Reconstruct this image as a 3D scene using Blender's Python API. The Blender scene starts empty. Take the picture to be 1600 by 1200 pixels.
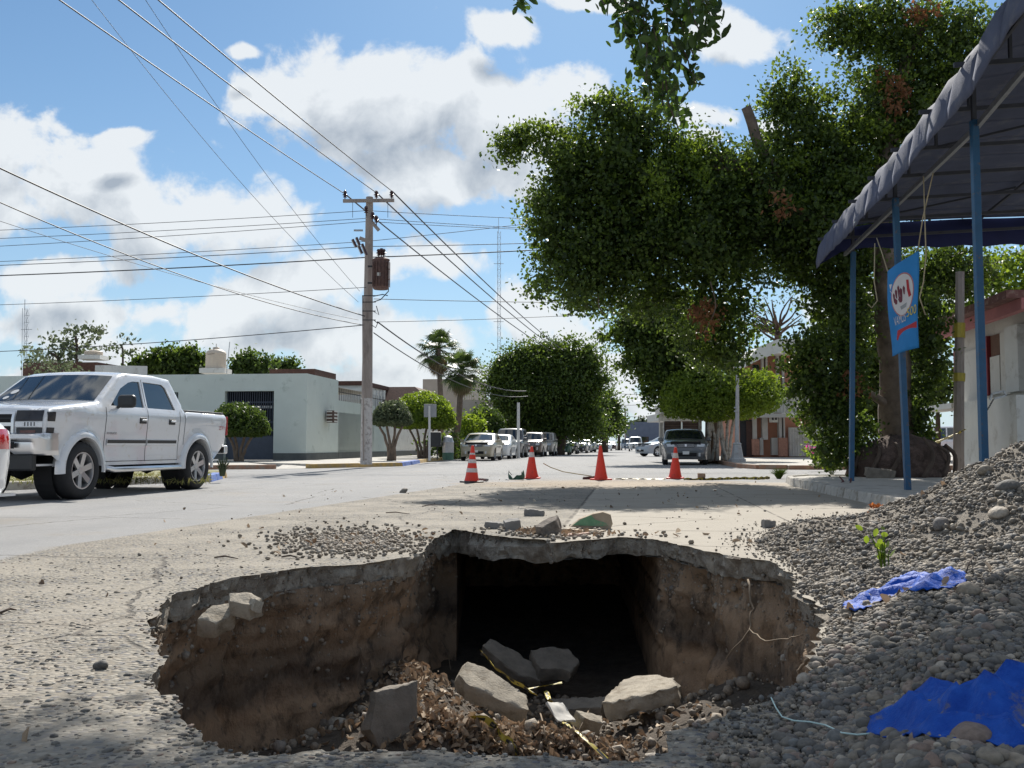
import bpy, bmesh, math, random
import numpy as np
from mathutils import Vector, Matrix, noise
from mathutils.geometry import delaunay_2d_cdt

# ------------------------------------------------------------------ camera
SC = bpy.context.scene
COL = SC.collection
F, HZ, CZ = 1550.0, 696.0, 0.80
PITCH = math.atan((HZ - 600) / F)
cam_d = bpy.data.cameras.new('camera')
cam = bpy.data.objects.new('camera', cam_d)
COL.objects.link(cam)
cam.location = (0, 0, CZ)
cam.rotation_euler = (math.radians(90) + PITCH, 0, 0)
cam_d.sensor_width = 36
cam_d.lens = F / 1600 * 36
cam_d.clip_start = 0.05
cam_d.clip_end = 3000
SC.camera = cam
SC.view_settings.view_transform = 'Standard'
SC.view_settings.look = 'None'
SC.view_settings.exposure = 0.62
SC.view_settings.gamma = 1
SC.view_settings.use_curve_mapping = False
SC.cycles.max_bounces = 6
SC.cycles.transparent_max_bounces = 8

# ------------------------------------------------------------------ world and sun
SUN_EL, SUN_AZ = math.radians(41), math.radians(6)
CPI, SPI = math.cos(PITCH), math.sin(PITCH)


def ray(px, py):
    u, v = (px - 800) / F, (600 - py) / F
    return Vector((u, CPI - v * SPI, SPI + v * CPI))


def build_world():
    w = bpy.data.worlds.new('World')
    SC.world = w
    w.use_nodes = True
    nt = w.node_tree
    nt.nodes.clear()
    N, L = nt.nodes, nt.links
    out = N.new('ShaderNodeOutputWorld')
    bg = N.new('ShaderNodeBackground')
    bg.inputs['Strength'].default_value = 0.065
    sky = N.new('ShaderNodeTexSky')
    sky.sky_type = 'NISHITA'
    sky.sun_disc = False
    sky.sun_elevation = SUN_EL
    sky.sun_rotation = SUN_AZ
    sky.altitude = 50
    sky.air_density = 1.0
    sky.dust_density = 0.35
    sky.ozone_density = 2.0

    # cloud density as a function of direction (gnomonic coordinates x/|y|, z/|y|)
    g = bpy.data.node_groups.new('CloudField', 'ShaderNodeTree')
    g.interface.new_socket('Dir', in_out='INPUT', socket_type='NodeSocketVector')
    g.interface.new_socket('Density', in_out='OUTPUT', socket_type='NodeSocketFloat')
    gi, go = g.nodes.new('NodeGroupInput'), g.nodes.new('NodeGroupOutput')
    gn, gl = g.nodes, g.links

    def m(op, a, b=None, c=None):
        n = gn.new('ShaderNodeMath')
        n.operation = op
        for i, v in enumerate((a, b, c)):
            if v is None: continue
            if isinstance(v, (int, float)): n.inputs[i].default_value = v
            else: gl.new(v, n.inputs[i])
        return n.outputs[0]
    p2 = gi.outputs['Dir']
    big = gn.new('ShaderNodeTexNoise'); big.inputs['Scale'].default_value = 5.5
    big.inputs['Detail'].default_value = 3; gl.new(p2, big.inputs['Vector'])
    wv = gn.new('ShaderNodeVectorMath'); wv.operation = 'MULTIPLY_ADD'
    gl.new(big.outputs['Color'], wv.inputs[0]); wv.inputs[1].default_value = (.07, .07, .07)
    gl.new(p2, wv.inputs[2])
    warp = gn.new('ShaderNodeVectorMath'); warp.operation = 'SUBTRACT'
    gl.new(wv.outputs[0], warp.inputs[0]); warp.inputs[1].default_value = (.035, .035, .035)
    blobs = [(520, 150, 185, 105), (650, 150, 190, 100), (790, 190, 150, 105), (880, 150, 75, 60), (700, 270, 170, 55), (425, 140, 95, 70),
             (780, 60, 60, 34), (380, 75, 40, 14),
             (30, 240, 120, 80), (110, 310, 160, 75), (260, 345, 190, 70), (380, 350, 110, 50), (0, 330, 120, 60), (200, 225, 40, 20),
             (90, 430, 170, 34), (60, 500, 170, 45), (240, 490, 170, 45), (420, 455, 120, 45), (560, 430, 120, 48), (690, 415, 80, 42),
             (450, 530, 220, 50), (620, 520, 160, 60), (830, 500, 90, 60), (900, 520, 80, 60), (960, 560, 120, 50), (780, 480, 50, 30),
             (1150, 45, 65, 46), (1120, 185, 75, 36), (1100, 210, 50, 30), (910, -2, 80, 20), (1190, 190, 40, 26),
             (120, 570, 260, 50), (700, 585, 300, 45), (1020, 625, 160, 30), (-150, 300, 180, 120), (1400, 480, 200, 60), (1750, 200, 150, 90), (1780, 480, 160, 50)]
    acc = None
    for (bx, by, rx, ry) in blobs:
        r = ray(bx, by)
        s = gn.new('ShaderNodeVectorMath'); s.operation = 'SUBTRACT'
        gl.new(warp.outputs[0], s.inputs[0]); s.inputs[1].default_value = (r.x / r.y, r.z / r.y, 0)
        k = gn.new('ShaderNodeVectorMath'); k.operation = 'MULTIPLY'
        gl.new(s.outputs[0], k.inputs[0]); k.inputs[1].default_value = (F / rx, F / ry, 0)
        le = gn.new('ShaderNodeVectorMath'); le.operation = 'LENGTH'
        gl.new(k.outputs[0], le.inputs[0])
        d = m('SUBTRACT', .84 if by > 405 else 1.0, le.outputs['Value'])
        acc = d if acc is None else m('SMOOTH_MAX', acc, d, 0.25)
    acc = m('MAXIMUM', acc, -0.75)
    # clouds elsewhere in the sky
    gen = gn.new('ShaderNodeTexNoise'); gen.inputs['Scale'].default_value = 2.2
    gen.inputs['Detail'].default_value = 2; gl.new(p2, gen.inputs['Vector'])
    fine = gn.new('ShaderNodeTexNoise'); fine.inputs['Scale'].default_value = 11
    fine.inputs['Detail'].default_value = 9; fine.inputs['Roughness'].default_value = .58
    gl.new(warp.outputs[0], fine.inputs['Vector'])
    f = m('MULTIPLY', m('SUBTRACT', fine.outputs['Fac'], .5), 3.6)
    sep = gn.new('ShaderNodeSeparateXYZ'); gl.new(p2, sep.inputs[0])
    outside = m('SMOOTH_MIN', m('SUBTRACT', m('ABSOLUTE', sep.outputs['X']), .56), .3, .1)
    outside2 = m('SUBTRACT', sep.outputs['Y'], .52)
    oo = m('MULTIPLY', m('MAXIMUM', outside, outside2), 6.0)
    oo = m('MINIMUM', m('MAXIMUM', oo, 0), 1)
    gg = m('MULTIPLY', m('SUBTRACT', gen.outputs['Fac'], .48), 6.0)
    gg = m('MULTIPLY_ADD', gg, oo, m('MULTIPLY', m('SUBTRACT', 1, oo), -1.0))
    tot = m('ADD', m('MAXIMUM', acc, gg), f)
    gl.new(tot, go.inputs[0])

    tc = N.new('ShaderNodeTexCoord')
    sx = N.new('ShaderNodeSeparateXYZ'); L.new(tc.outputs['Generated'], sx.inputs[0])

    def wm(op, a, b=None, c=None, clamp=False):
        n = N.new('ShaderNodeMath'); n.operation = op; n.use_clamp = clamp
        for i, v in enumerate((a, b, c)):
            if v is None: continue
            if isinstance(v, (int, float)): n.inputs[i].default_value = v
            else: L.new(v, n.inputs[i])
        return n.outputs[0]
    ay = wm('MAXIMUM', wm('ABSOLUTE', sx.outputs['Y']), .12)
    cx = wm('DIVIDE', sx.outputs['X'], ay)
    cz = wm('DIVIDE', sx.outputs['Z'], ay)
    d0 = N.new('ShaderNodeCombineXYZ'); L.new(cx, d0.inputs[0]); L.new(cz, d0.inputs[1])
    d1 = N.new('ShaderNodeCombineXYZ'); L.new(wm('ADD', cx, 0.004), d1.inputs[0]); L.new(wm('ADD', cz, 0.045), d1.inputs[1])
    g0 = N.new('ShaderNodeGroup'); g0.node_tree = g; L.new(d0.outputs[0], g0.inputs[0])
    g1 = N.new('ShaderNodeGroup'); g1.node_tree = g; L.new(d1.outputs[0], g1.inputs[0])
    dens, dens1 = g0.outputs[0], g1.outputs[0]
    mr = N.new('ShaderNodeMapRange'); mr.interpolation_type = 'SMOOTHSTEP'
    L.new(dens, mr.inputs['Value']); mr.inputs['From Min'].default_value = -.12; mr.inputs['From Max'].default_value = .34
    # top-lit: thinner above -> brighter; thick -> grey base
    sh = wm('MULTIPLY_ADD', wm('MAXIMUM', wm('SUBTRACT', dens1, 0.1), 0), -1.05, 1.12)
    sh = wm('MAXIMUM', sh, .0)
    sh = wm('MINIMUM', sh, 1.0)
    cr = N.new('ShaderNodeMix'); cr.data_type = 'RGBA'
    L.new(sh, cr.inputs[0])
    cr.inputs[6].default_value = (4.0, 4.55, 5.25, 1)
    cr.inputs[7].default_value = (8.6, 8.95, 9.2, 1)
    tint = N.new('ShaderNodeMix'); tint.data_type = 'RGBA'; tint.blend_type = 'MULTIPLY'
    tint.inputs[0].default_value = 1
    L.new(sky.outputs[0], tint.inputs[6]); tint.inputs[7].default_value = (0.66, .90, 1.02, 1)
    mx = N.new('ShaderNodeMix'); mx.data_type = 'RGBA'
    L.new(wm('MULTIPLY', mr.outputs[0], .93), mx.inputs[0])
    hz = N.new('ShaderNodeMix'); hz.data_type = 'RGBA'
    L.new(wm('MULTIPLY', wm('POWER', 2.718, wm('MULTIPLY', wm('ABSOLUTE', sx.outputs['Z']), -7.0)), .85), hz.inputs[0])
    L.new(tint.outputs[2], hz.inputs[6]); hz.inputs[7].default_value = (6.4, 7.5, 8.7, 1)
    L.new(hz.outputs[2], mx.inputs[6]); L.new(cr.outputs[2], mx.inputs[7])
    L.new(mx.outputs[2], bg.inputs['Color'])
    L.new(bg.outputs[0], out.inputs['Surface'])


build_world()
SUN_DIR = Vector((math.sin(SUN_AZ) * math.cos(SUN_EL), math.cos(SUN_AZ) * math.cos(SUN_EL), math.sin(SUN_EL)))
sun_d = bpy.data.lights.new('sun', 'SUN')
sun_d.energy = 4.6
sun_d.angle = math.radians(0.5)
sun_d.color = (1.0, .95, .87)
sun = bpy.data.objects.new('sun', sun_d)
COL.objects.link(sun)
sun.rotation_euler = SUN_DIR.to_track_quat('Z', 'Y').to_euler()
sun.location = (0, 0, 30)

# ------------------------------------------------------------------ placing helpers
SA = math.atan((985 - 800) / F)
ca, sa = math.cos(SA), math.sin(SA)


def S(s, t, z=0.0):
    return Vector((s * ca + t * sa, -s * sa + t * ca, z))


def toS(x, y):
    return x * ca - y * sa, x * sa + y * ca


def G(px, py, z=0.0):
    r = ray(px, py)
    k = (z - CZ) / r.z
    return Vector((r.x * k, r.y * k, z))


def P(px, py, d):
    r = ray(px, py)
    k = d / r.y
    return Vector((r.x * k, d, CZ + r.z * k))


# ------------------------------------------------------------------ object helpers
ROOTM = {}


def tag(o, label=None, cat=None, group=None, kind=None):
    if label: o['label'] = label
    if cat: o['category'] = cat
    if group: o['group'] = group
    if kind: o['kind'] = kind
    return o


def thing(name, label, cat, loc, rz=0.0, group=None):
    o = bpy.data.objects.new(name, None)
    COL.objects.link(o)
    o.location = loc
    o.rotation_euler = (0, 0, rz)
    o.empty_display_size = .2
    ROOTM[o.name] = Matrix.Translation(Vector(loc)) @ Matrix.Rotation(rz, 4, 'Z')
    return tag(o, label, cat, group)


def rootm(o):
    while o is not None and o.parent is not None:
        o = o.parent
    return ROOTM.get(o.name, Matrix.Identity(4)) if o is not None else Matrix.Identity(4)


def link(name, me, mats, parent=None, local=False, angle=None, bevel=0, seg=2):
    if parent is not None and not local:
        me.transform(rootm(parent).inverted())
    if not isinstance(mats, (list, tuple)): mats = [mats]
    for m_ in mats: me.materials.append(m_)
    if angle is not None and len(me.polygons):
        me.polygons.foreach_set('use_smooth', [True] * len(me.polygons))
        me.set_sharp_from_angle(angle=math.radians(angle))
    o = bpy.data.objects.new(name, me)
    COL.objects.link(o)
    if parent is not None: o.parent = parent
    if bevel:
        b = o.modifiers.new('edge', 'BEVEL')
        b.width = bevel; b.segments = seg; b.limit_method = 'ANGLE'; b.angle_limit = math.radians(40)
        b.harden_normals = False
    return o


class MB:
    def __init__(s): s.v, s.f, s.mi = [], [], []

    def add(s, vs, fs, mi=0):
        n = len(s.v)
        s.v += [tuple(v) for v in vs]
        s.f += [tuple(i + n for i in f) for f in fs]
        s.mi += [mi] * len(fs)
        return s

    def box(s, c, size, rz=0, M=None, mi=0):
        hx, hy, hz = size[0] / 2, size[1] / 2, size[2] / 2
        vs = [Vector((x, y, z)) for z in (-hz, hz) for y in (-hy, hy) for x in (-hx, hx)]
        R = M if M is not None else Matrix.Rotation(rz, 3, 'Z')
        vs = [Vector(c) + R @ v for v in vs]
        return s.add(vs, [(0, 2, 3, 1), (4, 5, 7, 6), (0, 1, 5, 4), (2, 6, 7, 3), (0, 4, 6, 2), (1, 3, 7, 5)], mi)

    def sbox(s, s0, s1, t0, t1, z0, z1, mi=0):   # box in street coordinates
        return s.box(S((s0 + s1) / 2, (t0 + t1) / 2, (z0 + z1) / 2), (abs(s1 - s0), abs(t1 - t0), abs(z1 - z0)), -SA, mi=mi)

    def bar(s, a, b, w, h=None, mi=0):
        a, b = Vector(a), Vector(b)
        d = b - a
        if d.length < 1e-6: return s
        z = d.normalized()
        up = Vector((0, 0, 1)) if abs(z.z) < .95 else Vector((0, 1, 0))
        x = up.cross(z).normalized(); y = z.cross(x)
        M = Matrix((x, y, z)).transposed()
        return s.box((a + b) / 2, (w, h or w, d.length), M=M, mi=mi)

    def tube(s, pts, r, n=8, cap=True, mi=0, jit=0, rnd=None):
        pts = [Vector(p) for p in pts]
        rs = r if isinstance(r, (list, tuple)) else [r] * len(pts)
        base = len(s.v)
        px = None
        for i, p in enumerate(pts):
            d = (pts[min(i + 1, len(pts) - 1)] - pts[max(i - 1, 0)]).normalized()
            if px is None:
                up = Vector((0, 0, 1)) if abs(d.z) < .9 else Vector((1, 0, 0))
                x = up.cross(d).normalized()
            else:
                x = (px - d * px.dot(d)).normalized()
            px = x
            y = d.cross(x)
            for k in range(n):
                a = 2 * math.pi * k / n
                rr = rs[i] * (1 + (rnd.uniform(-jit, jit) if rnd else 0))
                s.v.append(tuple(p + (x * math.cos(a) + y * math.sin(a)) * rr))
        for i in range(len(pts) - 1):
            for k in range(n):
                k2 = (k + 1) % n
                s.f.append((base + i * n + k, base + i * n + k2, base + (i + 1) * n + k2, base + (i + 1) * n + k)); s.mi.append(mi)
        if cap:
            s.f.append(tuple(base + k for k in range(n))[::-1]); s.mi.append(mi)
            s.f.append(tuple(base + (len(pts) - 1) * n + k for k in range(n))); s.mi.append(mi)
        return s

    def lathe(s, prof, n=24, M=None, mi=0, jit=None):
        M = M or Matrix.Identity(4)
        base = len(s.v)
        for (r, z) in prof:
            for k in range(n):
                a = 2 * math.pi * k / n
                rr = r * (jit(a, z) if jit else 1)
                s.v.append(tuple(M @ Vector((rr * math.cos(a), rr * math.sin(a), z))))
        for i in range(len(prof) - 1):
            for k in range(n):
                k2 = (k + 1) % n
                s.f.append((base + i * n + k, base + i * n + k2, base + (i + 1) * n + k2, base + (i + 1) * n + k)); s.mi.append(mi)
        return s

    def prism(s, poly, a, b, mi=0):
        """poly: list of 3D points; extruded by vector b-a"""
        off = Vector(b) - Vector(a)
        n = len(poly)
        vs = [Vector(p) for p in poly] + [Vector(p) + off for p in poly]
        fs = [tuple(range(n))[::-1], tuple(range(n, 2 * n))] + [(i, (i + 1) % n, n + (i + 1) % n, n + i) for i in range(n)]
        return s.add(vs, fs, mi)

    def grid(s, rows, closed=False, mi=0):
        nr, nc = len(rows), len(rows[0])
        base = len(s.v)
        for r_ in rows: s.v += [tuple(p) for p in r_]
        for i in range(nr - 1):
            for k in range(nc if closed else nc - 1):
                k2 = (k + 1) % nc
                s.f.append((base + i * nc + k, base + i * nc + k2, base + (i + 1) * nc + k2, base + (i + 1) * nc + k)); s.mi.append(mi)
        return s

    def mesh(s, name='mesh'):
        me = bpy.data.meshes.new(name)
        me.from_pydata(s.v, [], s.f)
        me.polygons.foreach_set('material_index', s.mi)
        me.update()
        return me

    def build(s, name, mats, parent=None, **k):
        return link(name, s.mesh(name), mats, parent, **k)


def fixnormals(me):
    b = bmesh.new(); b.from_mesh(me)
    bmesh.ops.recalc_face_normals(b, faces=b.faces)
    b.to_mesh(me); b.free()
    return me


def copy_tree(o, parent=None):
    c = o.copy(); COL.objects.link(c)
    if parent is not None: c.parent = parent
    for ch in [x for x in o.children]:
        copy_tree(ch, c)
    return c


# ------------------------------------------------------------------ materials
MATS = {}


def mat(name, col, rough=.7, var=.12, scale=6.0, bump=0.0, bscale=30.0, metal=0.0, spec=.5, col2=None, detail=5, dirt=None, coat=0, coord='Object', stretch=None):
    if name in MATS: return MATS[name]
    m_ = bpy.data.materials.new(name); m_.use_nodes = True
    nt = m_.node_tree; N, L = nt.nodes, nt.links
    b = N['Principled BSDF']
    b.inputs['Roughness'].default_value = rough
    b.inputs['Metallic'].default_value = metal
    b.inputs['Specular IOR Level'].default_value = spec
    b.inputs['Coat Weight'].default_value = coat
    b.inputs['Coat Roughness'].default_value = .04
    tc = N.new('ShaderNodeTexCoord')
    src = tc.outputs[coord]
    if stretch:
        mp = N.new('ShaderNodeMapping'); mp.inputs['Scale'].default_value = stretch
        L.new(src, mp.inputs[0]); src = mp.outputs[0]
    n1 = N.new('ShaderNodeTexNoise'); n1.inputs['Scale'].default_value = scale
    n1.inputs['Detail'].default_value = detail; n1.inputs['Roughness'].default_value = .6
    L.new(src, n1.inputs['Vector'])
    rp = N.new('ShaderNodeMapRange'); rp.inputs['From Min'].default_value = .3; rp.inputs['From Max'].default_value = .7
    L.new(n1.outputs['Fac'], rp.inputs['Value'])
    mx = N.new('ShaderNodeMix'); mx.data_type = 'RGBA'
    L.new(rp.outputs[0], mx.inputs[0])
    c2 = col2 or tuple(min(1, c * (1 + var)) for c in col)
    c1 = col if col2 else tuple(c * (1 - var) for c in col)
    mx.inputs[6].default_value = (*c1, 1); mx.inputs[7].default_value = (*c2, 1)
    last = mx.outputs[2]
    if dirt:   # (colour, amount, scale); on the soil wall it paints crevice shade
        n3 = N.new('ShaderNodeTexNoise'); n3.inputs['Scale'].default_value = dirt[2]; n3.inputs['Detail'].default_value = 8
        n3.inputs['Roughness'].default_value = .7
        L.new(src, n3.inputs['Vector'])
        r3 = N.new('ShaderNodeMapRange'); r3.inputs['From Min'].default_value = 1 - dirt[1] - .12 if dirt[1] < .6 else .3
        r3.inputs['From Min'].default_value = .62 - dirt[1] * .3; r3.inputs['From Max'].default_value = .72 - dirt[1] * .2
        L.new(n3.outputs['Fac'], r3.inputs['Value'])
        m3 = N.new('ShaderNodeMix'); m3.data_type = 'RGBA'; L.new(r3.outputs[0], m3.inputs[0])
        L.new(last, m3.inputs[6]); m3.inputs[7].default_value = (*dirt[0], 1)
        last = m3.outputs[2]
    L.new(last, b.inputs['Base Color'])
    if bump:
        n2 = N.new('ShaderNodeTexNoise'); n2.inputs['Scale'].default_value = bscale
        n2.inputs['Detail'].default_value = 6; n2.inputs['Roughness'].default_value = .65
        L.new(src, n2.inputs['Vector'])
        bp = N.new('ShaderNodeBump'); bp.inputs['Strength'].default_value = 1
        bp.inputs['Distance'].default_value = bump
        L.new(n2.outputs['Fac'], bp.inputs['Height']); L.new(bp.outputs[0], b.inputs['Normal'])
    MATS[name] = m_
    return m_


def leaf_mat(name, c1, c2, trans=.35, rough=.45, c3=None):
    if name in MATS: return MATS[name]
    m_ = bpy.data.materials.new(name); m_.use_nodes = True
    nt = m_.node_tree; N, L = nt.nodes, nt.links
    b = N['Principled BSDF']; out = N['Material Output']
    b.inputs['Roughness'].default_value = rough
    b.inputs['Specular IOR Level'].default_value = .35
    at = N.new('ShaderNodeAttribute'); at.attribute_name = 'rnd'
    cr = N.new('ShaderNodeValToRGB')
    cr.color_ramp.elements[0].color = (*c1, 1); cr.color_ramp.elements[1].color = (*c2, 1)
    cr.color_ramp.elements[1].position = .93 if c3 else 1
    if c3:
        e = cr.color_ramp.elements.new(.97); e.color = (*c3, 1)
    L.new(at.outputs['Fac'], cr.inputs[0])
    L.new(cr.outputs[0], b.inputs['Base Color'])
    tr = N.new('ShaderNodeBsdfTranslucent')
    hs = N.new('ShaderNodeHueSaturation'); hs.inputs['Value'].default_value = 1.7; hs.inputs['Hue'].default_value = .485
    hs.inputs['Saturation'].default_value = 1.1
    L.new(cr.outputs[0], hs.inputs['Color']); L.new(hs.outputs[0], tr.inputs[0])
    mx = N.new('ShaderNodeMixShader'); mx.inputs[0].default_value = trans
    L.new(b.outputs[0], mx.inputs[1]); L.new(tr.outputs[0], mx.inputs[2]); L.new(mx.outputs[0], out.inputs[0])
    MATS[name] = m_
    return m_


def glass_mat(name='dark_glass', col=(.015, .02, .022), rough=.03):
    return mat(name, col, rough=rough, var=0, spec=.8, coat=.6)


M_BARK = mat('bark', (.16, .12, .09), .9, .35, 5, .02, 18)
M_BARKD = mat('dark_bark', (.09, .065, .05), .95, .35, 4, .03, 14)
M_CHROME = mat('chrome', (.78, .78, .79), .30, .02, metal=1)
M_STEEL = mat('galvanised_steel', (.38, .39, .40), .45, .15, 12, metal=.7)
M_DARKMETAL = mat('dark_iron', (.03, .032, .035), .5, .2, metal=.3)
M_RUBBER = mat('rubber', (.022, .022, .024), .8, .2, 20, .002, 60)
M_PLASTIC = mat('black_plastic', (.025, .026, .028), .45, .1)
M_WIRE = mat('wire_black', (.03, .03, .035), .6, .1)
M_GLASS = glass_mat()
M_WHITEPAINT = mat('white_car_paint', (.74, .75, .77), .25, .02, 2, coat=1, dirt=((.60, .57, .52), .15, 6))
M_CONCRETE = mat('kerb_concrete', (.42, .40, .36), .9, .18, 7, .006, 60, dirt=((.22, .20, .17), .35, 9))
M_SIDEWALK = mat('sidewalk_concrete', (.44, .42, .38), .92, .14, 2.5, .003, 80, dirt=((.26, .23, .19), .35, 3))


def pip(x, y, poly):
    c = False; n = len(poly); j = n - 1
    for i in range(n):
        xi, yi = poly[i][0], poly[i][1]; xj, yj = poly[j][0], poly[j][1]
        if (yi > y) != (yj > y) and x < (xj - xi) * (y - yi) / (yj - yi) + xi: c = not c
        j = i
    return c


def cdt(outline, holes=(), extra=()):
    """triangulate 2D outline with holes; returns verts, tris"""
    vs, es = [], []
    for poly in [outline] + list(holes):
        b = len(vs)
        vs += [Vector((p[0], p[1])) for p in poly]
        es += [(b + i, b + (i + 1) % len(poly)) for i in range(len(poly))]
    vs += [Vector((p[0], p[1])) for p in extra]
    r = delaunay_2d_cdt(vs, es, [], 0, 1e-5)
    V, Fc = r[0], r[2]
    out = []
    for f in Fc:
        cx = sum(V[i].x for i in f) / len(f); cy = sum(V[i].y for i in f) / len(f)
        if not pip(cx, cy, outline): continue
        if any(pip(cx, cy, h) for h in holes): continue
        out.append(tuple(f))
    return [(v.x, v.y) for v in V], out


def resample(pts, step, closed=True):
    out = []
    n = len(pts)
    for i in range(n if closed else n - 1):
        a, b = Vector(pts[i]), Vector(pts[(i + 1) % n])
        k = max(1, int(round((b - a).length / step)))
        for j in range(k): out.append(a.lerp(b, j / k))
    if not closed: out.append(Vector(pts[-1]))
    return out


def fbm(v, o=4, sc=1.0):
    return noise.fractal(Vector(v) * sc, 1.0, 2.0, o)


# ------------------------------------------------------------------ foliage
def leaf_mesh(name, centres, size, rng, mats, parent=None, droop=0.3, shape='quad', aspect=.55, outward=None, val=None, vary=(.7, 1.25), curl=1.0, **k):
    """centres (N,3) numpy; one small leaf each"""
    n = len(centres)
    L_ = size * rng.uniform(*vary, n)[:, None]
    a = rng.normal(size=(n, 3)); a[:, 2] -= droop
    if outward is not None: a += outward * .8
    a /= np.linalg.norm(a, axis=1)[:, None] + 1e-9
    b = rng.normal(size=(n, 3)); b -= a * (a * b).sum(1)[:, None]
    b /= np.linalg.norm(b, axis=1)[:, None] + 1e-9
    c = np.cross(a, b)
    if shape == 'quad':
        pts = [(-.5, 0, 0), (0, aspect / 2, .0), (.5, 0, 0), (0, -aspect / 2, .0)]
        faces = [(0, 1, 2, 3)]
    else:
        w = aspect / 2
        pts = [(-.5, 0, 0), (-.2, w * .85, .06), (.2, w, .05), (.46, w * .35, .0), (.5, 0, -.02), (.46, -w * .35, .0), (.2, -w, .05), (-.2, -w * .85, .06), (0, 0, 0)]
        faces = [(0, 1, 8), (1, 2, 8), (2, 3, 8), (3, 4, 8), (4, 5, 8), (5, 6, 8), (6, 7, 8), (7, 0, 8)]
    m_ = len(pts)
    V = np.zeros((n, m_, 3))
    for i, (x, y, z) in enumerate(pts):
        V[:, i] = centres + (a * x + b * y + c * (z * curl)) * L_
    V = V.reshape(-1, 3)
    fl = len(faces[0])
    fa = np.array(faces)[None] + (np.arange(n) * m_)[:, None, None]
    fa = fa.reshape(-1)
    me = bpy.data.meshes.new(name)
    me.vertices.add(n * m_); me.vertices.foreach_set('co', V.ravel())
    me.loops.add(len(fa)); me.loops.foreach_set('vertex_index', fa.astype(np.int32))
    nf = len(fa) // fl
    me.polygons.add(nf); me.polygons.foreach_set('loop_start', np.arange(0, nf * fl, fl, dtype=np.int32))
    me.update(calc_edges=True)
    at = me.attributes.new('rnd', 'FLOAT', 'POINT')
    rv = rng.uniform(0, 1, n) if val is None else np.clip(val + rng.normal(0, .18, n), 0, 1)
    at.data.foreach_set('value', np.repeat(rv, m_).astype(np.float32))
    return link(name, me, mats, parent, **k)


def crown_points(blobs, per_m2, leaf_per, spread, rng, inner=.5, flat=None, nz=.35):
    """blobs: (c(3), r(3)); returns leaf centres, inner filler centres, clump values"""
    out, fill, val = [], [], []
    for c, r in blobs:
        c = np.array(c, float); r = np.array(r, float)
        area = 4 * math.pi * ((r[0] * r[1]) ** 1.6 / 3 + (r[0] * r[2]) ** 1.6 / 3 + (r[1] * r[2]) ** 1.6 / 3) ** (1 / 1.6)
        nc = max(4, int(area * per_m2)) if max(r) > .3 else max(3, int(area * per_m2 * .7))
        d = rng.normal(size=(nc, 3)); d /= np.linalg.norm(d, axis=1)[:, None]
        k = 1 - inner * rng.uniform(0, 1, nc) ** 1.8
        k *= 1 + nz * np.sin(d[:, 0] * 5 + c[0] * 3) * np.cos(d[:, 2] * 4 + c[2] * 2 + d[:, 1] * 3)
        cc = c + d * r * k[:, None]
        v = rng.uniform(0, 1, nc) * .6 + .2
        for i in range(nc):
            m_ = int(leaf_per * rng.uniform(.6, 1.4))
            q = rng.normal(size=(m_, 3)) * spread * rng.uniform(.6, 1.3)
            q[:, 2] *= .7
            out.append(cc[i] + q)
            val.append(np.full(m_, v[i]))
        vol = r[0] * r[1] * r[2] * 4.2
        nf = int(min(5000, vol * 22 * per_m2 ** .5))
        d = rng.normal(size=(nf, 3)); d /= np.linalg.norm(d, axis=1)[:, None]
        fill.append(c + d * r * (rng.uniform(0, 1, nf) ** .33 * .80)[:, None])
    return np.concatenate(out), np.concatenate(fill), np.concatenate(val)


def crown(name, blobs, parent, mats, size, rng, per_m2=3.0, leaf_per=14, spread=.22, filler=3.0, **k):
    pts, fill, val = crown_points(blobs, per_m2, leaf_per, spread, rng, inner=k.pop('inner', .5), nz=k.pop('nz', .35))
    kw = dict(k)
    lm = leaf_mesh(name, pts, size, rng, mats, parent, val=val, **kw)
    if filler:
        # deeper, larger sprays of the same foliage, joined into the same crown mesh
        kw.pop('shape', None)
        f = leaf_mesh(name + '_inner', fill, size * filler, rng, mats, parent, aspect=.8)
        bmx = bmesh.new(); bmx.from_mesh(lm.data); bmx.from_mesh(f.data)
        bmx.to_mesh(lm.data); bmx.free()
        md = f.data
        bpy.data.objects.remove(f); bpy.data.meshes.remove(md)
    return lm


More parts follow.
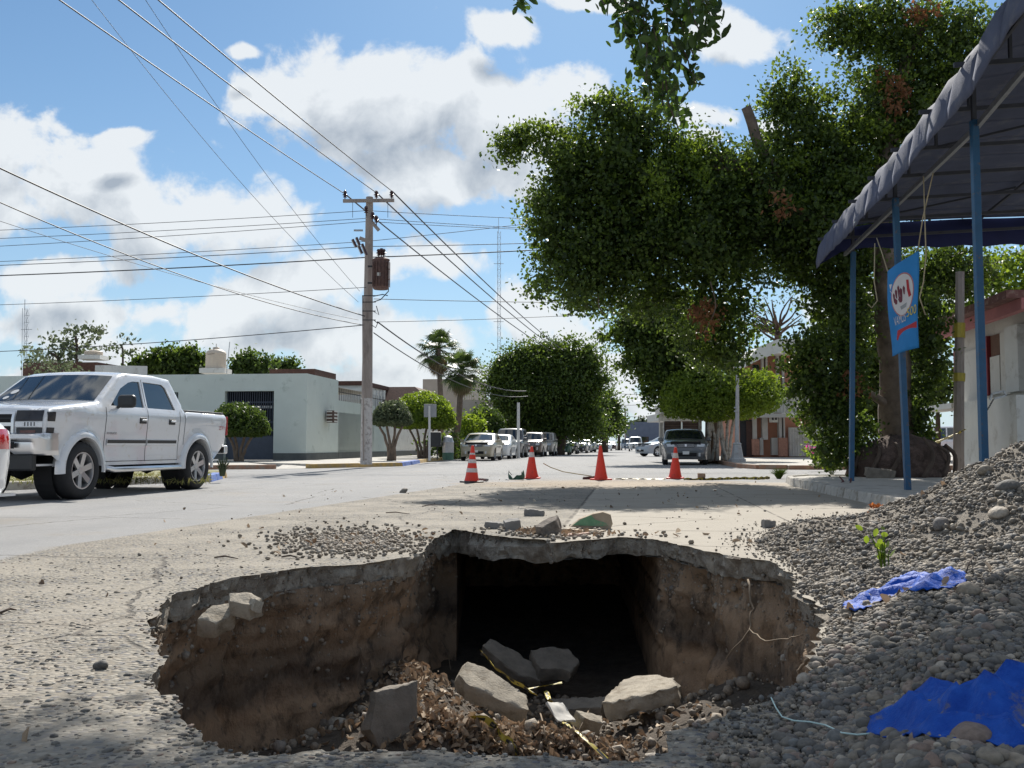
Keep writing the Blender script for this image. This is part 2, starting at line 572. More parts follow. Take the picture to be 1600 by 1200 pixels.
def trimmed(name, blobs, parent, m_, size, rng, n_per_m2=170, flat=.35, e=2.2, parent_fill=True):
    """dense clipped crown: leaves on the smooth surface of blobs ((c),(rx,ry,rz_up)) with a flattened underside"""
    pts, fill = [], []
    def inside(p, b, k=.93):
        c, r = b
        q = np.abs((p - np.array(c)) / np.array(r)); up = p[:, 2] > c[2]
        qz = np.where(up, q[:, 2], q[:, 2] / flat)
        return (q[:, 0] ** e + q[:, 1] ** e + qz ** e) < k ** e
    for b in blobs:
        c, r = np.array(b[0]), np.array(b[1])
        n = int(n_per_m2 * 4 * math.pi * ((r[0] * r[1] * r[2]) ** (2 / 3)))
        d = rng.normal(size=(n, 3))
        rr_ = (np.abs(d[:, 0]) ** e + np.abs(d[:, 1]) ** e + np.abs(d[:, 2]) ** e) ** (1 / e)
        d /= rr_[:, None]
        d[:, 2] = np.where(d[:, 2] < 0, d[:, 2] * flat, d[:, 2])
        k = .91 + .09 * rng.uniform(0, 1, n) + .05 * np.sin(d[:, 0] * 7 + c[0]) * np.cos(d[:, 2] * 6 + d[:, 1] * 5) + .035 * np.sin(d[:, 0] * 19 + d[:, 1] * 13) * np.cos(d[:, 2] * 16)
        k = np.where(rng.uniform(0, 1, n) < .06, k + rng.uniform(0, .13, n), k)
        p = c + d * r * k[:, None]
        keep = np.ones(n, bool)
        for o in blobs:
            if o is b: continue
            keep &= ~inside(p, o)
        pts.append(p[keep])
        nf = int(n * .35)
        d = rng.normal(size=(nf, 3)); d /= np.linalg.norm(d, axis=1)[:, None]; d[:, 2] = np.where(d[:, 2] < 0, d[:, 2] * flat, d[:, 2])
        fill.append(c + d * r * (rng.uniform(.5, .88, nf))[:, None])
    pts = np.concatenate(pts); fill = np.concatenate(fill)
    lm = leaf_mesh(name, pts, size, rng, m_, parent, droop=0, aspect=.62)
    f = leaf_mesh(name + '_inner', fill, size * 2.2, rng, m_, parent, aspect=.8)
    bmx = bmesh.new(); bmx.from_mesh(lm.data); bmx.from_mesh(f.data); bmx.to_mesh(lm.data); bmx.free()
    md = f.data; bpy.data.objects.remove(f); bpy.data.meshes.remove(md)
    return lm


def satellites(blobs, n, rng, k=(.22, .42), out=1.0, up=-1.0):
    """small side tufts round the outline of the blobs, so that a crown gets an uneven edge"""
    res = []
    for c, r in blobs:
        for _ in range(n):
            d = rng.normal(size=3); d /= np.linalg.norm(d)
            if d[2] < up: d[2] = abs(d[2])
            q = rng.uniform(*k)
            s = min(r) * q
            res.append((tuple(np.array(c) + d * np.array(r) * out * rng.uniform(.92, 1.12)), (s * rng.uniform(.8, 1.5), s, s * rng.uniform(.8, 1.6))))
    return res

# ------------------------------------------------------------------ street surface
def street_material():
    m_ = bpy.data.materials.new('street_surface'); m_.use_nodes = True
    nt = m_.node_tree; N, L = nt.nodes, nt.links
    b = N['Principled BSDF']; b.inputs['Roughness'].default_value = .9; b.inputs['Specular IOR Level'].default_value = .3
    tc = N.new('ShaderNodeTexCoord'); co = tc.outputs['Object']

    def mth(op, a, b_=None, c=None, clamp=False):
        n = N.new('ShaderNodeMath'); n.operation = op; n.use_clamp = clamp
        for i, v in enumerate((a, b_, c)):
            if v is None: continue
            if isinstance(v, (int, float)): n.inputs[i].default_value = v
            else: L.new(v, n.inputs[i])
        return n.outputs[0]

    def nz(scale, detail=5, rough=.6, vec=None):
        n = N.new('ShaderNodeTexNoise'); n.inputs['Scale'].default_value = scale
        n.inputs['Detail'].default_value = detail; n.inputs['Roughness'].default_value = rough
        L.new(vec or co, n.inputs['Vector']); return n.outputs['Fac']

    def ramp(v, a, b_):
        n = N.new('ShaderNodeMapRange'); n.interpolation_type = 'SMOOTHSTEP'
        L.new(v, n.inputs['Value']); n.inputs['From Min'].default_value = a; n.inputs['From Max'].default_value = b_
        return n.outputs[0]

    def mix(f, a, b_, mode='MIX'):
        n = N.new('ShaderNodeMix'); n.data_type = 'RGBA'; n.blend_type = mode
        if isinstance(f, (int, float)): n.inputs[0].default_value = f
        else: L.new(f, n.inputs[0])
        for i, v in ((6, a), (7, b_)):
            if isinstance(v, tuple): n.inputs[i].default_value = (*v, 1)
            else: L.new(v, n.inputs[i])
        return n.outputs[2]
    sx = N.new('ShaderNodeSeparateXYZ'); L.new(co, sx.inputs[0])
    X, Y = sx.outputs['X'], sx.outputs['Y']
    s = mth('SUBTRACT', mth('MULTIPLY', X, ca), mth('MULTIPLY', Y, sa))
    t = mth('ADD', mth('MULTIPLY', X, sa), mth('MULTIPLY', Y, ca))
    # colours
    vo = N.new('ShaderNodeTexVoronoi'); vo.inputs['Scale'].default_value = 42; vo.inputs['Randomness'].default_value = 1
    L.new(co, vo.inputs['Vector'])
    vs = N.new('ShaderNodeSeparateColor'); L.new(vo.outputs['Color'], vs.inputs[0])
    peb = mix(vs.outputs[0], (.15, .145, .13), (.34, .31, .26))
    peb = mix(ramp(vs.outputs[1], .80, .84), peb, (.13, .13, .14))
    gap = ramp(vo.outputs['Distance'], .45, .75)
    agg = mix(gap, peb, (.205, .18, .145))
    cover = ramp(nz(1.3, 6, .65), .42, .62)      # how much mortar and dust cover the pebbles
    agg = mix(mth('MULTIPLY', cover, .55), agg, mix(nz(30, 4), (.26, .232, .19), (.36, .325, .27)))
    conc = mix(nz(2.0, 7, .65), (.29, .262, .22), (.385, .35, .295))
    conc = mix(ramp(nz(55, 3), .66, .74), conc, (.20, .18, .15))
    asp = mix(nz(.7, 7, .65), (.225, .225, .225), (.33, .325, .32))
    asp = mix(ramp(nz(90, 2), .6, .75), asp, (.14, .14, .14))
    asp = mix(ramp(nz(70, 2), .66, .76), asp, (.48, .48, .47))
    # long tyre-polished bands along the street
    mp = N.new('ShaderNodeMapping'); mp.inputs['Rotation'].default_value = (0, 0, SA); mp.inputs['Scale'].default_value = (1.0, .05, 1)
    L.new(co, mp.inputs[0])
    asp = mix(mth('MULTIPLY', ramp(nz(.9, 4, .5, mp.outputs[0]), .45, .65), .28), asp, (.21, .215, .22))
    # zones
    wob = mth('MULTIPLY', mth('SUBTRACT', nz(1.5, 5), .5), .5)
    zc = mth('MULTIPLY', ramp(mth('ADD', s, mth('MULTIPLY', wob, .10)), -.68, -.64), ramp(mth('ADD', t, wob), 3.2, 4.4))
    lim = mth('MINIMUM', mth('ADD', mth('MULTIPLY', mth('ADD', X, 2.9), 4.9), 11.3), 21.5)
    za = mth('MAXIMUM', ramp(mth('SUBTRACT', mth('ADD', Y, mth('MULTIPLY', wob, 1.2)), lim), -.1, .35),
             ramp(mth('ADD', mth('MULTIPLY', X, -1), mth('MULTIPLY', wob, .5)), 3.55, 3.68))
    za = mth('MAXIMUM', za, ramp(t, 25.5, 26.5))
    base = mix(zc, agg, conc)
    base = mix(za, base, asp)
    # joints of the concrete lane
    jt = mth('ABSOLUTE', mth('SUBTRACT', mth('MODULO', mth('ADD', t, 100.3), 3.6), 1.8))
    j1 = mth('MULTIPLY', mth('SUBTRACT', 1, ramp(jt, .008, .03)), zc)
    js = mth('SUBTRACT', 1, ramp(mth('ABSOLUTE', mth('ADD', mth('ADD', s, .66), mth('MULTIPLY', wob, .10))), .006, .03))
    js2 = mth('MULTIPLY', mth('SUBTRACT', 1, ramp(mth('ABSOLUTE', mth('SUBTRACT', s, 1.65)), .004, .018)), zc)
    jj = mth('MULTIPLY', mth('MAXIMUM', mth('MAXIMUM', j1, js), js2), mth('SUBTRACT', 1, za))
    jj = mth('MULTIPLY', jj, ramp(nz(3, 4), .38, .5))
    base = mix(mth('MULTIPLY', jj, .75), base, (.07, .06, .05))
    # cracks
    vc = N.new('ShaderNodeTexVoronoi'); vc.feature = 'DISTANCE_TO_EDGE'; vc.inputs['Scale'].default_value = .45
    nv = N.new('ShaderNodeTexNoise'); nv.inputs['Scale'].default_value = 2.2; nv.inputs['Detail'].default_value = 6; L.new(co, nv.inputs['Vector'])
    mv = N.new('ShaderNodeMix'); mv.data_type = 'VECTOR'; mv.inputs[0].default_value = .25
    L.new(co, mv.inputs[4]); L.new(nv.outputs['Color'], mv.inputs[5]); L.new(mv.outputs[1], vc.inputs['Vector'])
    crk = mth('SUBTRACT', 1, ramp(vc.outputs['Distance'], .001, .006))
    crk = mth('MULTIPLY', crk, ramp(nz(.55, 3), .42, .52))
    base = mix(mth('MULTIPLY', crk, .7), base, (.08, .07, .06))
    # loose dirt round the closed-off area and the rim
    dx = mth('DIVIDE', mth('SUBTRACT', X, 2.2), 3.6); dy = mth('DIVIDE', mth('SUBTRACT', Y, 21), 3.2)
    dd = mth('SQRT', mth('ADD', mth('MULTIPLY', dx, dx), mth('MULTIPLY', dy, dy)))
    dz = mth('MULTIPLY', mth('SUBTRACT', 1, ramp(mth('ADD', dd, mth('MULTIPLY', mth('SUBTRACT', nz(1.2, 6, .65), .5), 1.6)), .45, 1.05)), .75)
    base = mix(dz, base, mix(nz(12, 6), (.27, .205, .14), (.38, .31, .23)))
    dz2 = mth('MULTIPLY', ramp(nz(.8, 7, .7), .53, .68), .35)
    base = mix(dz2, base, (.28, .24, .19))
    L.new(base, b.inputs['Base Color'])
    # relief
    ph = mth('MULTIPLY', mth('SUBTRACT', 1, ramp(vo.outputs['Distance'], .0, .8)), mth('SUBTRACT', 1, mth('MULTIPLY', cover, .6)))
    ph = mth('MULTIPLY', ph, mth('MULTIPLY', mth('SUBTRACT', 1, zc), mth('SUBTRACT', 1, za)))
    h = mth('ADD', mth('MULTIPLY', ph, .010), mth('MULTIPLY', nz(60, 5), .004))
    h = mth('ADD', h, mth('MULTIPLY', nz(6, 5), .010))
    h = mth('ADD', h, mth('MULTIPLY', mth('MULTIPLY', nz(160, 2), za), .006))
    h = mth('SUBTRACT', h, mth('MULTIPLY', mth('MAXIMUM', jj, crk), .01))
    bp = N.new('ShaderNodeBump'); bp.inputs['Distance'].default_value = 1; bp.inputs['Strength'].default_value = 1
    L.new(h, bp.inputs['Height']); L.new(bp.outputs[0], b.inputs['Normal'])
    return m_


M_STREET = street_material()

RIM_PX = [(234, 972), (242, 1000), (249, 1018), (256, 1030), (243, 1052), (241, 1074), (252, 1083), (272, 1082), (283, 1100), (289, 1118), (296, 1134), (327, 1160),
          (348, 1171), (379, 1173), (415, 1176), (434, 1178), (447, 1175), (500, 1171), (544, 1173), (600, 1170), (664, 1168), (753, 1173), (800, 1176), (856, 1181), (905, 1184),
          (942, 1188), (994, 1188), (1032, 1178), (1037, 1157), (1048, 1144), (1062, 1137), (1107, 1127), (1135, 1112), (1165, 1098), (1200, 1089), (1216, 1085), (1245, 1066),
          (1262, 1049), (1274, 1030), (1277, 1012), (1284, 990), (1298, 966), (1288, 952), (1268, 938), (1243, 924), (1246, 906), (1240, 895), (1200, 876), (1150, 869), (1107, 861),
          (1070, 852), (1028, 843), (998, 840), (970, 839), (930, 842), (895, 845), (858, 848), (852, 843), (805, 840), (753, 834), (728, 828), (709, 826),
          (700, 832), (681, 840), (668, 852), (661, 862), (640, 868), (612, 874), (580, 878), (554, 881), (509, 883), (482, 885), (441, 891), (392, 898), (360, 903),
          (337, 908), (322, 913), (310, 920), (290, 924), (269, 931), (252, 944), (245, 956)]
rr = random.Random(4)
rim0 = [G(px, py) for px, py in RIM_PX]
rim = resample(rim0, .05)
rim = [Vector((p.x + .028 * fbm((p.x * 7, p.y * 7, 1)) + rr.uniform(-.010, .010), p.y + .035 * fbm((p.x * 7, p.y * 7, 7)) + rr.uniform(-.012, .012), 0)) for p in rim]
NR = len(rim)
RIM2 = [(p.x, p.y) for p in rim]


def rim_normal(i, k=4):
    a, b = rim[(i - k) % NR], rim[(i + k) % NR]
    d = (b - a).normalized()
    n = Vector((d.y, -d.x, 0))
    return n


_area = sum(rim[i].x * rim[(i + 1) % NR].y - rim[(i + 1) % NR].x * rim[i].y for i in range(NR))
_sgn = 1 if _area > 0 else -1      # counter-clockwise: (dy,-dx) points outward


def build_ground():
    near = [(-14, -6), (14, -6), (14, 26), (-14, 26)]
    ex = []
    r = random.Random(1)
    for i in range(NR):   # a ring of finer vertices that sag towards the rim
        n = rim_normal(i) * _sgn
        for d in (.07, .18, .4):
            if i % (1 if d < .1 else 2 if d < .3 else 5) == 0:
                q = rim[i] + n * d
                if not pip(q.x, q.y, RIM2): ex.append((q.x, q.y))
    V, T = cdt(near, [RIM2], ex)
    vs = []
    rset = {(round(x, 4), round(y, 4)) for x, y in RIM2}
    for x, y in V:
        z = 0.0
        if (round(x, 4), round(y, 4)) in rset:
            z = -.004 + .006 * fbm((x * 3, y * 3, 2))
        vs.append((x, y, z))
    mb = MB(); mb.add(vs, T)
    me = mb.mesh('pavement')
    o = link('pavement', fixnormals(me), M_STREET); tag(o, kind='structure')
    if me.polygons[0].normal.z < 0: me.flip_normals()
    V, T = cdt([(-900, -300), (900, -300), (900, 1500), (-900, 1500)], [near])
    mb = MB(); mb.add([(x, y, 0) for x, y in V], T)
    me = mb.mesh('road')
    if me.polygons[0].normal.z < 0: me.flip_normals()
    tag(link('road', me, M_STREET), kind='structure')


build_ground()

# ------------------------------------------------------------------ the collapsed hole
M_SOIL = mat('packed_soil', (.28, .20, .135), .98, .35, 5.0, .04, 16, col2=(.43, .32, .225), dirt=((.13, .10, .075), .42, 7), stretch=(1, 1, .5))  # dark blotches put the shade of crevices into the soil colour
def _strata():
    nt = M_SOIL.node_tree; N, L = nt.nodes, nt.links; bs = N['Principled BSDF']
    src = bs.inputs['Base Color'].links[0].from_socket
    tc = N.new('ShaderNodeTexCoord'); sx = N.new('ShaderNodeSeparateXYZ'); L.new(tc.outputs['Object'], sx.inputs[0])
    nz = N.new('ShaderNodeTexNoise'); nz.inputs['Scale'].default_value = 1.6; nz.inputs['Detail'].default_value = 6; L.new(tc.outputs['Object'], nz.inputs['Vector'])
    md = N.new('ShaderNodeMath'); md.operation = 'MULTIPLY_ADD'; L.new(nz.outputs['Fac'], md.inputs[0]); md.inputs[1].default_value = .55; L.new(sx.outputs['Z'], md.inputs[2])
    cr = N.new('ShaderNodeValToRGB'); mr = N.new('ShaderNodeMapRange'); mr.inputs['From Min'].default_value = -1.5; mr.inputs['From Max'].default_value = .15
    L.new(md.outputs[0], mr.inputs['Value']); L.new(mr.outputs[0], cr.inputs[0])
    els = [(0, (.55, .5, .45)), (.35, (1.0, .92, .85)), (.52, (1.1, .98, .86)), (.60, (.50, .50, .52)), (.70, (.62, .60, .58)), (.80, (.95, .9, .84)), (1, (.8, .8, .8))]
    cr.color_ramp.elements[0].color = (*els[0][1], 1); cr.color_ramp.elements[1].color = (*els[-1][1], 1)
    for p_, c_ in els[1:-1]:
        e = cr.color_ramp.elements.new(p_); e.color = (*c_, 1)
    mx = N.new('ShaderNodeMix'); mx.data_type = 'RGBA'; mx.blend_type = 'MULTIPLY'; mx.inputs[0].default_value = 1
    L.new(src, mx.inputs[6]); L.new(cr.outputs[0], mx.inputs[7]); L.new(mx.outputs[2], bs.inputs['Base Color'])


_strata()
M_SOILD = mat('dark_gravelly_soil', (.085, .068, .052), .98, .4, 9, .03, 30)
M_SLABEDGE = mat('broken_slab_edge', (.25, .225, .19), .95, .25, 16, .03, 30, col2=(.46, .42, .355), dirt=((.19, .155, .12), .5, 6))
SLAB = .155


def build_hole():
    # broken edge of the pavement slab
    rows = []
    levels = [0, -.02, -.05, -.09, -.13, -.165, -SLAB]
    for j, z in enumerate(levels):
        row = []
        for i, p in enumerate(rim):
            n = rim_normal(i) * _sgn
            zz = z * (1 + .34 * fbm((p.x * 2.1, p.y * 2.1, 3)) + .16 * fbm((p.x * 9, p.y * 9, 13)))
            k = .030 * fbm((p.x * 9, p.y * 9, z * 14), 4) + .016 * fbm((p.x * 26, p.y * 26, z * 30), 3) + .025 * fbm((p.x * 2.4, p.y * 2.4, z * 7)) + (.0 if j == 0 else .012) + (.03 * abs(z) / SLAB)
            if j == 0: k = 0; zz = -.004 + .006 * fbm((p.x * 3, p.y * 3, 2))
            # along the left half of the far edge the slab has dropped away under the surfacing
            if 690 < 800 + 1550 * p.x / p.y < 850 and p.y > 6 and j >= 1:
                f = min(1, (850 - (800 + 1550 * p.x / p.y)) / 120) * (.085 if j > 1 else .0)
                zz -= f * .9; k += .06 if j == 1 else -.01
            row.append(Vector((p.x, p.y, zz)) + n * k)
        rows.append(row)
    mb = MB().grid(rows, closed=True)
    o = mb.build('slab_edge', M_SLABEDGE, angle=24); tag(o, kind='structure')
    last = rows[-1]
    # underside of the slab
    outer = [(-7, -1), (7, -1), (7, 16.5), (-7, 16.5)]
    V, T = cdt(outer, [[(v.x, v.y) for v in last]])
    mb = MB().add([(x, y, -SLAB * 1.02) for x, y in V], T)
    tag(mb.build('slab_underside', M_SLABEDGE), kind='structure')
    # soil walls, undercut below the slab; the far side opens into a washed-out cavity
    rows = []
    NZ = 52
    for j in range(NZ + 1):
        u = j / NZ
        z = -SLAB * .9 - u * 1.5
        row = []
        for i, p in enumerate(rim):
            n = rim_normal(i, 9) * _sgn
            q = Vector((p.x, p.y, z))
            px = 800 + 1550 * p.x / p.y
            k = .07 + .05 * fbm((p.x * .9, p.y * .9, 5)) + .10 * math.sin(min(1, u * 1.3) * math.pi) * (1 + fbm((p.x * .7, p.y * .7, z)))
            k += .13 * fbm((p.x * 2.0, p.y * 2.0, z * .6 + 4), 4) + .05 * abs(fbm((p.x * 4.5, p.y * 4.5, z * .7 + 9), 3)) + .075 * abs(fbm((p.x * 6, p.y * 6, z * 3), 4)) + .012 * fbm((p.x * 22, p.y * 22, z * 16), 3)
            k += .05 * (fbm((1, 3, z * 5), 2))
            k += .09 * noise.voronoi(Vector((p.x * 3.2, p.y * 3.2, z * 2.6)))[0][0] + .05 * noise.voronoi(Vector((p.x * 9, p.y * 9, z * 7)))[0][0] - .06
            if px < 640 and p.y > 3:      # gravel base course band under the slab stands proud
                k -= .07 * max(0, 1 - u * 3.2)
            if px > 1010 and p.y > 5:
                k -= .12 * max(0, min(1, u * 4)) * (1 + .8 * fbm((p.x * 1.5, p.y * 1.5, z * 2)))
            k = max(.02, k)
            q = q + n * k
            if p.y > 6.0 and 714 < px < 1012 + 16 * fbm((0, 0, z * 4)):
                q = Vector((p.x * 1.35, 14.6 + .3 * fbm((p.x * 2, z * 2, 1)), z))
            row.append(q)
        rows.append(row)
    mb = MB().grid(rows, closed=True)
    tag(mb.build('soil_wall', M_SOIL, angle=50), kind='structure')
    # ceiling filler between wall top and slab bottom is the slab underside itself
    # floor
    rows = []
    for j in range(90):
        y = 1.6 + j * (13.6 / 89)
        row = []
        for i in range(70):
            x = -3.4 + i * (7.4 / 69)
            row.append(Vector((x, y, pit_z(x, y))))
        rows.append(row)
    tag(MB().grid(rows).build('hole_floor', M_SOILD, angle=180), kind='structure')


def gs(x, y, cx, cy, sx, sy): return math.exp(-((x - cx) / sx) ** 2 - ((y - cy) / sy) ** 2)


def pit_z(x, y):
    z = -1.24 + .05 * fbm((x * 1.2, y * 1.2, 9)) + .025 * fbm((x * 6, y * 6, 2), 4)
    z += .42 * gs(x, y, -.80, 7.3, .45, .9)          # litter bank against the left wall
    z += .22 * gs(x, y, .25, 6.2, .55, .35) + .20 * gs(x, y, -.45, 6.2, .5, .4)
    z += .40 * gs(x, y, 1.75, 6.9, .7, .8) + .16 * gs(x, y, 1.15, 6.4, .4, .4)
    z += .25 * gs(x, y, -1.2, 5.9, .7, .6)
    z -= .12 * gs(x, y, .6, 9.3, 1.0, 1.4)
    return z


build_hole()
M_LITTER = leaf_mat('dead_leaf', (.13, .09, .06), (.40, .30, .20), .1, .8, c3=(.56, .48, .38))
rng = np.random.default_rng(3)


def litter(name, regions, size, label=None, top=.05, zf=None, shape='leaf'):
    P_ = []
    for (cx, cy, sx, sy, n) in regions:
        q = rng.normal(size=(n, 2)) * [sx, sy] + [cx, cy]
        for x, y in q:
            if zf is not pit_z and pip(x, y, RIM2): continue
            P_.append((x, y, zf(x, y) + abs(rng.normal()) * top + .01))
    o = leaf_mesh(name, np.array(P_), size, rng, M_LITTER, droop=0, shape=shape, aspect=.55, vary=(.45, 1.5), curl=3.2)
    return tag(o, label or 'brown curled dead leaves heaped on the floor of the hole', 'leaf litter', kind='stuff')


litter('leaf_litter', [(-.74, 7.4, .14, .5, 600), (-.62, 6.6, .16, .3, 330), (.20, 6.2, .26, .2, 1300), (-.3, 6.1, .3, .16, 520), (-.05, 6.2, .7, .25, 250), (.3, 7.4, .6, .4, 160), (-1.1, 6.2, .3, .2, 60)], .052, zf=pit_z, top=.022)


def chunk(outline, th, loc, rot, seed, jit=.018, sub=.022):
    """broken slab piece: outline in local xy, thickness th"""
    r = random.Random(seed)
    pts = resample([Vector((x, y, 0)) for x, y in outline], sub)
    rows = []
    prof = [(.965, .0), (.99, .05), (1.0, .14), (1.02, .4), (1.015, .7), (.985, .96), (.97, 1.0)]
    cx = sum(p.x for p in pts) / len(pts); cy = sum(p.y for p in pts) / len(pts)
    c = Vector((cx, cy, 0))
    M = Matrix.Translation(Vector(loc)) @ Matrix.Rotation(rot[2], 4, 'Z') @ Matrix.Rotation(rot[1], 4, 'Y') @ Matrix.Rotation(rot[0], 4, 'X')
    mb = MB()
    for (k, z) in prof:
        rows.append([M @ (c + (p - c) * (k + jit * 4.2 * fbm((p.x * 9, p.y * 9, z * 2 + seed), 4) + jit * 2.4 * fbm((p.x * 34, p.y * 34, z * 6 + seed), 2))
                         + Vector((0, 0, -z * th * (1 + .3 * fbm((p.x * 5, p.y * 5, seed * 3))) + (.012 * fbm((p.x * 8, p.y * 8, seed + 1)) + .006 * fbm((p.x * 30, p.y * 30, z * 9)) if z < .2 else .012 * fbm((p.x * 30, z * 30, seed)))))) for p in pts])
    mb.grid(rows, closed=True)
    n = len(pts)
    # top cap with relief
    cap = [c + (p - c) * (prof[0][0] + jit * 4.2 * fbm((p.x * 9, p.y * 9, seed), 4) + jit * 2.4 * fbm((p.x * 34, p.y * 34, seed), 2)) for p in pts]
    src = [(p.x, p.y) for p in pts]
    w_ = max(p.x for p in cap) - min(p.x for p in cap); x0_ = min(p.x for p in cap); y0_ = min(p.y for p in cap); h_ = max(p.y for p in cap) - y0_
    gs_ = max(.02, max(w_, h_) / 14); cp2 = [(p.x, p.y) for p in cap]
    inn = [(x0_ + (i + .5) * gs_, y0_ + (j + .5) * gs_) for i in range(int(w_ / gs_)) for j in range(int(h_ / gs_))]
    V, T = cdt(cp2, (), [q for q in inn if pip(q[0], q[1], cp2)])
    top_ = []
    for i, (x, y) in enumerate(V):
        sx_, sy_ = src[i] if i < n else (x, y)
        top_.append(M @ Vector((x, y, .012 * fbm((sx_ * 8, sy_ * 8, seed + 1)) + .006 * fbm((sx_ * 30, sy_ * 30, 0)))))
    mb.add(top_, T)
    mb.f.append(tuple(range((len(prof) - 1) * n, len(prof) * n))); mb.mi.append(0)
    me = mb.mesh('c')
    b = bmesh.new(); b.from_mesh(me); bmesh.ops.remove_doubles(b, verts=b.verts, dist=.0015); bmesh.ops.recalc_face_normals(b, faces=b.faces); b.to_mesh(me); b.free()
    return me


M_RUBBLE = mat('slab_rubble', (.34, .30, .24), .95, .2, 9, .008, 60, dirt=((.20, .165, .12), .4, 7))
M_RUBBLED = mat('dusty_rubble', (.20, .175, .145), .95, .25, 9, .01, 50)
R_ = math.radians


def rubble(outline, th, loc, rot, seed, label, m_=None, name='slab_chunk', cat='slab chunk', group='broken pieces of slab in the hole'):
    me = chunk(outline, th, loc, rot, seed)
    o = link(name, me, m_ or M_RUBBLE, angle=35)
    return tag(o, label, cat, group)


rubble([(-.27, .12), (-.25, -.06), (-.14, -.13), (.02, -.11), (.14, -.12), (.30, -.08), (.22, .06), (.05, .10), (-.08, .16)], .115, G(772, 1071, -.83), (R_(16), R_(22), R_(-14)), 3,
       'thick broken slab tilted down to the right at the mouth of the dark cavity')
rubble([(-.27, -.10), (-.12, -.17), (.04, -.17), (.25, -.13), (.28, .03), (.20, .34), (.06, .42), (-.02, .40), (-.18, .12)], .11, G(996, 1078, -.88), (R_(-2), R_(-12), R_(4)), 5,
       'thick broken slab with a pale sunlit upper edge lying right of the leaf heap')
rubble([(-.26, .10), (-.28, -.03), (-.1, -.10), (.10, -.13), (.28, -.05), (.2, .10), (0, .13)], .09, G(803, 1058, -1.0) + Vector((0, .6, 0)), (R_(20), R_(28), R_(-10)), 8,
       'dusty slab piece leaning behind the tilted slab with tape across it', M_RUBBLED)
rubble([(-.19, .12), (-.16, -.13), (.02, -.12), (.10, -.17), (.21, .0), (.14, .16), (-.02, .18)], .12, G(872, 1052, -1.0) + Vector((0, .5, 0)), (R_(25), R_(4), R_(10)), 9,
       'square dusty slab piece at the middle of the dark cavity mouth', M_RUBBLED)
rubble([(-.20, .1), (-.2, -.08), (.15, -.1), (.22, .06)], .10, G(905, 1098, -1.1), (R_(10), R_(-4), R_(0)), 10,
       'flat dusty slab piece half buried between the two thick slabs', M_RUBBLED)
rubble([(-.13, .03), (-.11, -.06), (.04, -.08), (.13, .0), (.02, .06)], .05, G(552, 1135, -.95), (R_(35), R_(12), R_(-12)), 12,
       'small pale triangular slab piece below the left soil wall')
rubble([(-.14, .16), (-.20, -.05), (-.1, -.22), (.12, -.22), (.13, .20)], .10, P(624, 1122, 6.0), (R_(76), R_(4), R_(34)), 13,
       'grey slab piece standing on edge left of the leaf heap', M_RUBBLED)
rubble([(-.10, .05), (-.09, -.05), (.05, -.07), (.10, .02)], .10, G(925, 1118, -.98), (R_(20), R_(14), R_(30)), 14,
       'fist-sized pale lump of rubble beside the tape in the hole', name='rubble_lump', cat='rubble')
rubble([(-.06, .10), (-.06, -.09), (.07, -.09), (.06, .1)], .012, G(876, 1137, -1.0) + Vector((0, 0, .1)), (R_(22), R_(6), R_(25)), 15,
       'white torn sheet of board lying on the dead leaves', mat('white_board', (.50, .48, .44), .8, .05), name='torn_board', cat='board', group=None)
rubble([(-.16, .05), (-.12, -.05), (.1, -.05), (.16, .03)], .07, G(885, 1158, -1.02), (R_(5), R_(-6), R_(15)), 16,
       'long brown stone lying among the dead leaves of the hole', M_RUBBLED, name='stone', cat='stone', group=None)
# pieces caught in the left rim
for k, (px, py, sz, lb) in enumerate([(382, 935, .085, 'rounded pale lump stuck under the left rim of the hole'), (342, 957, .10, 'long grey lump hanging below the left rim of the hole'),
                                      (403, 938, .05, 'small pebbly lump right of the pale lump under the left rim')]):
    c = G(px, py, -.2)
    c = P(px, py, 4.95)
    me = chunk([(-sz, .4 * sz), (-.7 * sz, -.5 * sz), (.5 * sz, -.6 * sz), (sz, .1 * sz), (.2 * sz, .7 * sz)], sz * .9, c, (R_(20), R_(-18 if k == 1 else 5), k), 20 + k)
    tag(link('rubble_lump', me, M_RUBBLE, angle=60), lb, 'rubble', 'lumps caught under the left rim')

# roots on the right wall
M_ROOT = mat('root', (.20, .15, .10), .9, .3)


def path_px(pts, zlist=None):
    return [P(*p) for p in pts]


for pts, r0, lb in [([(1168, 905, 6.6), (1176, 950, 6.4), (1172, 985, 6.3), (1195, 1000, 6.0), (1230, 998, 5.6), (1262, 990, 5.2)], .007, 'thin pale root curving across the right soil wall'),
                    ([(1172, 985, 6.3), (1150, 1010, 6.3), (1128, 1035, 6.4)], .005, 'short thin root running down left on the right soil wall'),
                    ([(1276, 1018, 4.3), (1262, 1030, 4.35), (1250, 1046, 4.4), (1245, 1062, 4.4)], .010, 'thick pale root stub sticking out under the right rim')]:
    pp = []
    pv = path_px(pts)
    for a, b in zip(pv[:-1], pv[1:]):
        for k in range(4): pp.append(a.lerp(b, k / 4) + Vector((rr.uniform(-1, 1), 0, rr.uniform(-1, 1))) * .008)
    tag(MB().tube(pp, [r0 * (1 - .6 * i / len(pp)) for i in range(len(pp))], 6).build('root', M_ROOT, angle=180), lb, 'root')

# caution tape
M_TAPE = mat('yellow_tape', (.42, .34, .05), .45, .1, 20)
M_TAPEK = mat('tape_black_print', (.03, .03, .03), .5, .1)


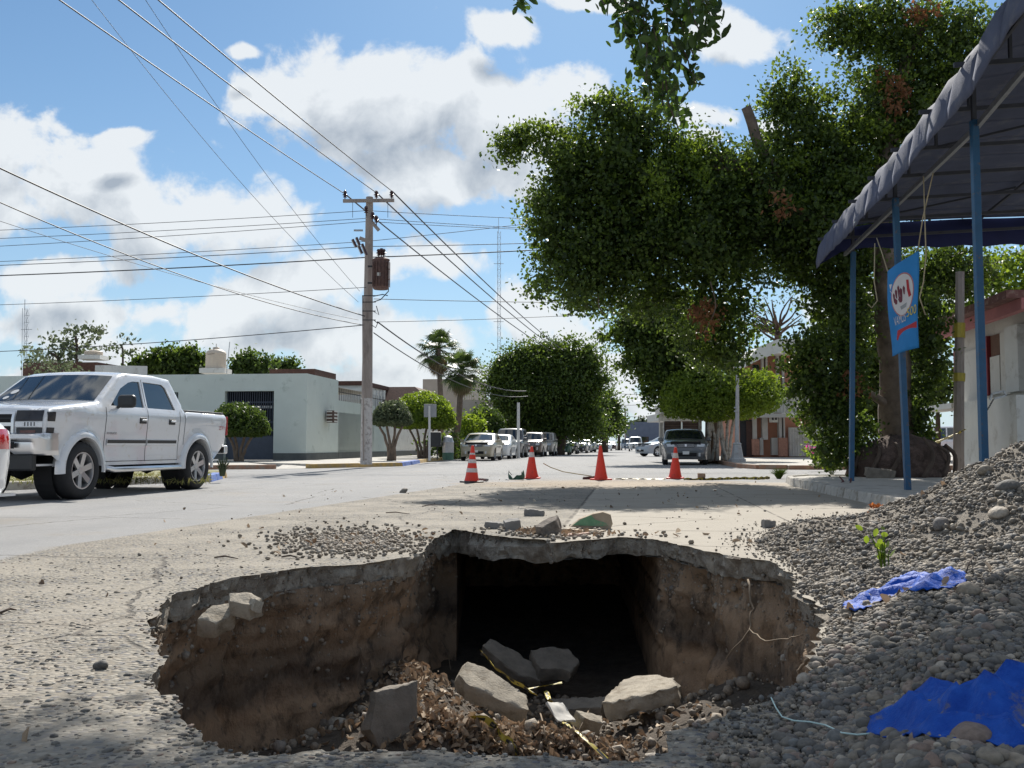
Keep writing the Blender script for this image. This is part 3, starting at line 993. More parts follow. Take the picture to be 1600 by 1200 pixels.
def ribbon(pts, w, label, twist=.0, seed=1, name='caution_tape', cat='tape', up=Vector((0, 0, 1)), mats=None, marks=True, step=.035):
    r = random.Random(seed)
    pts = resample([Vector(p) for p in pts], step, closed=False)
    rows = []
    ang = r.uniform(0, 1)
    for i, p in enumerate(pts):
        d = (pts[min(i + 1, len(pts) - 1)] - pts[max(i - 1, 0)]).normalized()
        side = d.cross(up)
        if side.length < .1: side = d.cross(Vector((0, 1, 0)))
        side.normalize(); nn = side.cross(d)
        ang += r.uniform(-1, 1) * twist
        q = side * math.cos(ang) + nn * math.sin(ang)
        rows.append([p + q * (w * (k / 4 - .5)) + nn * .15 * w * math.sin(k * 1.3 + i * .8) for k in range(5)])
    mb = MB().grid(rows)
    k = 0
    for i in range(len(pts) - 1):
        for c in range(4):
            if marks and c in (1, 2) and (i % 9) in (1, 2, 4, 5, 7): mb.mi[k] = 1
            k += 1
    return tag(mb.build(name, mats or [M_TAPE, M_TAPEK], angle=180), label, cat, 'caution tape of the hole' if cat == 'tape' else None)


def fl(px, py, z): return G(px, py, z)


ribbon([P(750, 1015, 7.6), P(775, 1045, 7.35), P(800, 1063, 7.2), P(838, 1085, 6.9)], .035, 'yellow tape lying along the edge of the left tilted slab', .25, 2)
ribbon([P(826, 1076, 7.3), P(850, 1072, 7.3), P(878, 1066, 7.3)], .035, 'short yellow tape end draped over the middle rubble', .2, 3)
def pitpt(px, py, lift=.05):
    for k in range(900):
        c = P(px, py, 5.0 + k * .005)
        if c.z <= pit_z(c.x, c.y) + lift: return c
    return c


ribbon([P(853, 1080, 7.25), P(858, 1092, 7.0), pitpt(866, 1108, .14), pitpt(876, 1124, .10), pitpt(900, 1143, .07), pitpt(925, 1163, .07), pitpt(948, 1186, .07)], .034, 'long yellow and black tape running over the leaf heap to the near rim', .12, 4)
ribbon([pitpt(735, 1120, .06), pitpt(758, 1124, .09), pitpt(775, 1136, .06), pitpt(785, 1152, .10), pitpt(797, 1160, .05), pitpt(808, 1176, .06)], .04, 'crumpled yellow and black tape left of the leaf heap', .3, 5)
for pts, lb in (([(843, 1110), (850, 1135), (853, 1160)], 'thin bent stick standing in the leaf heap'), ([(925, 1100), (915, 1120), (905, 1140)], 'short curved stick leaning beside the rubble lump'), ([(690, 1000), (700, 1020), (704, 1046)], 'dry stalk at the top of the litter bank')):
    tag(MB().tube([pitpt(*p, .1) for p in pts], [.006, .005, .003], 5).build('twig', M_ROOT, angle=180), lb, 'twig')

# ------------------------------------------------------------------ gravel
ctrl = []
for (px, py, h) in [(1190, 1180, 0), (1100, 1195, 0), (1215, 1130, 0), (1200, 1105, 0), (1262, 1060, 0), (1295, 975, 0), (1245, 905, .0), (1215, 865, 0), (1150, 840, 0), (1250, 820, 0), (1330, 812, 0.0), (1380, 803, 0),
                    (1300, 1100, .03), (1400, 1130, .08), (1560, 1150, .16), (1400, 1010, .09), (1330, 930, .06), (1460, 930, .17), (1560, 1000, .22), (1350, 870, .09), (1420, 850, .19)]:
    g_ = G(px, py, h); ctrl.append((g_.x, g_.y, h))
for (px, py) in [(1300, 826), (1341, 815), (1375, 804), (1400, 797), (1430, 788), (1460, 774), (1500, 750), (1525, 731), (1545, 717), (1575, 700)]:
    for d in (6.6, 7.6, 8.6, 9.4):
        g_ = P(px, py, d); ctrl.append((g_.x, g_.y, max(0, g_.z - .07 * abs(d - 8.6))))
for (px, py, d) in [(1600, 689, 8.3), (1600, 800, 6.6), (1600, 900, 4.6)]:
    g_ = P(px, py, d); ctrl.append((g_.x, g_.y, g_.z))
ctrl += [(5.4, 8.2, 1.05), (4.4, 6.2, .75), (3.2, 3.6, .42), (5.2, 10.5, .45), (6.2, 9.5, .7), (5, 4.5, .5), (2.6, 1.8, .3), (1.6, 1.2, .12), (5, 12, .0), (4.2, 11.6, 0), (3.2, 11.5, 0), (2.5, 10, 0), (3.6, 10.4, 0), (4.3, 10.6, .2), (.9, 1.2, 0), (0, 1.5, 0), (6.5, 12, .1)]
CT = np.array(ctrl)


def gz(x, y):
    d2 = (CT[:, 0] - x) ** 2 + (CT[:, 1] - y) ** 2 + .02
    w = 1 / d2 ** 1.7
    w = w ** 1.25
    return float((w * CT[:, 2]).sum() / w.sum())


EDGE = [(1180, 1260), (1190, 1180), (1225, 1120), (1205, 1095), (1262, 1062), (1283, 1010), (1300, 966), (1290, 940), (1250, 924), (1255, 900), (1215, 868), (1175, 848), (1215, 822), (1300, 808), (1390, 798)]
gpoly = [(G(px, py).x, G(px, py).y) for px, py in EDGE] + [(3.9, 12.2), (7.0, 12.2), (7.0, .8), (.8, .8)]


def gpdist(x, y):
    best = 9
    n = len(EDGE)
    for i in range(n - 1):
        ax, ay = gpoly[i]; bx, by = gpoly[i + 1]
        dx, dy = bx - ax, by - ay
        t_ = max(0, min(1, ((x - ax) * dx + (y - ay) * dy) / (dx * dx + dy * dy + 1e-9)))
        best = min(best, math.hypot(x - ax - dx * t_, y - ay - dy * t_))
    return best


def pile_h(x, y):
    ins = pip(x, y, gpoly)
    d = gpdist(x, y)
    k = min(1, d / .35) if ins else 0
    return (gz(x, y) * k + .03 * fbm((x * 2.5, y * 2.5, 3)) * k + .012 * fbm((x * 9, y * 9, 3)) * k) + (.003 if ins else -.03)


M_PILE = mat('sandy_gravel_bed', (.17, .15, .125), .98, .3, 9, .02, 45, col2=(.28, .245, .20))
N_ = 120
xs = [0.5 + i * (6.6 / N_) for i in range(N_ + 1)]; ys = [.9 + j * (11.6 / N_) for j in range(N_ + 1)]
HF = [[pile_h(x, y) for x in xs] for y in ys]
mb = MB()
idx = {}
for j, y in enumerate(ys):
    for i, x in enumerate(xs):
        idx[i, j] = len(mb.v); mb.v.append((x, y, HF[j][i]))
for j in range(N_):
    for i in range(N_):
        zz = [HF[j][i], HF[j][i + 1], HF[j + 1][i + 1], HF[j + 1][i]]
        if max(zz) > -.02 and not pip((xs[i] + xs[i + 1]) / 2, (ys[j] + ys[j + 1]) / 2, RIM2):
            mb.f.append((idx[i, j], idx[i + 1, j], idx[i + 1, j + 1], idx[i, j + 1])); mb.mi.append(0)
o = mb.build('gravel_mound', M_PILE, angle=180); tag(o, kind='structure')


def hsamp(x, y):
    fi = (x - xs[0]) / (xs[1] - xs[0]); fj = (y - ys[0]) / (ys[1] - ys[0])
    i = max(0, min(N_ - 1, int(fi))); j = max(0, min(N_ - 1, int(fj)))
    u, v = fi - i, fj - j
    return (HF[j][i] * (1 - u) + HF[j][i + 1] * u) * (1 - v) + (HF[j + 1][i] * (1 - u) + HF[j + 1][i + 1] * u) * v


def stone_mat(cols=None, nm='river_stone'):
    m_ = bpy.data.materials.new(nm); m_.use_nodes = True
    nt = m_.node_tree; N, L = nt.nodes, nt.links
    b = N['Principled BSDF']; b.inputs['Roughness'].default_value = .75; b.inputs['Specular IOR Level'].default_value = .35
    at = N.new('ShaderNodeAttribute'); at.attribute_name = 'rnd'
    cr = N.new('ShaderNodeValToRGB'); cr.color_ramp.interpolation = 'LINEAR'
    cols = cols or [(0, (.085, .08, .075)), (.2, (.15, .14, .125)), (.4, (.21, .185, .15)), (.55, (.28, .235, .18)), (.68, (.12, .11, .10)), (.8, (.17, .175, .17)), (.9, (.22, .155, .12)), (1, (.42, .37, .30))]
    cr.color_ramp.elements[0].color = (*cols[0][1], 1); cr.color_ramp.elements[1].color = (*cols[-1][1], 1)
    for p_, c in cols[1:-1]:
        e = cr.color_ramp.elements.new(p_); e.color = (*c, 1)
    L.new(at.outputs['Fac'], cr.inputs[0])
    tc = N.new('ShaderNodeTexCoord'); n1 = N.new('ShaderNodeTexNoise'); n1.inputs['Scale'].default_value = 60; n1.inputs['Detail'].default_value = 5
    L.new(tc.outputs['Object'], n1.inputs['Vector'])
    mx = N.new('ShaderNodeMix'); mx.data_type = 'RGBA'; mx.blend_type = 'MULTIPLY'; mx.inputs[0].default_value = .55
    mr = N.new('ShaderNodeMapRange'); mr.inputs['From Min'].default_value = .3; mr.inputs['From Max'].default_value = .65; mr.inputs['To Min'].default_value = .45; mr.inputs['To Max'].default_value = 1.25
    L.new(n1.outputs['Fac'], mr.inputs['Value']); L.new(cr.outputs[0], mx.inputs[6])
    cc = N.new('ShaderNodeCombineColor')
    for i in range(3): L.new(mr.outputs[0], cc.inputs[i])
    L.new(cc.outputs[0], mx.inputs[7]); L.new(mx.outputs[2], b.inputs['Base Color'])
    bp = N.new('ShaderNodeBump'); bp.inputs['Distance'].default_value = .004; L.new(n1.outputs['Fac'], bp.inputs['Height']); L.new(bp.outputs[0], b.inputs['Normal'])
    return m_


M_STONE = stone_mat()
M_DUSTY = stone_mat([(0, (.17, .14, .11)), (.4, (.27, .225, .175)), (.7, (.34, .29, .23)), (.85, (.20, .18, .16)), (1, (.42, .38, .32))], 'dusty_stone')


def M_MAT(m_): return m_ or M_STONE


def stones(name, pos, size, level=1, flat=(.45, .8), seed=1, label=None, sink=.25, kind='stuff', tilt=.5, cat=None, mt=None):
    rg = np.random.default_rng(seed)
    tmpl = []
    for k in range(6):
        b = bmesh.new(); bmesh.ops.create_icosphere(b, subdivisions=level, radius=1)
        V = np.array([v.co for v in b.verts]); Fc = np.array([[v.index for v in f.verts] for f in b.faces])
        nn = np.array([1 + .16 * noise.fractal(Vector(v) * 1.1 + Vector((k * 7, 0, 0)), 1, 2, 2) for v in V])
        tmpl.append((V * nn[:, None], Fc)); b.free()
    n = len(pos)
    VV, FF, RV = [], [], []
    off = 0
    which = rg.integers(0, 6, n)
    for k in range(6):
        ids = np.where(which == k)[0]
        if not len(ids): continue
        V, Fc = tmpl[k]
        m_ = len(ids)
        sc = np.stack([np.ones(m_), rg.uniform(.6, .95, m_), rg.uniform(flat[0], flat[1], m_)], 1) * size[ids][:, None]
        a = rg.uniform(0, 6.28, m_); tx = rg.normal(0, tilt * .5, m_); ty = rg.normal(0, tilt * .5, m_)
        W = V[None] * sc[:, None]
        y1 = W[..., 1] * np.cos(tx)[:, None] - W[..., 2] * np.sin(tx)[:, None]; z1 = W[..., 1] * np.sin(tx)[:, None] + W[..., 2] * np.cos(tx)[:, None]
        x1 = W[..., 0] * np.cos(ty)[:, None] + z1 * np.sin(ty)[:, None]; z2 = -W[..., 0] * np.sin(ty)[:, None] + z1 * np.cos(ty)[:, None]
        x2 = x1 * np.cos(a)[:, None] - y1 * np.sin(a)[:, None]; y2 = x1 * np.sin(a)[:, None] + y1 * np.cos(a)[:, None]
        Q = np.stack([x2, y2, z2], -1) + pos[ids][:, None]
        Q[..., 2] += (sc[:, 2] * (1 - sink * 2))[:, None]
        VV.append(Q.reshape(-1, 3)); FF.append((Fc[None] + (np.arange(m_) * len(V))[:, None, None] + off).reshape(-1, 3)); off += m_ * len(V)
        RV.append(np.repeat(rg.uniform(0, 1, m_), len(V)))
    VV = np.concatenate(VV); FF = np.concatenate(FF); RV = np.concatenate(RV)
    me = bpy.data.meshes.new(name)
    me.vertices.add(len(VV)); me.vertices.foreach_set('co', VV.ravel())
    me.loops.add(FF.size); me.loops.foreach_set('vertex_index', FF.ravel().astype(np.int32))
    me.polygons.add(len(FF)); me.polygons.foreach_set('loop_start', np.arange(0, FF.size, 3, dtype=np.int32))
    me.update(calc_edges=True)
    me.polygons.foreach_set('use_smooth', [True] * len(FF))
    at = me.attributes.new('rnd', 'FLOAT', 'POINT'); at.data.foreach_set('value', RV.astype(np.float32))
    return tag(link(name, me, M_MAT(mt)), label, cat, kind=kind)


def scatter_gravel():
    rg = random.Random(8)
    near, far, npos, fpos = [], [], [], []
    tries = 0
    while tries < 190000:
        tries += 1
        # denser near the camera
        y = 1.3 + 10.7 * rg.random() ** 1.9
        x = rg.uniform(.5, min(7.0, y * .56 + .25))
        if x > y * .56 + .2: continue
        if pip(x, y, RIM2): continue
        ins = pip(x, y, gpoly)
        d = gpdist(x, y)
        if not ins:
            if d > .45 or rg.random() > .25 * (1 - d / .45) ** 2: continue
        elif d < .25 and rg.random() > .45 + 2 * d: continue
        if ins and x > 2.2 and y > 5.5 and fbm((x * 1.3, y * 1.3, 4)) > -.02 and rg.random() < .6: continue     # sandy patches
        # keep stones off the rim lip
        sz = min(.030, max(.0045, rg.lognormvariate(math.log(.0078 if y < 4.5 else .0098), .48)))
        if not ins: sz *= .7
        big = sz > .0105 and y < 4.2
        (npos if big else fpos).append((x, y, max(hsamp(x, y), 0) + rg.uniform(-.004, .006)))
        (near if big else far).append(sz)
    stones('gravel', np.array(npos), np.array(near), 2, seed=2, label='grey rounded river gravel spread right of the hole', cat='gravel')
    stones('gravel', np.array(fpos), np.array(far), 1, mt=stone_mat([(0, (.085, .075, .065)), (.25, (.16, .14, .115)), (.5, (.24, .20, .155)), (.65, (.125, .12, .115)), (.8, (.20, .19, .175)), (.92, (.30, .25, .19)), (1, (.40, .35, .28))], 'brown_gravel'), seed=3, label='brown and grey gravel heaped against the kerb', cat='gravel', flat=(.5, .9), tilt=1.0)


scatter_gravel()


def scatter_pebbles():
    rg = random.Random(5)
    pos, sz = [], []
    for _ in range(26000):
        y = 1.9 + 5.5 * rg.random() ** 1.6
        x = rg.uniform(-y * .54, min(1.1, y * .5))
        if pip(x, y, RIM2) or x < -3.6: continue
        s_, t_ = toS(x, y)
        if s_ > -.6 and y > 4.4: continue
        if fbm((x * 1.2, y * 1.2, 8)) > .1 and rg.random() < .6: continue
        if rg.random() < (y - 2) / 8: continue
        pos.append((x, y, -.002)); sz.append(min(.02, max(.004, rg.lognormvariate(math.log(.0075), .35))))
    stones('exposed_pebbles', np.array(pos), np.array(sz), 1, flat=(.3, .5), seed=6, label='small pebbles exposed in the worn pavement left of the hole', sink=.32, tilt=.2, cat='pebbles')
    # loose gravel patch beyond the left part of the far rim
    pos, sz = [], []
    for _ in range(1500):
        g_ = G(rg.gauss(545, 55), rg.gauss(847, 11)); x, y = g_.x, g_.y
        if pip(x, y, RIM2) : continue
        pos.append((x, y, 0)); sz.append(rg.uniform(.008, .026))
    for _ in range(520):      # crumbs all over the closed lane
        y = 6 + 15 * rg.random() ** 1.4; x = rg.uniform(-3.2, min(6.5, .45 * y))
        if pip(x, y, RIM2): continue
        if toS(x, y)[0] > 3.0: continue
        pos.append((x, y, 0)); sz.append(rg.lognormvariate(math.log(.008), .4))
    for _ in range(300):
        g_ = G(rg.gauss(860, 90), rg.gauss(838, 8)); x, y = g_.x, g_.y
        if pip(x, y, RIM2): continue
        pos.append((x, y, 0)); sz.append(rg.uniform(.01, .03))
    stones('loose_gravel', np.array(pos), np.array(sz), 1, mt=M_DUSTY, flat=(.5, .8), seed=9, label='loose stones and crumbs strewn beyond the far rim of the hole', cat='gravel', sink=.1)


scatter_pebbles()
# a few bigger stones one can point to
for k, (px, py, r_, z_, lb) in enumerate([
        (630, 770, .085, 0, 'dark half brick lying alone on the road left of the cones'), (157, 1045, .03, 0, 'small grey stone on the pavement left of the hole'),
        (1200, 819, .06, 0, 'squarish grey lump on the concrete lane above the right rim'), (1308, 1162, .035, .05, 'rounded bluish stone at the near end of the string'),
        (1517, 1163, .055, .16, 'large smooth pinkish cobble under the near edge of the blue tarp'), (1375, 1012, .04, .1, 'pale flat cobble in the shaded gravel'),
        (1513, 930, .05, .2, 'smooth grey cobble at the right tip of the small blue tarp'), (1560, 806, .07, .5, 'round pale cobble on the sunlit face of the mound'),
        (1470, 825, .07, .3, 'blocky grey stone set in the sandy side of the mound'), (1575, 765, .08, .6, 'large grey stone in the shaded crest of the mound'),
        (1540, 740, .06, .6, 'grey stone near the top edge of the mound')]):
    if k < 3: c = G(px, py, 0)
    else:
        r0 = ray(px, py); c = None
        for q in range(600):
            d = 12 - q * .018
            c = P(px, py, d)
            if 0.5 < c.x < 7 and c.z < max(hsamp(c.x, c.y), 0) : pass
        # march from the camera outward
        for q in range(1200):
            d = 1.5 + q * .009
            c = P(px, py, d)
            if c.z <= max(hsamp(c.x, c.y), 0): break
    mb_o = stones('stone', np.array([(c.x, c.y, c.z)]), np.array([r_]), 3, flat=(.5, .75), seed=30 + k, label=lb, cat='stone', kind=None)


def embed():
    """stones set in the broken slab edge and in the gravelly soil band, clods on the floor of the hole"""
    rg = random.Random(77)
    pos, sz = [], []
    for _ in range(5200):
        i = rg.randrange(NR); p = rim[i]; n = rim_normal(i) * _sgn
        z = -rg.uniform(.012, SLAB * .97)
        q = p + n * (.022 + .03 * abs(z) / SLAB + rg.uniform(-.006, .008)); pos.append((q.x, q.y, z)); sz.append(rg.lognormvariate(math.log(.0075), .4))
    stones('slab_aggregate', np.array(pos), np.array(sz), 1, mt=M_DUSTY, seed=41, label='pebbles showing in the broken edge of the pavement slab', sink=.5, flat=(.6, .9), tilt=2.5, cat='pebbles')
    pos, sz = [], []
    sw_ = bpy.data.objects['soil_wall'].data
    V_ = sw_.vertices
    nv = len(V_)
    for _ in range(5200):
        j = int(abs(rg.gauss(0, 7))) if rg.random() < .72 else rg.randrange(52)
        j = min(51, j); i = rg.randrange(NR)
        v = V_[j * NR + i].co; w = V_[j * NR + (i + 1) % NR].co
        if (v - w).length > .3: continue
        q = v.lerp(w, rg.random()); pos.append(tuple(q)); sz.append(min(.035, rg.lognormvariate(math.log(.0085), .55)))
    stones('soil_stones', np.array(pos), np.array(sz), 1, mt=M_DUSTY, seed=42, label='stones bedded in the soil band below the slab', sink=.5, flat=(.6, .95), tilt=2.5, cat='stones')
    pos, sz = [], []
    for _ in range(3200):
        x, y = rg.uniform(-2.2, 2.4), rg.uniform(5.2, 8.6)
        pos.append((x, y, pit_z(x, y))); sz.append(min(.06, rg.lognormvariate(math.log(.014), .6)))
    stones('soil_clods', np.array(pos), np.array(sz), 1, mt=M_DUSTY, seed=43, label='dark clods and small rubble on the floor of the hole', sink=.25, flat=(.6, .95), tilt=2, cat='rubble')


embed()

# ------------------------------------------------------------------ kerbs and pavements
def sidewalk(name, poly, z=.13, joints=None, mat_=None):
    me = MB().prism([(p[0], p[1], 0) for p in poly], (0, 0, 0), (0, 0, z)).mesh(name)
    fixnormals(me)
    return tag(link(name, me, mat_ or M_SIDEWALK, bevel=.01), kind='structure')


M_KERBW = mat('worn_white_kerb', (.44, .42, .38), .9, .15, 5, .008, 50, dirt=((.24, .21, .17), .45, 6))
M_KERBY = mat('faded_yellow_kerb', (.45, .30, .10), .9, .2, 6, .006, 40, dirt=((.34, .27, .19), .5, 4))
M_KERBB = mat('blue_kerb_paint', (.05, .12, .38), .8, .15, 9, dirt=((.3, .28, .25), .2, 8))
M_KERBR = mat('faded_red_kerb', (.36, .20, .13), .9, .2, 5, dirt=((.3, .25, .2), .5, 4))


def kerb(name, pts, w=.16, z=.15, mat_=None, stone=1.6, side=1, parent=None, gap=.012, skew=.0, seed=1):
    """individual kerb stones along a polyline"""
    r = random.Random(seed)
    pts = [Vector((p[0], p[1], 0)) for p in pts]
    first = None
    for a, b in zip(pts[:-1], pts[1:]):
        L_ = (b - a).length; n = max(1, round(L_ / stone)); d = (b - a).normalized(); nn = Vector((-d.y, d.x, 0)) * side
        for k in range(n):
            p = a + d * (L_ * k / n + gap / 2); q = a + d * (L_ * (k + 1) / n - gap / 2)
            zt = z + r.uniform(-.006, .006); o1 = nn * r.uniform(-.008, .008)
            poly = [p + o1, q + o1, q + nn * w, p + nn * w]
            bot = [v + Vector((0, 0, -.02)) for v in poly]
            front = nn * .035
            top = [poly[0] + front + Vector((0, 0, zt)), poly[1] + front + Vector((0, 0, zt)), poly[2] + Vector((0, 0, zt)), poly[3] + Vector((0, 0, zt))]
            me = MB().add(bot + top, [(0, 3, 2, 1), (4, 5, 6, 7), (0, 1, 5, 4), (1, 2, 6, 5), (2, 3, 7, 6), (3, 0, 4, 7)]).mesh('k')
            fixnormals(me)
            m_ = mat_[min(len(mat_) - 1, k)] if isinstance(mat_, list) else (mat_ or M_KERBW)
            link('kerb_stone', me, m_, parent, bevel=.014)


# near right pavement with its kerb (behind the gravel)
KC = [S(3.3, 7.5), S(3.25, 13.5), S(3.15, 20.4), S(3.3, 22.0), S(3.85, 23.0), S(12, 23.4)]
sw = sidewalk('sidewalk', [S(3.46, 7.5), S(3.41, 13.5), S(3.31, 20.35), S(3.45, 21.9), S(3.95, 22.83), S(26, 23.3), S(26, 7.5)])
kerb('kerb', KC[:3], parent=sw, side=-1, stone=2.0, w=.155, seed=3)
kerb('kerb', KC[2:], parent=sw, side=-1, mat_=M_KERBW, w=.155, stone=1.4)
# far right corner island
sw2 = sidewalk('corner_sidewalk', [S(4.1, 36.2), S(4.5, 34.6), S(5.3, 34.1), S(30, 34.1), S(30, 60), S(4.1, 60)], .13)
kerb('kerb', [S(3.94, 60), S(3.94, 36.2), S(4.36, 34.45), S(5.2, 33.94), S(14, 33.94), S(26, 33.94)], parent=sw2, side=-1, w=.155, mat_=M_KERBR, stone=3)
sw4 = sidewalk('right_sidewalk', [S(4.1, 60.02), S(30, 60.02), S(30, 200), S(4.1, 200)], .13)
# left corner island with the pole
a0, a1, a2 = G(488, 731), G(632, 728), G(645, 724)
sw3 = sidewalk('left_corner_sidewalk', [G(490, 730.4), G(630, 727.2), G(660, 722), G(712, 716), S(-10.2, 60), S(-10.4, 110), S(-16, 110), S(-16, 42.6), S(-15, 38)], .13)
kerb('kerb', [(G(630, 728.6).x, G(630, 728.6).y), (G(486, 732).x, G(486, 732).y)], parent=sw3, side=-1, w=.3, mat_=M_KERBY, stone=2.4)
kerb('kerb', [G(664, 722.5), G(630, 728.6)], parent=sw3, side=-1, w=.3, mat_=[M_KERBY, M_KERBB], stone=2.4)
kerb('kerb', [G(715, 717), G(664, 722.5)], parent=sw3, side=-1, w=.3, mat_=M_KERBY, stone=3.4)
sw5 = sidewalk('left_far_sidewalk', [S(-16.1, 42.6), S(-15.2, 38), G(420, 732), G(200, 733), G(-300, 736), S(-60, 44), S(-60, 50), S(-30, 50)], .13)
kerb('kerb', [G(432, 733), G(200, 734.6), G(-300, 737)], parent=sw5, side=-1, w=.3, mat_=M_KERBR, stone=4)
# near left pavement behind the pickup
sw6 = sidewalk('left_sidewalk', [G(335, 751), G(352, 743), G(300, 740), G(-500, 752), G(-700, 800), G(-100, 769.5)], .13, mat_=mat('dry_verge', (.27, .23, .15), .98, .25, 3, .02, 12, col2=(.20, .22, .09)))
kerb('kerb', [G(331, 753), G(240, 756), G(-100, 771.5), G(-700, 802)], parent=sw6, side=-1, w=.2, mat_=M_KERBW, stone=2.1)
kerb('kerb', [G(356, 746), G(331, 753)], parent=sw6, side=-1, w=.25, mat_=[M_KERBY, M_KERBB], stone=1.2)
# driveway ramp between the two left islands
me = MB().add([G(428, 733, .005), G(490, 731.5, .005), G(482, 722, .12), G(450, 722, .12)], [(0, 1, 2, 3)]).mesh('r')
tag(link('driveway_ramp', me, M_SIDEWALK), kind='structure')

# ------------------------------------------------------------------ buildings on the left
M_MINT = mat('mint_render', (.56, .62, .585), .9, .04, 1.2, .003, 40, dirt=((.40, .46, .42), .15, 1.3))
M_MINTD = mat('dark_grey_plinth', (.10, .11, .11), .9, .15, 3)
M_BROWNTILE = mat('brown_parapet', (.10, .048, .035), .85, .3, 8, .01, 30)
M_WHITEWALL = mat('white_render', (.62, .62, .59), .9, .06, 2, .003, 30, dirt=((.42, .40, .36), .25, 1.5))
M_NIGHT = mat('dark_interior', (.02, .022, .03), .8, .2)
M_GATE = mat('grey_blue_gate', (.055, .07, .10), .6, .15, 4)


def wall_with_openings(w, h, th, openings, origin, ux, mi=0):
    """vertical wall: outline w*h in local (u,z); openings [(u0,u1,z0,z1)], thickness th going to the back"""
    nrm = Vector((ux.y, -ux.x, 0))    # facing outwards when ux runs left to right as seen from outside
    us = sorted({0, w} | {o[0] for o in openings} | {o[1] for o in openings})
    zs = sorted({0, h} | {o[2] for o in openings} | {o[3] for o in openings})
    mb = MB()

    def pt(u, z, d): return origin + ux * u + Vector((0, 0, z)) - nrm * d
    for i in range(len(us) - 1):
        for j in range(len(zs) - 1):
            um, zm = (us[i] + us[i + 1]) / 2, (zs[j] + zs[j + 1]) / 2
            if any(o[0] < um < o[1] and o[2] < zm < o[3] for o in openings): continue
            q = [pt(us[i], zs[j], 0), pt(us[i + 1], zs[j], 0), pt(us[i + 1], zs[j + 1], 0), pt(us[i], zs[j + 1], 0)]
            mb.add(q, [(0, 1, 2, 3)])
            mb.add([pt(us[i], zs[j], th), pt(us[i + 1], zs[j], th), pt(us[i + 1], zs[j + 1], th), pt(us[i], zs[j + 1], th)], [(3, 2, 1, 0)])
    for (u0, u1, z0, z1) in openings + [(0, w, 0, h)]:
        c = [(u0, z0), (u1, z0), (u1, z1), (u0, z1)]
        for k in range(4):
            p, q = c[k], c[(k + 1) % 4]
            mb.add([pt(*p, 0), pt(*q, 0), pt(*q, th), pt(*p, th)], [(0, 1, 2, 3)])
    me = mb.mesh('w')
    b = bmesh.new(); b.from_mesh(me); bmesh.ops.remove_doubles(b, verts=b.verts, dist=.0005); bmesh.ops.recalc_face_normals(b, faces=b.faces); b.to_mesh(me); b.free()
    return me, pt, nrm


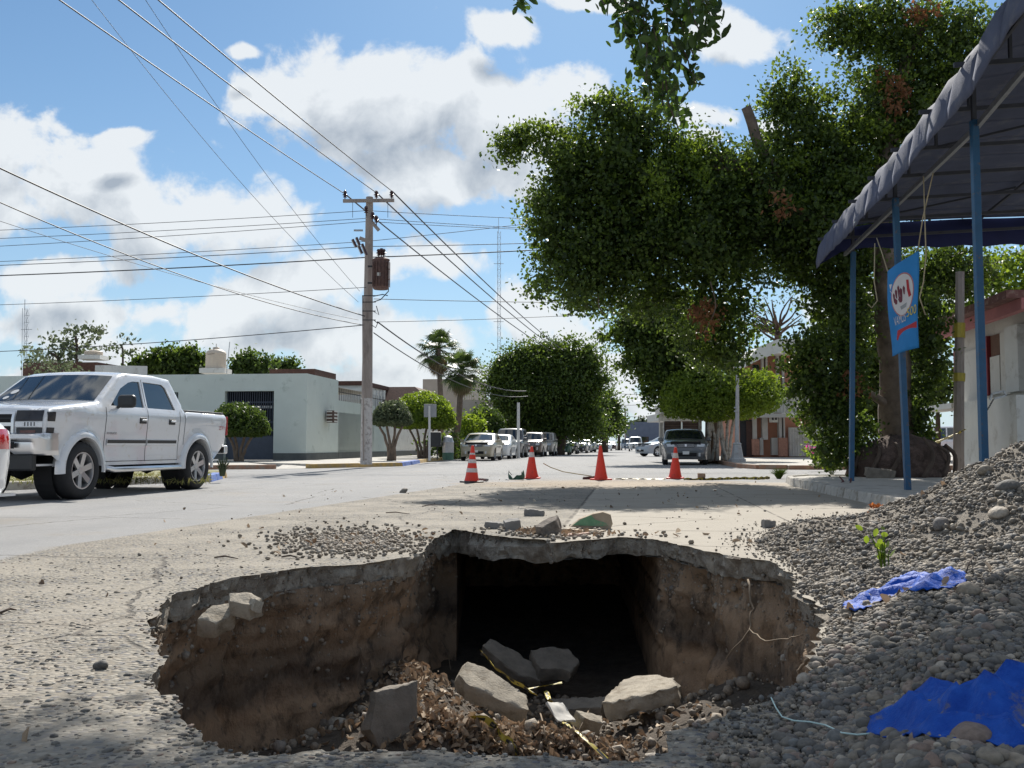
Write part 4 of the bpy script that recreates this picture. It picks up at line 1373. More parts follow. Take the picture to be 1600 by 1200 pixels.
def mint_house():
    C = P(478, 718, 45.0); C.z = .12
    t = thing('house', 'long single-storey pale mint house with brown roof parapet and a wide barred garage', 'house', C)
    RX = Vector((ca, -sa, 0)); RY = Vector((sa, ca, 0))
    H = 3.95
    # front wall runs to the left of the corner
    W = 26.0
    org = C - RX * W
    def u(px):   # facade coordinate of a pixel column
        r = ray(px, 690); k = (org.x * RY.x + org.y * RY.y) / (r.x * RY.x + r.y * RY.y)
        p = Vector((r.x * k, r.y * k, 0)); return (p - Vector((org.x, org.y, 0))).dot(RX)
    def z(py): return CZ + (HZ - py) * 45.3 / F - .12
    ops = [(u(350), u(427), 0.0, z(611)), (u(258), u(277), z(641), z(612)), (u(120), u(180), z(660), z(612))]
    me, pt, nr = wall_with_openings(W, H, .35, ops, org, RX)
    link('front_wall', me, M_MINT, t)
    me, pt2, nr2 = wall_with_openings(4.55, H, .3, [], C + RY * .352 - RX * .002, RY)
    me.transform(Matrix.Translation(RY * .0))
    link('side_wall', me, M_MINT, t)
    # roof slab just below the parapet
    MB().add([org + Vector((0, 0, H - .35)), C + Vector((0, 0, H - .35)), C + RY * 12 + Vector((0, 0, H - .35)), org + RY * 12 + Vector((0, 0, H - .35))], [(0, 1, 2, 3)]).build('roof', M_SIDEWALK, t)
    MB().prism([C + RY * 4.9, C + RY * 12, C + RY * 12 - RX * .3, C + RY * 4.9 - RX * .3], (0, 0, 0), (0, 0, H - 1.0)).build('rear_wall', M_MINT, t)
    # plinth
    for (u0, u1) in ((0, ops[2][0]), (ops[2][1], ops[0][0]), (ops[0][1], W)):
        a = org + RX * (u0 + .01) + nr * .03; b = org + RX * (u1 + (.03 if u1 == W else -.01)) + nr * .03
        MB().prism([a, b, b - nr * .028, a - nr * .028], (0, 0, 0), (0, 0, .33)).build('plinth', M_MINTD, t)
    a = C + nr2 * .03; b = C + RY * 4.9 + nr2 * .03
    MB().prism([a, b, b - nr2 * .028, a - nr2 * .028], (0, 0, 0), (0, 0, .33)).build('plinth', M_MINTD, t)
    # garage: set-back dark interior, vertical bars, glazing strip
    (u0, u1, z0, z1) = ops[0]
    MB().add([pt(u0 - 4, 0, 2.6), pt(u1 + .6, 0, 2.6), pt(u1 + .6, z1 + .4, 2.6), pt(u0 - 4, z1 + .4, 2.6), pt(u0 - 4, 0, .4), pt(u0 - 4, z1 + .4, .4)], [(0, 1, 2, 3), (4, 0, 3, 5)]).build('garage_back', M_NIGHT, t)
    g = MB().box(pt((u0 + u1) / 2, .55, .26), (u1 - u0, .04, 1.06), -SA).build('gate_sheet', M_GATE, t)
    n = 22
    for k in range(n):
        uu = u0 + (u1 - u0) * (k + .5) / n
        MB().bar(pt(uu, 1.1, .25), pt(uu, z1 - .02, .25), .03).build('bar', M_GATE, g)
    for zz in (1.1, 1.75, z1 - .5):
        MB().bar(pt(u0, zz, .28), pt(u1, zz, .28), .04, .06).build('cross_rail', M_GATE, g)
    for k in range(5):
        uu = u0 + (u1 - u0) * (.60 + .075 * k)
        MB().box(pt(uu, z1 - .72, .31), (.15, .02, .12), -SA).build('light_pane', M_WHITEWALL, g)
    # windows with bars
    for (u0, u1, z0, z1) in ops[1:]:
        w = MB().add([pt(u0, z0, .2), pt(u1, z0, .2), pt(u1, z1, .2), pt(u0, z1, .2)], [(0, 1, 2, 3)]).build('window', M_GLASS, t)
        for k in range(5):
            uu = u0 + (u1 - u0) * (k + .5) / 5
            MB().bar(pt(uu, z0, .1), pt(uu, z1, .1), .025).build('bar', M_DARKMETAL, w)
        MB().bar(pt(u0, z0 + .25, .12), pt(u1, z0 + .25, .12), .04).build('cross_rail', M_WHITEWALL, w)
    # brown parapet block at the corner, set back
    a = C + RY * 1.4 - RX * 2.3; H2 = H + .42
    q = [a + RX * 2.2, a + RY * 3.4 + RX * 2.2, a + RY * 3.4 - RX * .0, a - RX * .0]
    MB().prism([p + Vector((0, 0, H - .3)) for p in q], (0, 0, 0), (0, 0, .62)).build('parapet', M_BROWNTILE, t)
    # caged air-conditioner on the side wall
    ac = MB().box(P(519, 651, 47.9) , (.34, .62, .58), -SA).build('air_conditioner', mat('dark_red_cage', (.10, .06, .05), .6, .2), t)
    for k in range(4):
        MB().box(P(519, 643 + k * 5.2, 47.3) + Vector((.20, -.1, 0)), (.02, .5, .07), -SA).build('louvre', M_WHITEWALL, ac)
        MB().box(P(514.5, 643 + k * 5.2, 47.52), (.28, .02, .05), -SA).build('louvre', M_WHITEWALL, ac)
    # low garden wall, gate and further wall continuing down the street
    t2 = thing('boundary_wall', 'pale mint boundary wall with narrow gate beside the mint house', 'wall', C + RY * 4.95)
    base = C + RY * 4.95
    hw = 2.35
    for (y0, y1, hh) in ((0, 4.2, hw), (5.4, 10.2, hw), (10.2, 24, 2.3)):
        a = base + RY * y0; b = base + RY * y1
        m_ = M_MINT if y1 < 12 else M_WHITEWALL
        MB().prism([a, b, b - RX * .25, a - RX * .25], (0, 0, 0), (0, 0, hh)).build('wall_panel', m_, t2)
        MB().prism([a + RX * .03, b + RX * .03, b + RX * .003, a + RX * .003], (0, 0, 0), (0, 0, .33)).build('plinth', M_MINTD, t2)
    g = MB().bar(base + RY * 4.25 + Vector((0, 0, 0)), base + RY * 4.25 + Vector((0, 0, 3.2)), .07).build('gate_post', M_DARKMETAL, t2)
    for k in range(6):
        p = base + RY * (4.4 + k * .17)
        MB().bar(p, p + Vector((0, 0, 2.2)), .025).build('gate_bar', M_DARKMETAL, t2)
    for k in range(26):
        p = base + RY * (.2 + k * .38) + Vector((0, 0, hw)) - RX * .12
        MB().bar(p, p + Vector((0, 0, 1.25)), .022).build('railing_bar', M_DARKMETAL, t2)
    for zz in (.35, 1.05):
        MB().bar(base + Vector((0, 0, hw + zz)) - RX * .12, base + RY * 10 + Vector((0, 0, hw + zz)) - RX * .12, .04).build('rail', M_DARKMETAL, t2)


mint_house()


def simple_house(name, label, s0, s1, t0, t1, h, m_, roofm=None, roof_h=.4, windows=(), over=.15):
    t = thing(name, label, 'house', S((s0 + s1) / 2, t0, .1))
    MB().sbox(s0, s1, t0, t1, .1, h).build('wall', m_, t)
    if roofm: MB().sbox(s0 - over, s1 + over, t0 - over, t1 + over, h + .002, h + roof_h).build('roof', roofm, t, bevel=.02)
    for (face, a, z0, w_, hh) in windows:
        if face == 'f':
            wd = MB().sbox(a, a + w_, t0 - .05, t0 - .003, z0, z0 + hh).build('window_frame', M_DARKMETAL, t)
            MB().sbox(a + .06, a + w_ - .06, t0 - .06, t0 - .0505, z0 + .06, z0 + hh - .06).build('pane', M_GLASS, wd)
        else:
            sx_ = s1 if face == 'r' else s0; d = 1 if face == 'r' else -1
            wd = MB().sbox(sx_ + d * .003, sx_ + d * .05, a, a + w_, z0, z0 + hh).build('window_frame', M_DARKMETAL, t)
            MB().sbox(sx_ + d * .0505, sx_ + d * .06, a + .06, a + w_ - .06, z0 + .06, z0 + hh - .06).build('pane', M_GLASS, wd)
    return t


# house behind the railings with a balustrade
def row(px, t_): # street s of a pixel column at street distance t
    r = ray(px, HZ); k = t_ / (r.x * sa + r.y * ca)
    return (r.x * ca - r.y * sa) * k


th = simple_house('house', 'white house with arched balustrade behind the boundary wall', row(470, 66), row(566, 66), 66, 74, 4.9, M_WHITEWALL, M_BROWNTILE, .3)
for k in range(16):
    MB().sbox(row(522, 65) + k * .22, row(522, 65) + k * .22 + .1, 65.3, 65.4, 3.9, 4.5).build('baluster', M_WHITEWALL, th)
MB().sbox(row(520, 65), row(562, 65), 65.28, 65.42, 4.5, 4.65).build('balustrade_rail', M_WHITEWALL, th)
th = simple_house('house', 'white house with low brown tiled roof behind the round clipped trees', row(582, 72), row(664, 72), 72, 80, 4.0, M_WHITEWALL, None)
r0, r1 = row(560, 72), row(668, 72)
MB().prism([S(r0, 71.6, 4.1), S(r1 + .4, 71.6, 4.1), S(r1 - 1.2, 73, 5.2), S(r0 + 1.8, 73, 5.2)], (0, 0, 0), S(0, 6) ).build('roof', M_BROWNTILE, th)
th = simple_house('house', 'grey two-level house with white terrace railing behind the palms', row(716, 90), row(792, 90), 90, 98, 5.0, mat('grey_render', (.30, .28, .26), .9, .1, 1), None, windows=[('f', row(740, 90), 3.0, 1.2, 1.2)])
for k in range(20):
    MB().sbox(row(718, 89) + k * .21, row(718, 89) + k * .21 + .05, 89.7, 89.75, 5.0, 5.7).build('railing_bar', M_WHITEWALL, th)
MB().sbox(row(717, 89), row(792, 89), 89.68, 89.77, 5.7, 5.78).build('rail', M_WHITEWALL, th)
th = simple_house('house', 'beige upper storey rising behind the two palms', row(660, 100), row(742, 100), 100, 108, 7.6, mat('beige_render', (.45, .38, .31), .9, .1, 1), None)
# brown block and pale box behind the pickup
b1 = thing('house', 'dark brown flat-roofed block with pale side wing behind the pickup cab', 'house', P(100, 690, 60) * 1.0)
MB().sbox(row(32, 60), row(148, 60), 60, 66, .1, 6.15).build('wall', M_BROWNTILE, b1)
MB().add([P(160, 557, 59.8), P(230, 571, 62), P(230, 590, 62), P(160, 590, 59.8)], [(3, 2, 1, 0)])
wing = MB().prism([P(148, 590, 60.2) + Vector((0, 0, 0)), P(161, 590, 59.5), P(230, 590, 64), P(220, 590, 70)], (0, 0, 0), (0, 0, .75)).build('side_wing', M_WHITEWALL, b1)
th = simple_house('house', 'low pale green house seen past the left edge of the pickup roof', row(-40, 58), row(34, 58), 58, 63, 4.7, M_MINT, None)


def water_tank(label, c, r, h):
    t = thing('water_tank', label, 'water tank', c)
    m_ = mat('beige_plastic', (.55, .47, .38), .55, .06, 3)
    prof = [(0, 0), (r, 0), (r * 1.0, .04 * h)]
    for k in range(6): prof += [(r * 1.0, (.08 + .1 * k) * h), (r * .975, (.12 + .1 * k) * h), (r * 1.0, (.16 + .1 * k) * h)]
    prof += [(r * 1.0, .70 * h), (r * .9, .80 * h), (r * .5, .9 * h), (r * .32, .91 * h)]
    M = Matrix.Translation(c + Vector((0, 0, .25)))
    MB().lathe(prof, 28, M).build('tank_body', m_, t, angle=50)
    MB().lathe([(r * .32, .91 * h), (r * .32, .98 * h), (r * .28, h), (0, h)], 20, M).build('lid', m_, t, angle=40)
    MB().box(c + Vector((0, 0, .125)), (r * 2.5, r * 2.5, .25)).build('stand', M_WHITEWALL, t)
    return t


tk = water_tank('beige plastic water tank standing on the mint house roof', P(337, 584, 51), .52, 1.12)
MB().bar(P(354, 584, 50), P(359, 534, 50), .03).build('vent_pipe', M_STEEL, tk)
MB().bar(P(338, 548, 51), P(338, 537, 51), .04).build('filler_pipe', M_WHITEWALL, tk)
water_tank('beige water tank half hidden behind the dark brown block', Vector((P(146, 562, 62).x, 62, 6.16)), .55, .35)

# ------------------------------------------------------------------ utility pole
M_POLE = mat('weathered_concrete_pole', (.34, .29, .26), .9, .12, 3, .004, 40, stretch=(1, 1, .3), dirt=((.24, .20, .18), .4, 4))
M_POLEW = mat('whitewashed_pole_foot', (.56, .53, .51), .9, .1, 6, .003, 30, dirt=((.30, .27, .25), .4, 9))
M_RUST = mat('rusty_transformer', (.13, .075, .065), .75, .25, 7, .004, 30, dirt=((.20, .11, .08), .4, 12))
M_INSUL = mat('brown_porcelain', (.07, .035, .035), .25, .1)


def utility_pole():
    B = P(572, 722, 35.8); B.z = .12
    T = P(577.5, 308, 35.8)
    t = thing('utility_pole', 'tall tapered grey utility pole with crossarm and rusty transformer, lower part whitewashed', 'utility pole', B)
    k = (T - B)
    MB().tube([B, B + k * .245], [.215, .20], 8).build('whitewashed_foot', M_POLEW, t, angle=30)
    MB().tube([B + k * .2455, B + k * .5, T], [.199, .175, .13], 8).build('shaft', M_POLE, t, angle=30)
    A0, A1 = P(536, 314, 35.6), P(616, 313, 35.6)
    arm = MB().bar(A0, A1, .10, .12).build('crossarm', M_POLE, t, bevel=.01)

    def insulator(p, par, h=.28):
        M = Matrix.Translation(p)
        MB().lathe([(.02, -.1), (.02, 0), (.08, .02), (.03, .06), (.10, .1), (.04, .14), (.08, .18), (.05, .24), (0, h)], 12, M).build('insulator', M_INSUL, par, angle=50)
    for px in (539, 588, 612): insulator(P(px, 311, 35.6) + Vector((0, 0, .05)), arm)
    for px in (551, 606): MB().bar(P(px, 315, 35.6), P(px, 340, 35.6), .015).build('dropper', M_WIRE, arm)
    # second bracket, fuses
    b2 = MB().bar(P(573, 338, 35.4), P(592, 360, 35.4), .10, .12).build('short_crossarm', M_POLE, t)
    for (px, py) in ((572, 333), (582, 342), (588, 348)): insulator(P(px, py, 35.3), b2)
    b3 = MB().bar(P(553, 360, 35.3), P(567, 360, 35.3), .06).build('cutout_bracket', M_STEEL, t)
    MB().bar(P(562, 372, 35.3), P(580, 379, 35.3), .12, .12).build('cutout_arm', M_POLE, t)
    for i, (x0, y0, x1, y1) in enumerate(((551, 374, 557, 386), (557, 371, 562, 383), (560, 383, 566, 396), (566, 381, 571, 394), (569, 388, 573, 398))):
        MB().tube([P(x0, y0, 35.2), P(x1, y1, 35.2)], .045, 8).build('fuse_cutout', M_INSUL, t)
        MB().bar(P(x0 - 2, y0 + 1, 35.1), P(x1 - 2, y1 + 2, 35.1), .02).build('fuse_tube', M_WHITEWALL, t)
    # transformer
    c0 = P(595, 453, 35.2); r = .29
    tr = MB().lathe([(0, 0), (r * .9, .02), (r, .08), (r, .36), (r * 1.03, .38), (r, .42), (r, .72), (r * 1.03, .74), (r, .78), (r, 1.04), (r * 1.08, 1.05), (r * 1.08, 1.10), (r * .6, 1.16), (0, 1.18)], 20, Matrix.Translation(c0)).build('transformer', M_RUST, t, angle=30)
    for k_ in range(9):
        a = R_(-60 + k_ * 20)
        MB().bar(c0 + Vector((r * 1.1 * math.sin(a), -r * 1.1 * math.cos(a), .1)), c0 + Vector((r * 1.1 * math.sin(a), -r * 1.1 * math.cos(a), 1.0)), .015, .06).build('cooling_fin', M_RUST, tr)
    for dx, dy in ((-.1, .1), (.02, -.05), (.08, .08)): insulator(c0 + Vector((dx, dy, 1.25)), tr, .2)
    for dz in (.25, .85): MB().bar(c0 + Vector((-r, 0, dz)), c0 + Vector((-r - .18, 0, dz)), .06).build('bracket', M_DARKMETAL, tr)
    MB().bar(c0 + Vector((-.12, -r, .52)), c0 + Vector((.02, -r * 1.0, .52)), .01, .12).build('rating_plate', M_WHITEWALL, tr)
    # low-voltage rack, conduit and loops
    MB().bar(P(567, 462, 35.5), P(568, 720, 35.5), .05).build('conduit', M_POLE, t)
    for py in (462, 472, 486, 500): MB().bar(P(566, py, 35.45), P(587, py, 35.45), .03).build('rack_arm', M_DARKMETAL, t)
    for k_, pts in enumerate([[(583, 472), (595, 468), (607, 455), (607, 448)], [(583, 486), (592, 492), (588, 478)], [(584, 500), (590, 505), (587, 512), (581, 508)], [(583, 463), (598, 460), (606, 462)]]):
        MB().tube([P(x, y, 35.25) for x, y in pts], .018, 6).build('service_loop', M_WIRE, t, angle=180)


utility_pole()


def wire(label, a, b, sag, r=.012, group='overhead wires', n=24):
    pts = []
    for k in range(n + 1):
        u = k / n
        p = a.lerp(b, u); p.z -= sag * 4 * u * (1 - u)
        pts.append(p)
    return tag(MB().tube(pts, r, 5, cap=False).build('overhead_wire', M_WIRE, angle=180), label, 'wire', group)


def ext(a, b, k): return b + (b - a) * k     # extend past b


for i, (x0, y0, x1, lb) in enumerate([(539, 303, 120, 'thick power wire from the left end insulator of the crossarm up over the street'),
                                      (588, 301, 210, 'thick power wire from the middle insulator of the crossarm up over the street'),
                                      (613, 299, 270, 'thick power wire from the right end insulator of the crossarm up over the street')]):
    a = P(x0, y0, 35.6); b = P(x1, 0, 19.5)
    wire(lb, a, ext(a, b, 1.3), .25, .016)
for lb, x0, y0, x1, y1 in [('power wire running away from the left insulator behind the pole', 539, 303, 860, 548), ('power wire running away from the middle insulator towards the far trees', 588, 301, 868, 545),
                           ('power wire running away from the right insulator towards the far trees', 613, 299, 880, 548)]:
    wire(lb, P(x0, y0, 35.6), P(x1, y1, 78), .25, .028)
wire('thin grey wire slanting from the top edge down to the pole foot rack', P(560, 472, 35.5), ext(P(560, 472, 35.5), P(185, 0, 24), .6), .9, .007)
wire('thin grey wire slanting beside the first thin one from the top edge', P(562, 455, 35.5), ext(P(562, 455, 35.5), P(255, 0, 24), .6), .7, .007)
wire('thick black cable sweeping down from the left edge to the pole at mid height', P(570, 494, 35.5), ext(P(570, 494, 35.5), P(0, 245, 21), .3), .35, .020)
wire('thinner black cable below the thick one sweeping down to the pole', P(568, 508, 35.5), ext(P(568, 508, 35.5), P(0, 288, 21), .3), .55, .014)
wire('faint wire sweeping down behind the two black cables', P(560, 500, 36.5), ext(P(560, 500, 36.5), P(0, 333, 26), .3), .3, .008)
wire('thin service wire from the left edge over the mint house to the pole', P(568, 508, 35.6), ext(P(568, 508, 35.6), P(0, 541, 44), .6), .25, .016)
wire('thin level wire reaching the pole just under the transformer', P(572, 449, 35.5), ext(P(572, 449, 35.5), P(0, 472, 40), .6), .12, .011)
for lb, y0, ym, y1, r in [('top wire of the bunch crossing behind the crossarm', 356, 329, 338, .011), ('second wire of the bunch crossing behind the crossarm', 369, 341, 353, .011),
                          ('third wire of the bunch crossing just under the crossarm', 381, 346, 355, .011), ('upper of the two close wires crossing at the cutouts', 405, 377, 345, .011),
                          ('lower of the two close wires crossing at the cutouts', 411, 385, 376, .014), ('thickest dark cable crossing above the transformer', 427, 402, 387, .022)]:
    a, mid, b = P(0, y0, 37.5), P(574, ym, 36.2), P(830, y1, 37.5)
    wire(lb + ', left span', ext(mid, a, .5), mid, .1, r)
    wire(lb + ', right span', mid, ext(mid, b, 1.4), .1, r)
wire('level wire right of the pole at the foot of the transformer', P(584, 467, 35.6), P(1150, 473, 36.5), .06, .012)
wire('lower level wire right of the pole meeting the leaning tree', P(590, 503, 35.6), P(1120, 478, 36.5), .1, .010)
wire('thick service cable curving down right to the roadside trees', P(590, 503, 35.5), P(822, 611, 62), .7, .026)
wire('second service cable curving down just below the thick one', P(584, 520, 35.5), P(825, 619, 62), .75, .020)
for lb, y0, y1 in [('upper distant wire crossing above the far end of the street', 610, 613), ('middle distant wire crossing above the far end of the street', 632, 622), ('lower distant wire crossing above the far end of the street', 645, 648)]:
    wire(lb, P(900, y0, 120), P(1120, y1, 120), .4, .03)


def lattice_mast(label, px, ytop, ybase, d, w):
    B = P(px, ybase, d); B.z = 0; T = P(px, ytop, d)
    t = thing('radio_mast', label, 'mast', B)
    h = T.z
    q = []
    for k in range(3):
        a = 2 * math.pi * k / 3
        off = Vector((w * math.cos(a), w * math.sin(a), 0)); q.append(off)
        MB().bar(B + off, T + off - Vector((0, 0, h * .06)), w * .16).build('leg', M_STEEL, t)
    mb = MB(); n = int(h / (w * 3.2))
    for i in range(n):
        z0, z1 = h * .94 * i / n, h * .94 * (i + 1) / n
        for k in range(3):
            mb.bar(B + q[k] + Vector((0, 0, z0)), B + q[(k + 1) % 3] + Vector((0, 0, z1)), w * .09)
            mb.bar(B + q[k] + Vector((0, 0, z0)), B + q[(k + 1) % 3] + Vector((0, 0, z0)), w * .09)
    mb.build('lattice', M_STEEL, t)
    MB().bar(T - Vector((0, 0, h * .07)), T, w * .2).build('antenna', M_STEEL, t)
    for f in (.8, .55):
        MB().bar(B + Vector((-w * 2.4, 0, h * f)), B + Vector((w * 2.4, 0, h * f)), w * .2).build('crossbar', M_STEEL, t)


lattice_mast('tall thin lattice radio mast rising behind the roadside trees', 779, 340, 640, 150, .32)
lattice_mast('distant thin lattice mast above the trees at the left edge', 39, 468, 600, 170, .4)

# signs and street poles
M_WPOLE = mat('white_painted_steel', (.60, .60, .59), .5, .08, 5, dirt=((.4, .36, .32), .2, 5))
B = G(671, 719, 0.13); B = P(671, 718, 44); B.z = .13
t = thing('road_sign', 'square grey sign seen from behind on a thin white post at the left corner', 'road sign', B)
MB().tube([B, P(671, 634, 44)], .05, 8).build('post', M_WPOLE, t, angle=40)
MB().box(P(672, 641.5, 43.95) + Vector((0, .06, 0)), (.56, .02, .58)).build('sign_plate', mat('grey_sign_back', (.26, .27, .28), .5, .08), t, bevel=.008)
B = P(810, 700, 62); B.z = 0
t = thing('street_post', 'white post without a lamp standing before the dark roadside trees', 'post', B)
MB().tube([B, P(810, 629, 62)], [.10, .085], 8).build('post', M_WPOLE, t, angle=40)
MB().lathe([(.15, 0), (.15, .05), (.1, .06)], 10, Matrix.Translation(B)).build('base', M_WPOLE, t)
B = P(1152, 722, 41); B.z = .13
t = thing('lamp_post', 'pale grey lamp post with flared square foot by the clipped hedge tree', 'lamp post', B)
M_LP = mat('pale_grey_post', (.42, .43, .44), .6, .08, 4, dirt=((.3, .28, .26), .3, 6))
MB().tube([B + Vector((0, 0, .75)), P(1152.5, 560, 41)], [.095, .06], 10).build('shaft', M_LP, t, angle=40)
MB().lathe([(.0, 0), (.36, 0), (.36, .10), (.27, .16), (.25, .22), (.17, .7), (.19, .74), (.12, .8), (0, .8)], 8, Matrix.Translation(B)).build('foot', M_LP, t, angle=25)
for zz in (2.05, 2.2): MB().lathe([(.10, zz), (.11, zz + .02), (.10, zz + .06)], 10, Matrix.Translation(B)).build('collar', M_LP, t)
# small far items: poles by the far cars
for px, y0, y1, d, lb in ((912, 668, 697, 110, 'small blue-topped street sign between the parked cars'), (905, 672, 697, 105, 'small pale street sign beside the blue one')):
    B = P(px, y1, d); B.z = 0
    t = thing('street_sign', lb, 'sign', B)
    MB().bar(B, P(px, y0, d), .09).build('post', M_WPOLE, t)
    MB().box(P(px, y0, d), (.55, .05, .5)).build('sign_plate', M_KERBB if px == 912 else M_WPOLE, t)
B = P(977, 697, 190); B.z = 0
t = thing('utility_pole', 'distant utility pole with double crossarm at the far end of the street', 'utility pole', B)
MB().tube([B, P(977, 640, 190)], .16, 8).build('shaft', M_POLE, t)
for yy in (644, 650): MB().bar(P(972, yy, 190), P(982, yy, 190), .12).build('crossarm', M_POLE, t)
th = simple_house('building', 'low blue-grey building closing the far end of the street', row(978, 230), row(1042, 230), 230, 240, 6.2, mat('blue_grey_render', (.13, .15, .20), .9, .1, 1), None, windows=[('f', row(984, 230), 1.2, 2, 1.6), ('f', row(1000, 230), 1.2, 2, 1.6)])

# litter bin at the left corner
B = P(700, 716, 46); B.z = .13
t = thing('litter_bin', 'grey and green drum bin standing near the left kerb', 'bin', B)
MB().lathe([(0, 0), (.26, 0), (.26, .3), (.27, .32), (.26, .34)], 16, Matrix.Translation(B)).build('base', mat('green_paint', (.05, .12, .09), .7, .2), t, angle=40)
MB().lathe([(.26, .34), (.265, .8), (.28, .82), (.25, .86), (.2, 1.05), (.1, 1.12), (0, 1.13)], 16, Matrix.Translation(B)).build('drum', M_STEEL, t, angle=40)
MB().bar(B + Vector((-.5, 0, 0)), B + Vector((-.5, 0, 1.2)), .05).build('stand_post', M_DARKMETAL, t)
MB().box(B + Vector((-.62, 0, .95)), (.6, .5, .7)).build('basket', M_DARKMETAL, t, bevel=.05)

# ------------------------------------------------------------------ right side buildings
M_SALMON = mat('salmon_render', (.42, .20, .135), .9, .1, 2, .003, 30)
M_PINKW = mat('pink_render', (.42, .17, .17), .9, .1, 2)
M_GREYW = mat('light_grey_trim', (.45, .44, .42), .8, .08, 3)


def salmon_house():
    d = 56.0
    c = P(1165, 712, d); c.z = .13
    t = thing('house', 'two-storey salmon and white house with white balcony band and garage door', 'house', c)

    def bx(name, x0, x1, y0, y1, dd, th, m_, par=None, bevel=0):
        a = P(x0, y0, dd); b = P(x1, y1, dd)
        return MB().box(((a.x + b.x) / 2, dd + th / 2, (a.z + b.z) / 2), (abs(b.x - a.x), th, abs(a.z - b.z)), mi=0).build(name, m_, par or t, bevel=bevel)
    bx('ground_wall', 1155, 1272, 652, 714, d + .6, 6, M_SALMON)
    bx('doorway', 1156, 1177, 656, 713, d + .55, .04, M_NIGHT)
    dr = bx('door', 1166, 1176, 658, 713, d + .5, .04, mat('dark_red_door', (.06, .03, .025), .6, .2))
    for x0, x1, y1, m_ in ((1177, 1183, 686, M_GREYW), (1191, 1200, 687, M_GREYW), (1187, 1193, 711, M_GREYW), (1206, 1216, 711, M_GREYW)):
        bx('pilaster', x0, x1, 652 if y1 < 700 else 684, y1, d + .25, .34, m_)
    for x0, x1 in ((1217, 1222), (1224, 1227)): bx('pilaster', x0, x1, 650, 684, d + .2, .4, M_GREYW)
    bx('brick_pier', 1217, 1231, 684, 713, d, .7, mat('salmon_brick', (.36, .19, .14), .95, .25, 9, .01, 20))
    bx('brick_pier', 1177, 1187, 686, 711, d + .1, .4, mat('salmon_brick', (.36, .19, .14)))
    g = bx('garage_door', 1232, 1276, 668, 713, d + .35, .05, M_WHITEWALL)
    for k in range(11): bx('door_rib', 1234 + k * 4, 1234.7 + k * 4, 669, 712, d + .3, .045, M_GREYW, g)
    bx('canopy', 1156, 1230, 646, 652, d - .9, 1.5, M_GREYW)
    bx('balcony_band', 1160, 1275, 604, 645, d - .5, .2, M_WHITEWALL)
    for k in range(22): bx('balcony_slat', 1161 + k * 5.2, 1162.2 + k * 5.2, 606, 644, d - .56, .055, M_GREYW)
    bx('upper_wall', 1168, 1290, 552, 604, d + 1.2, 5, M_SALMON)
    for x0, x1 in ((1190, 1194), (1196, 1200), (1213, 1218), (1222, 1226)): bx('upper_pilaster', x0, x1, 552, 604, d + .9, .29, M_GREYW)
    bx('upper_window', 1176, 1187, 570, 600, d + 1.1, .09, M_GLASS)
    # white sloped eaves
    a = [P(1168, 572, d - .6), P(1168, 562, d - .6), P(1185, 542, d - .6), P(1215, 530, d - .6), P(1290, 528, d - .6), P(1290, 550, d - .6), P(1215, 552, d - .6), P(1190, 560, d - .6)]
    fixm = MB().prism(a, (0, 0, 0), (0, 3.5, 0)).mesh('e'); fixnormals(fixm); link('eaves', fixm, M_WHITEWALL, t)
    ac = bx('air_conditioner', 1204, 1216, 646, 660, d - .15, .34, M_WHITEWALL)
    for k in range(2): bx('fan_grille', 1206 + k * 5, 1209 + k * 5, 649, 656, d - .17, .018, M_DARKMETAL, ac)


salmon_house()


def kiosk():
    d = 47
    c = P(1065, 712, d); c.z = .13
    t = thing('porch', 'white flat-roofed porch with dark brown screens behind the grey sedan', 'porch', c)

    def bx(name, x0, x1, y0, y1, dd, th, m_, par=None):
        a = P(x0, y0, dd); b = P(x1, y1, dd)
        return MB().box(((a.x + b.x) / 2, dd + th / 2, (a.z + b.z) / 2), (abs(b.x - a.x), th, abs(a.z - b.z))).build(name, m_, par or t)
    bx('roof_band', 1029, 1104, 646, 657, d - .3, 4, M_WHITEWALL)
    bx('upper_band', 1033, 1104, 632, 646, d + .4, 2, M_GREYW)
    for x in (1030, 1036, 1064, 1092): bx('post', x, x + 1.8, 657, 713, d - .1, .1, M_WHITEWALL)
    for x0, x1 in ((1038, 1064), (1066, 1092)):
        s_ = bx('screen', x0, x1, 658, 690, d, .04, mat('brown_screen', (.07, .05, .045), .8, .2))
        for k in range(7): bx('slat', x0, x1, 660 + k * 4.2, 661 + k * 4.2, d - .03, .028, mat('brown_slat', (.12, .09, .08), .8, .2), s_)
    bx('low_wall', 1036, 1094, 691, 713, d, .2, M_GREYW)
    bx('side_panel', 1031, 1036, 660, 712, d + .3, .1, M_GREYW)


kiosk()


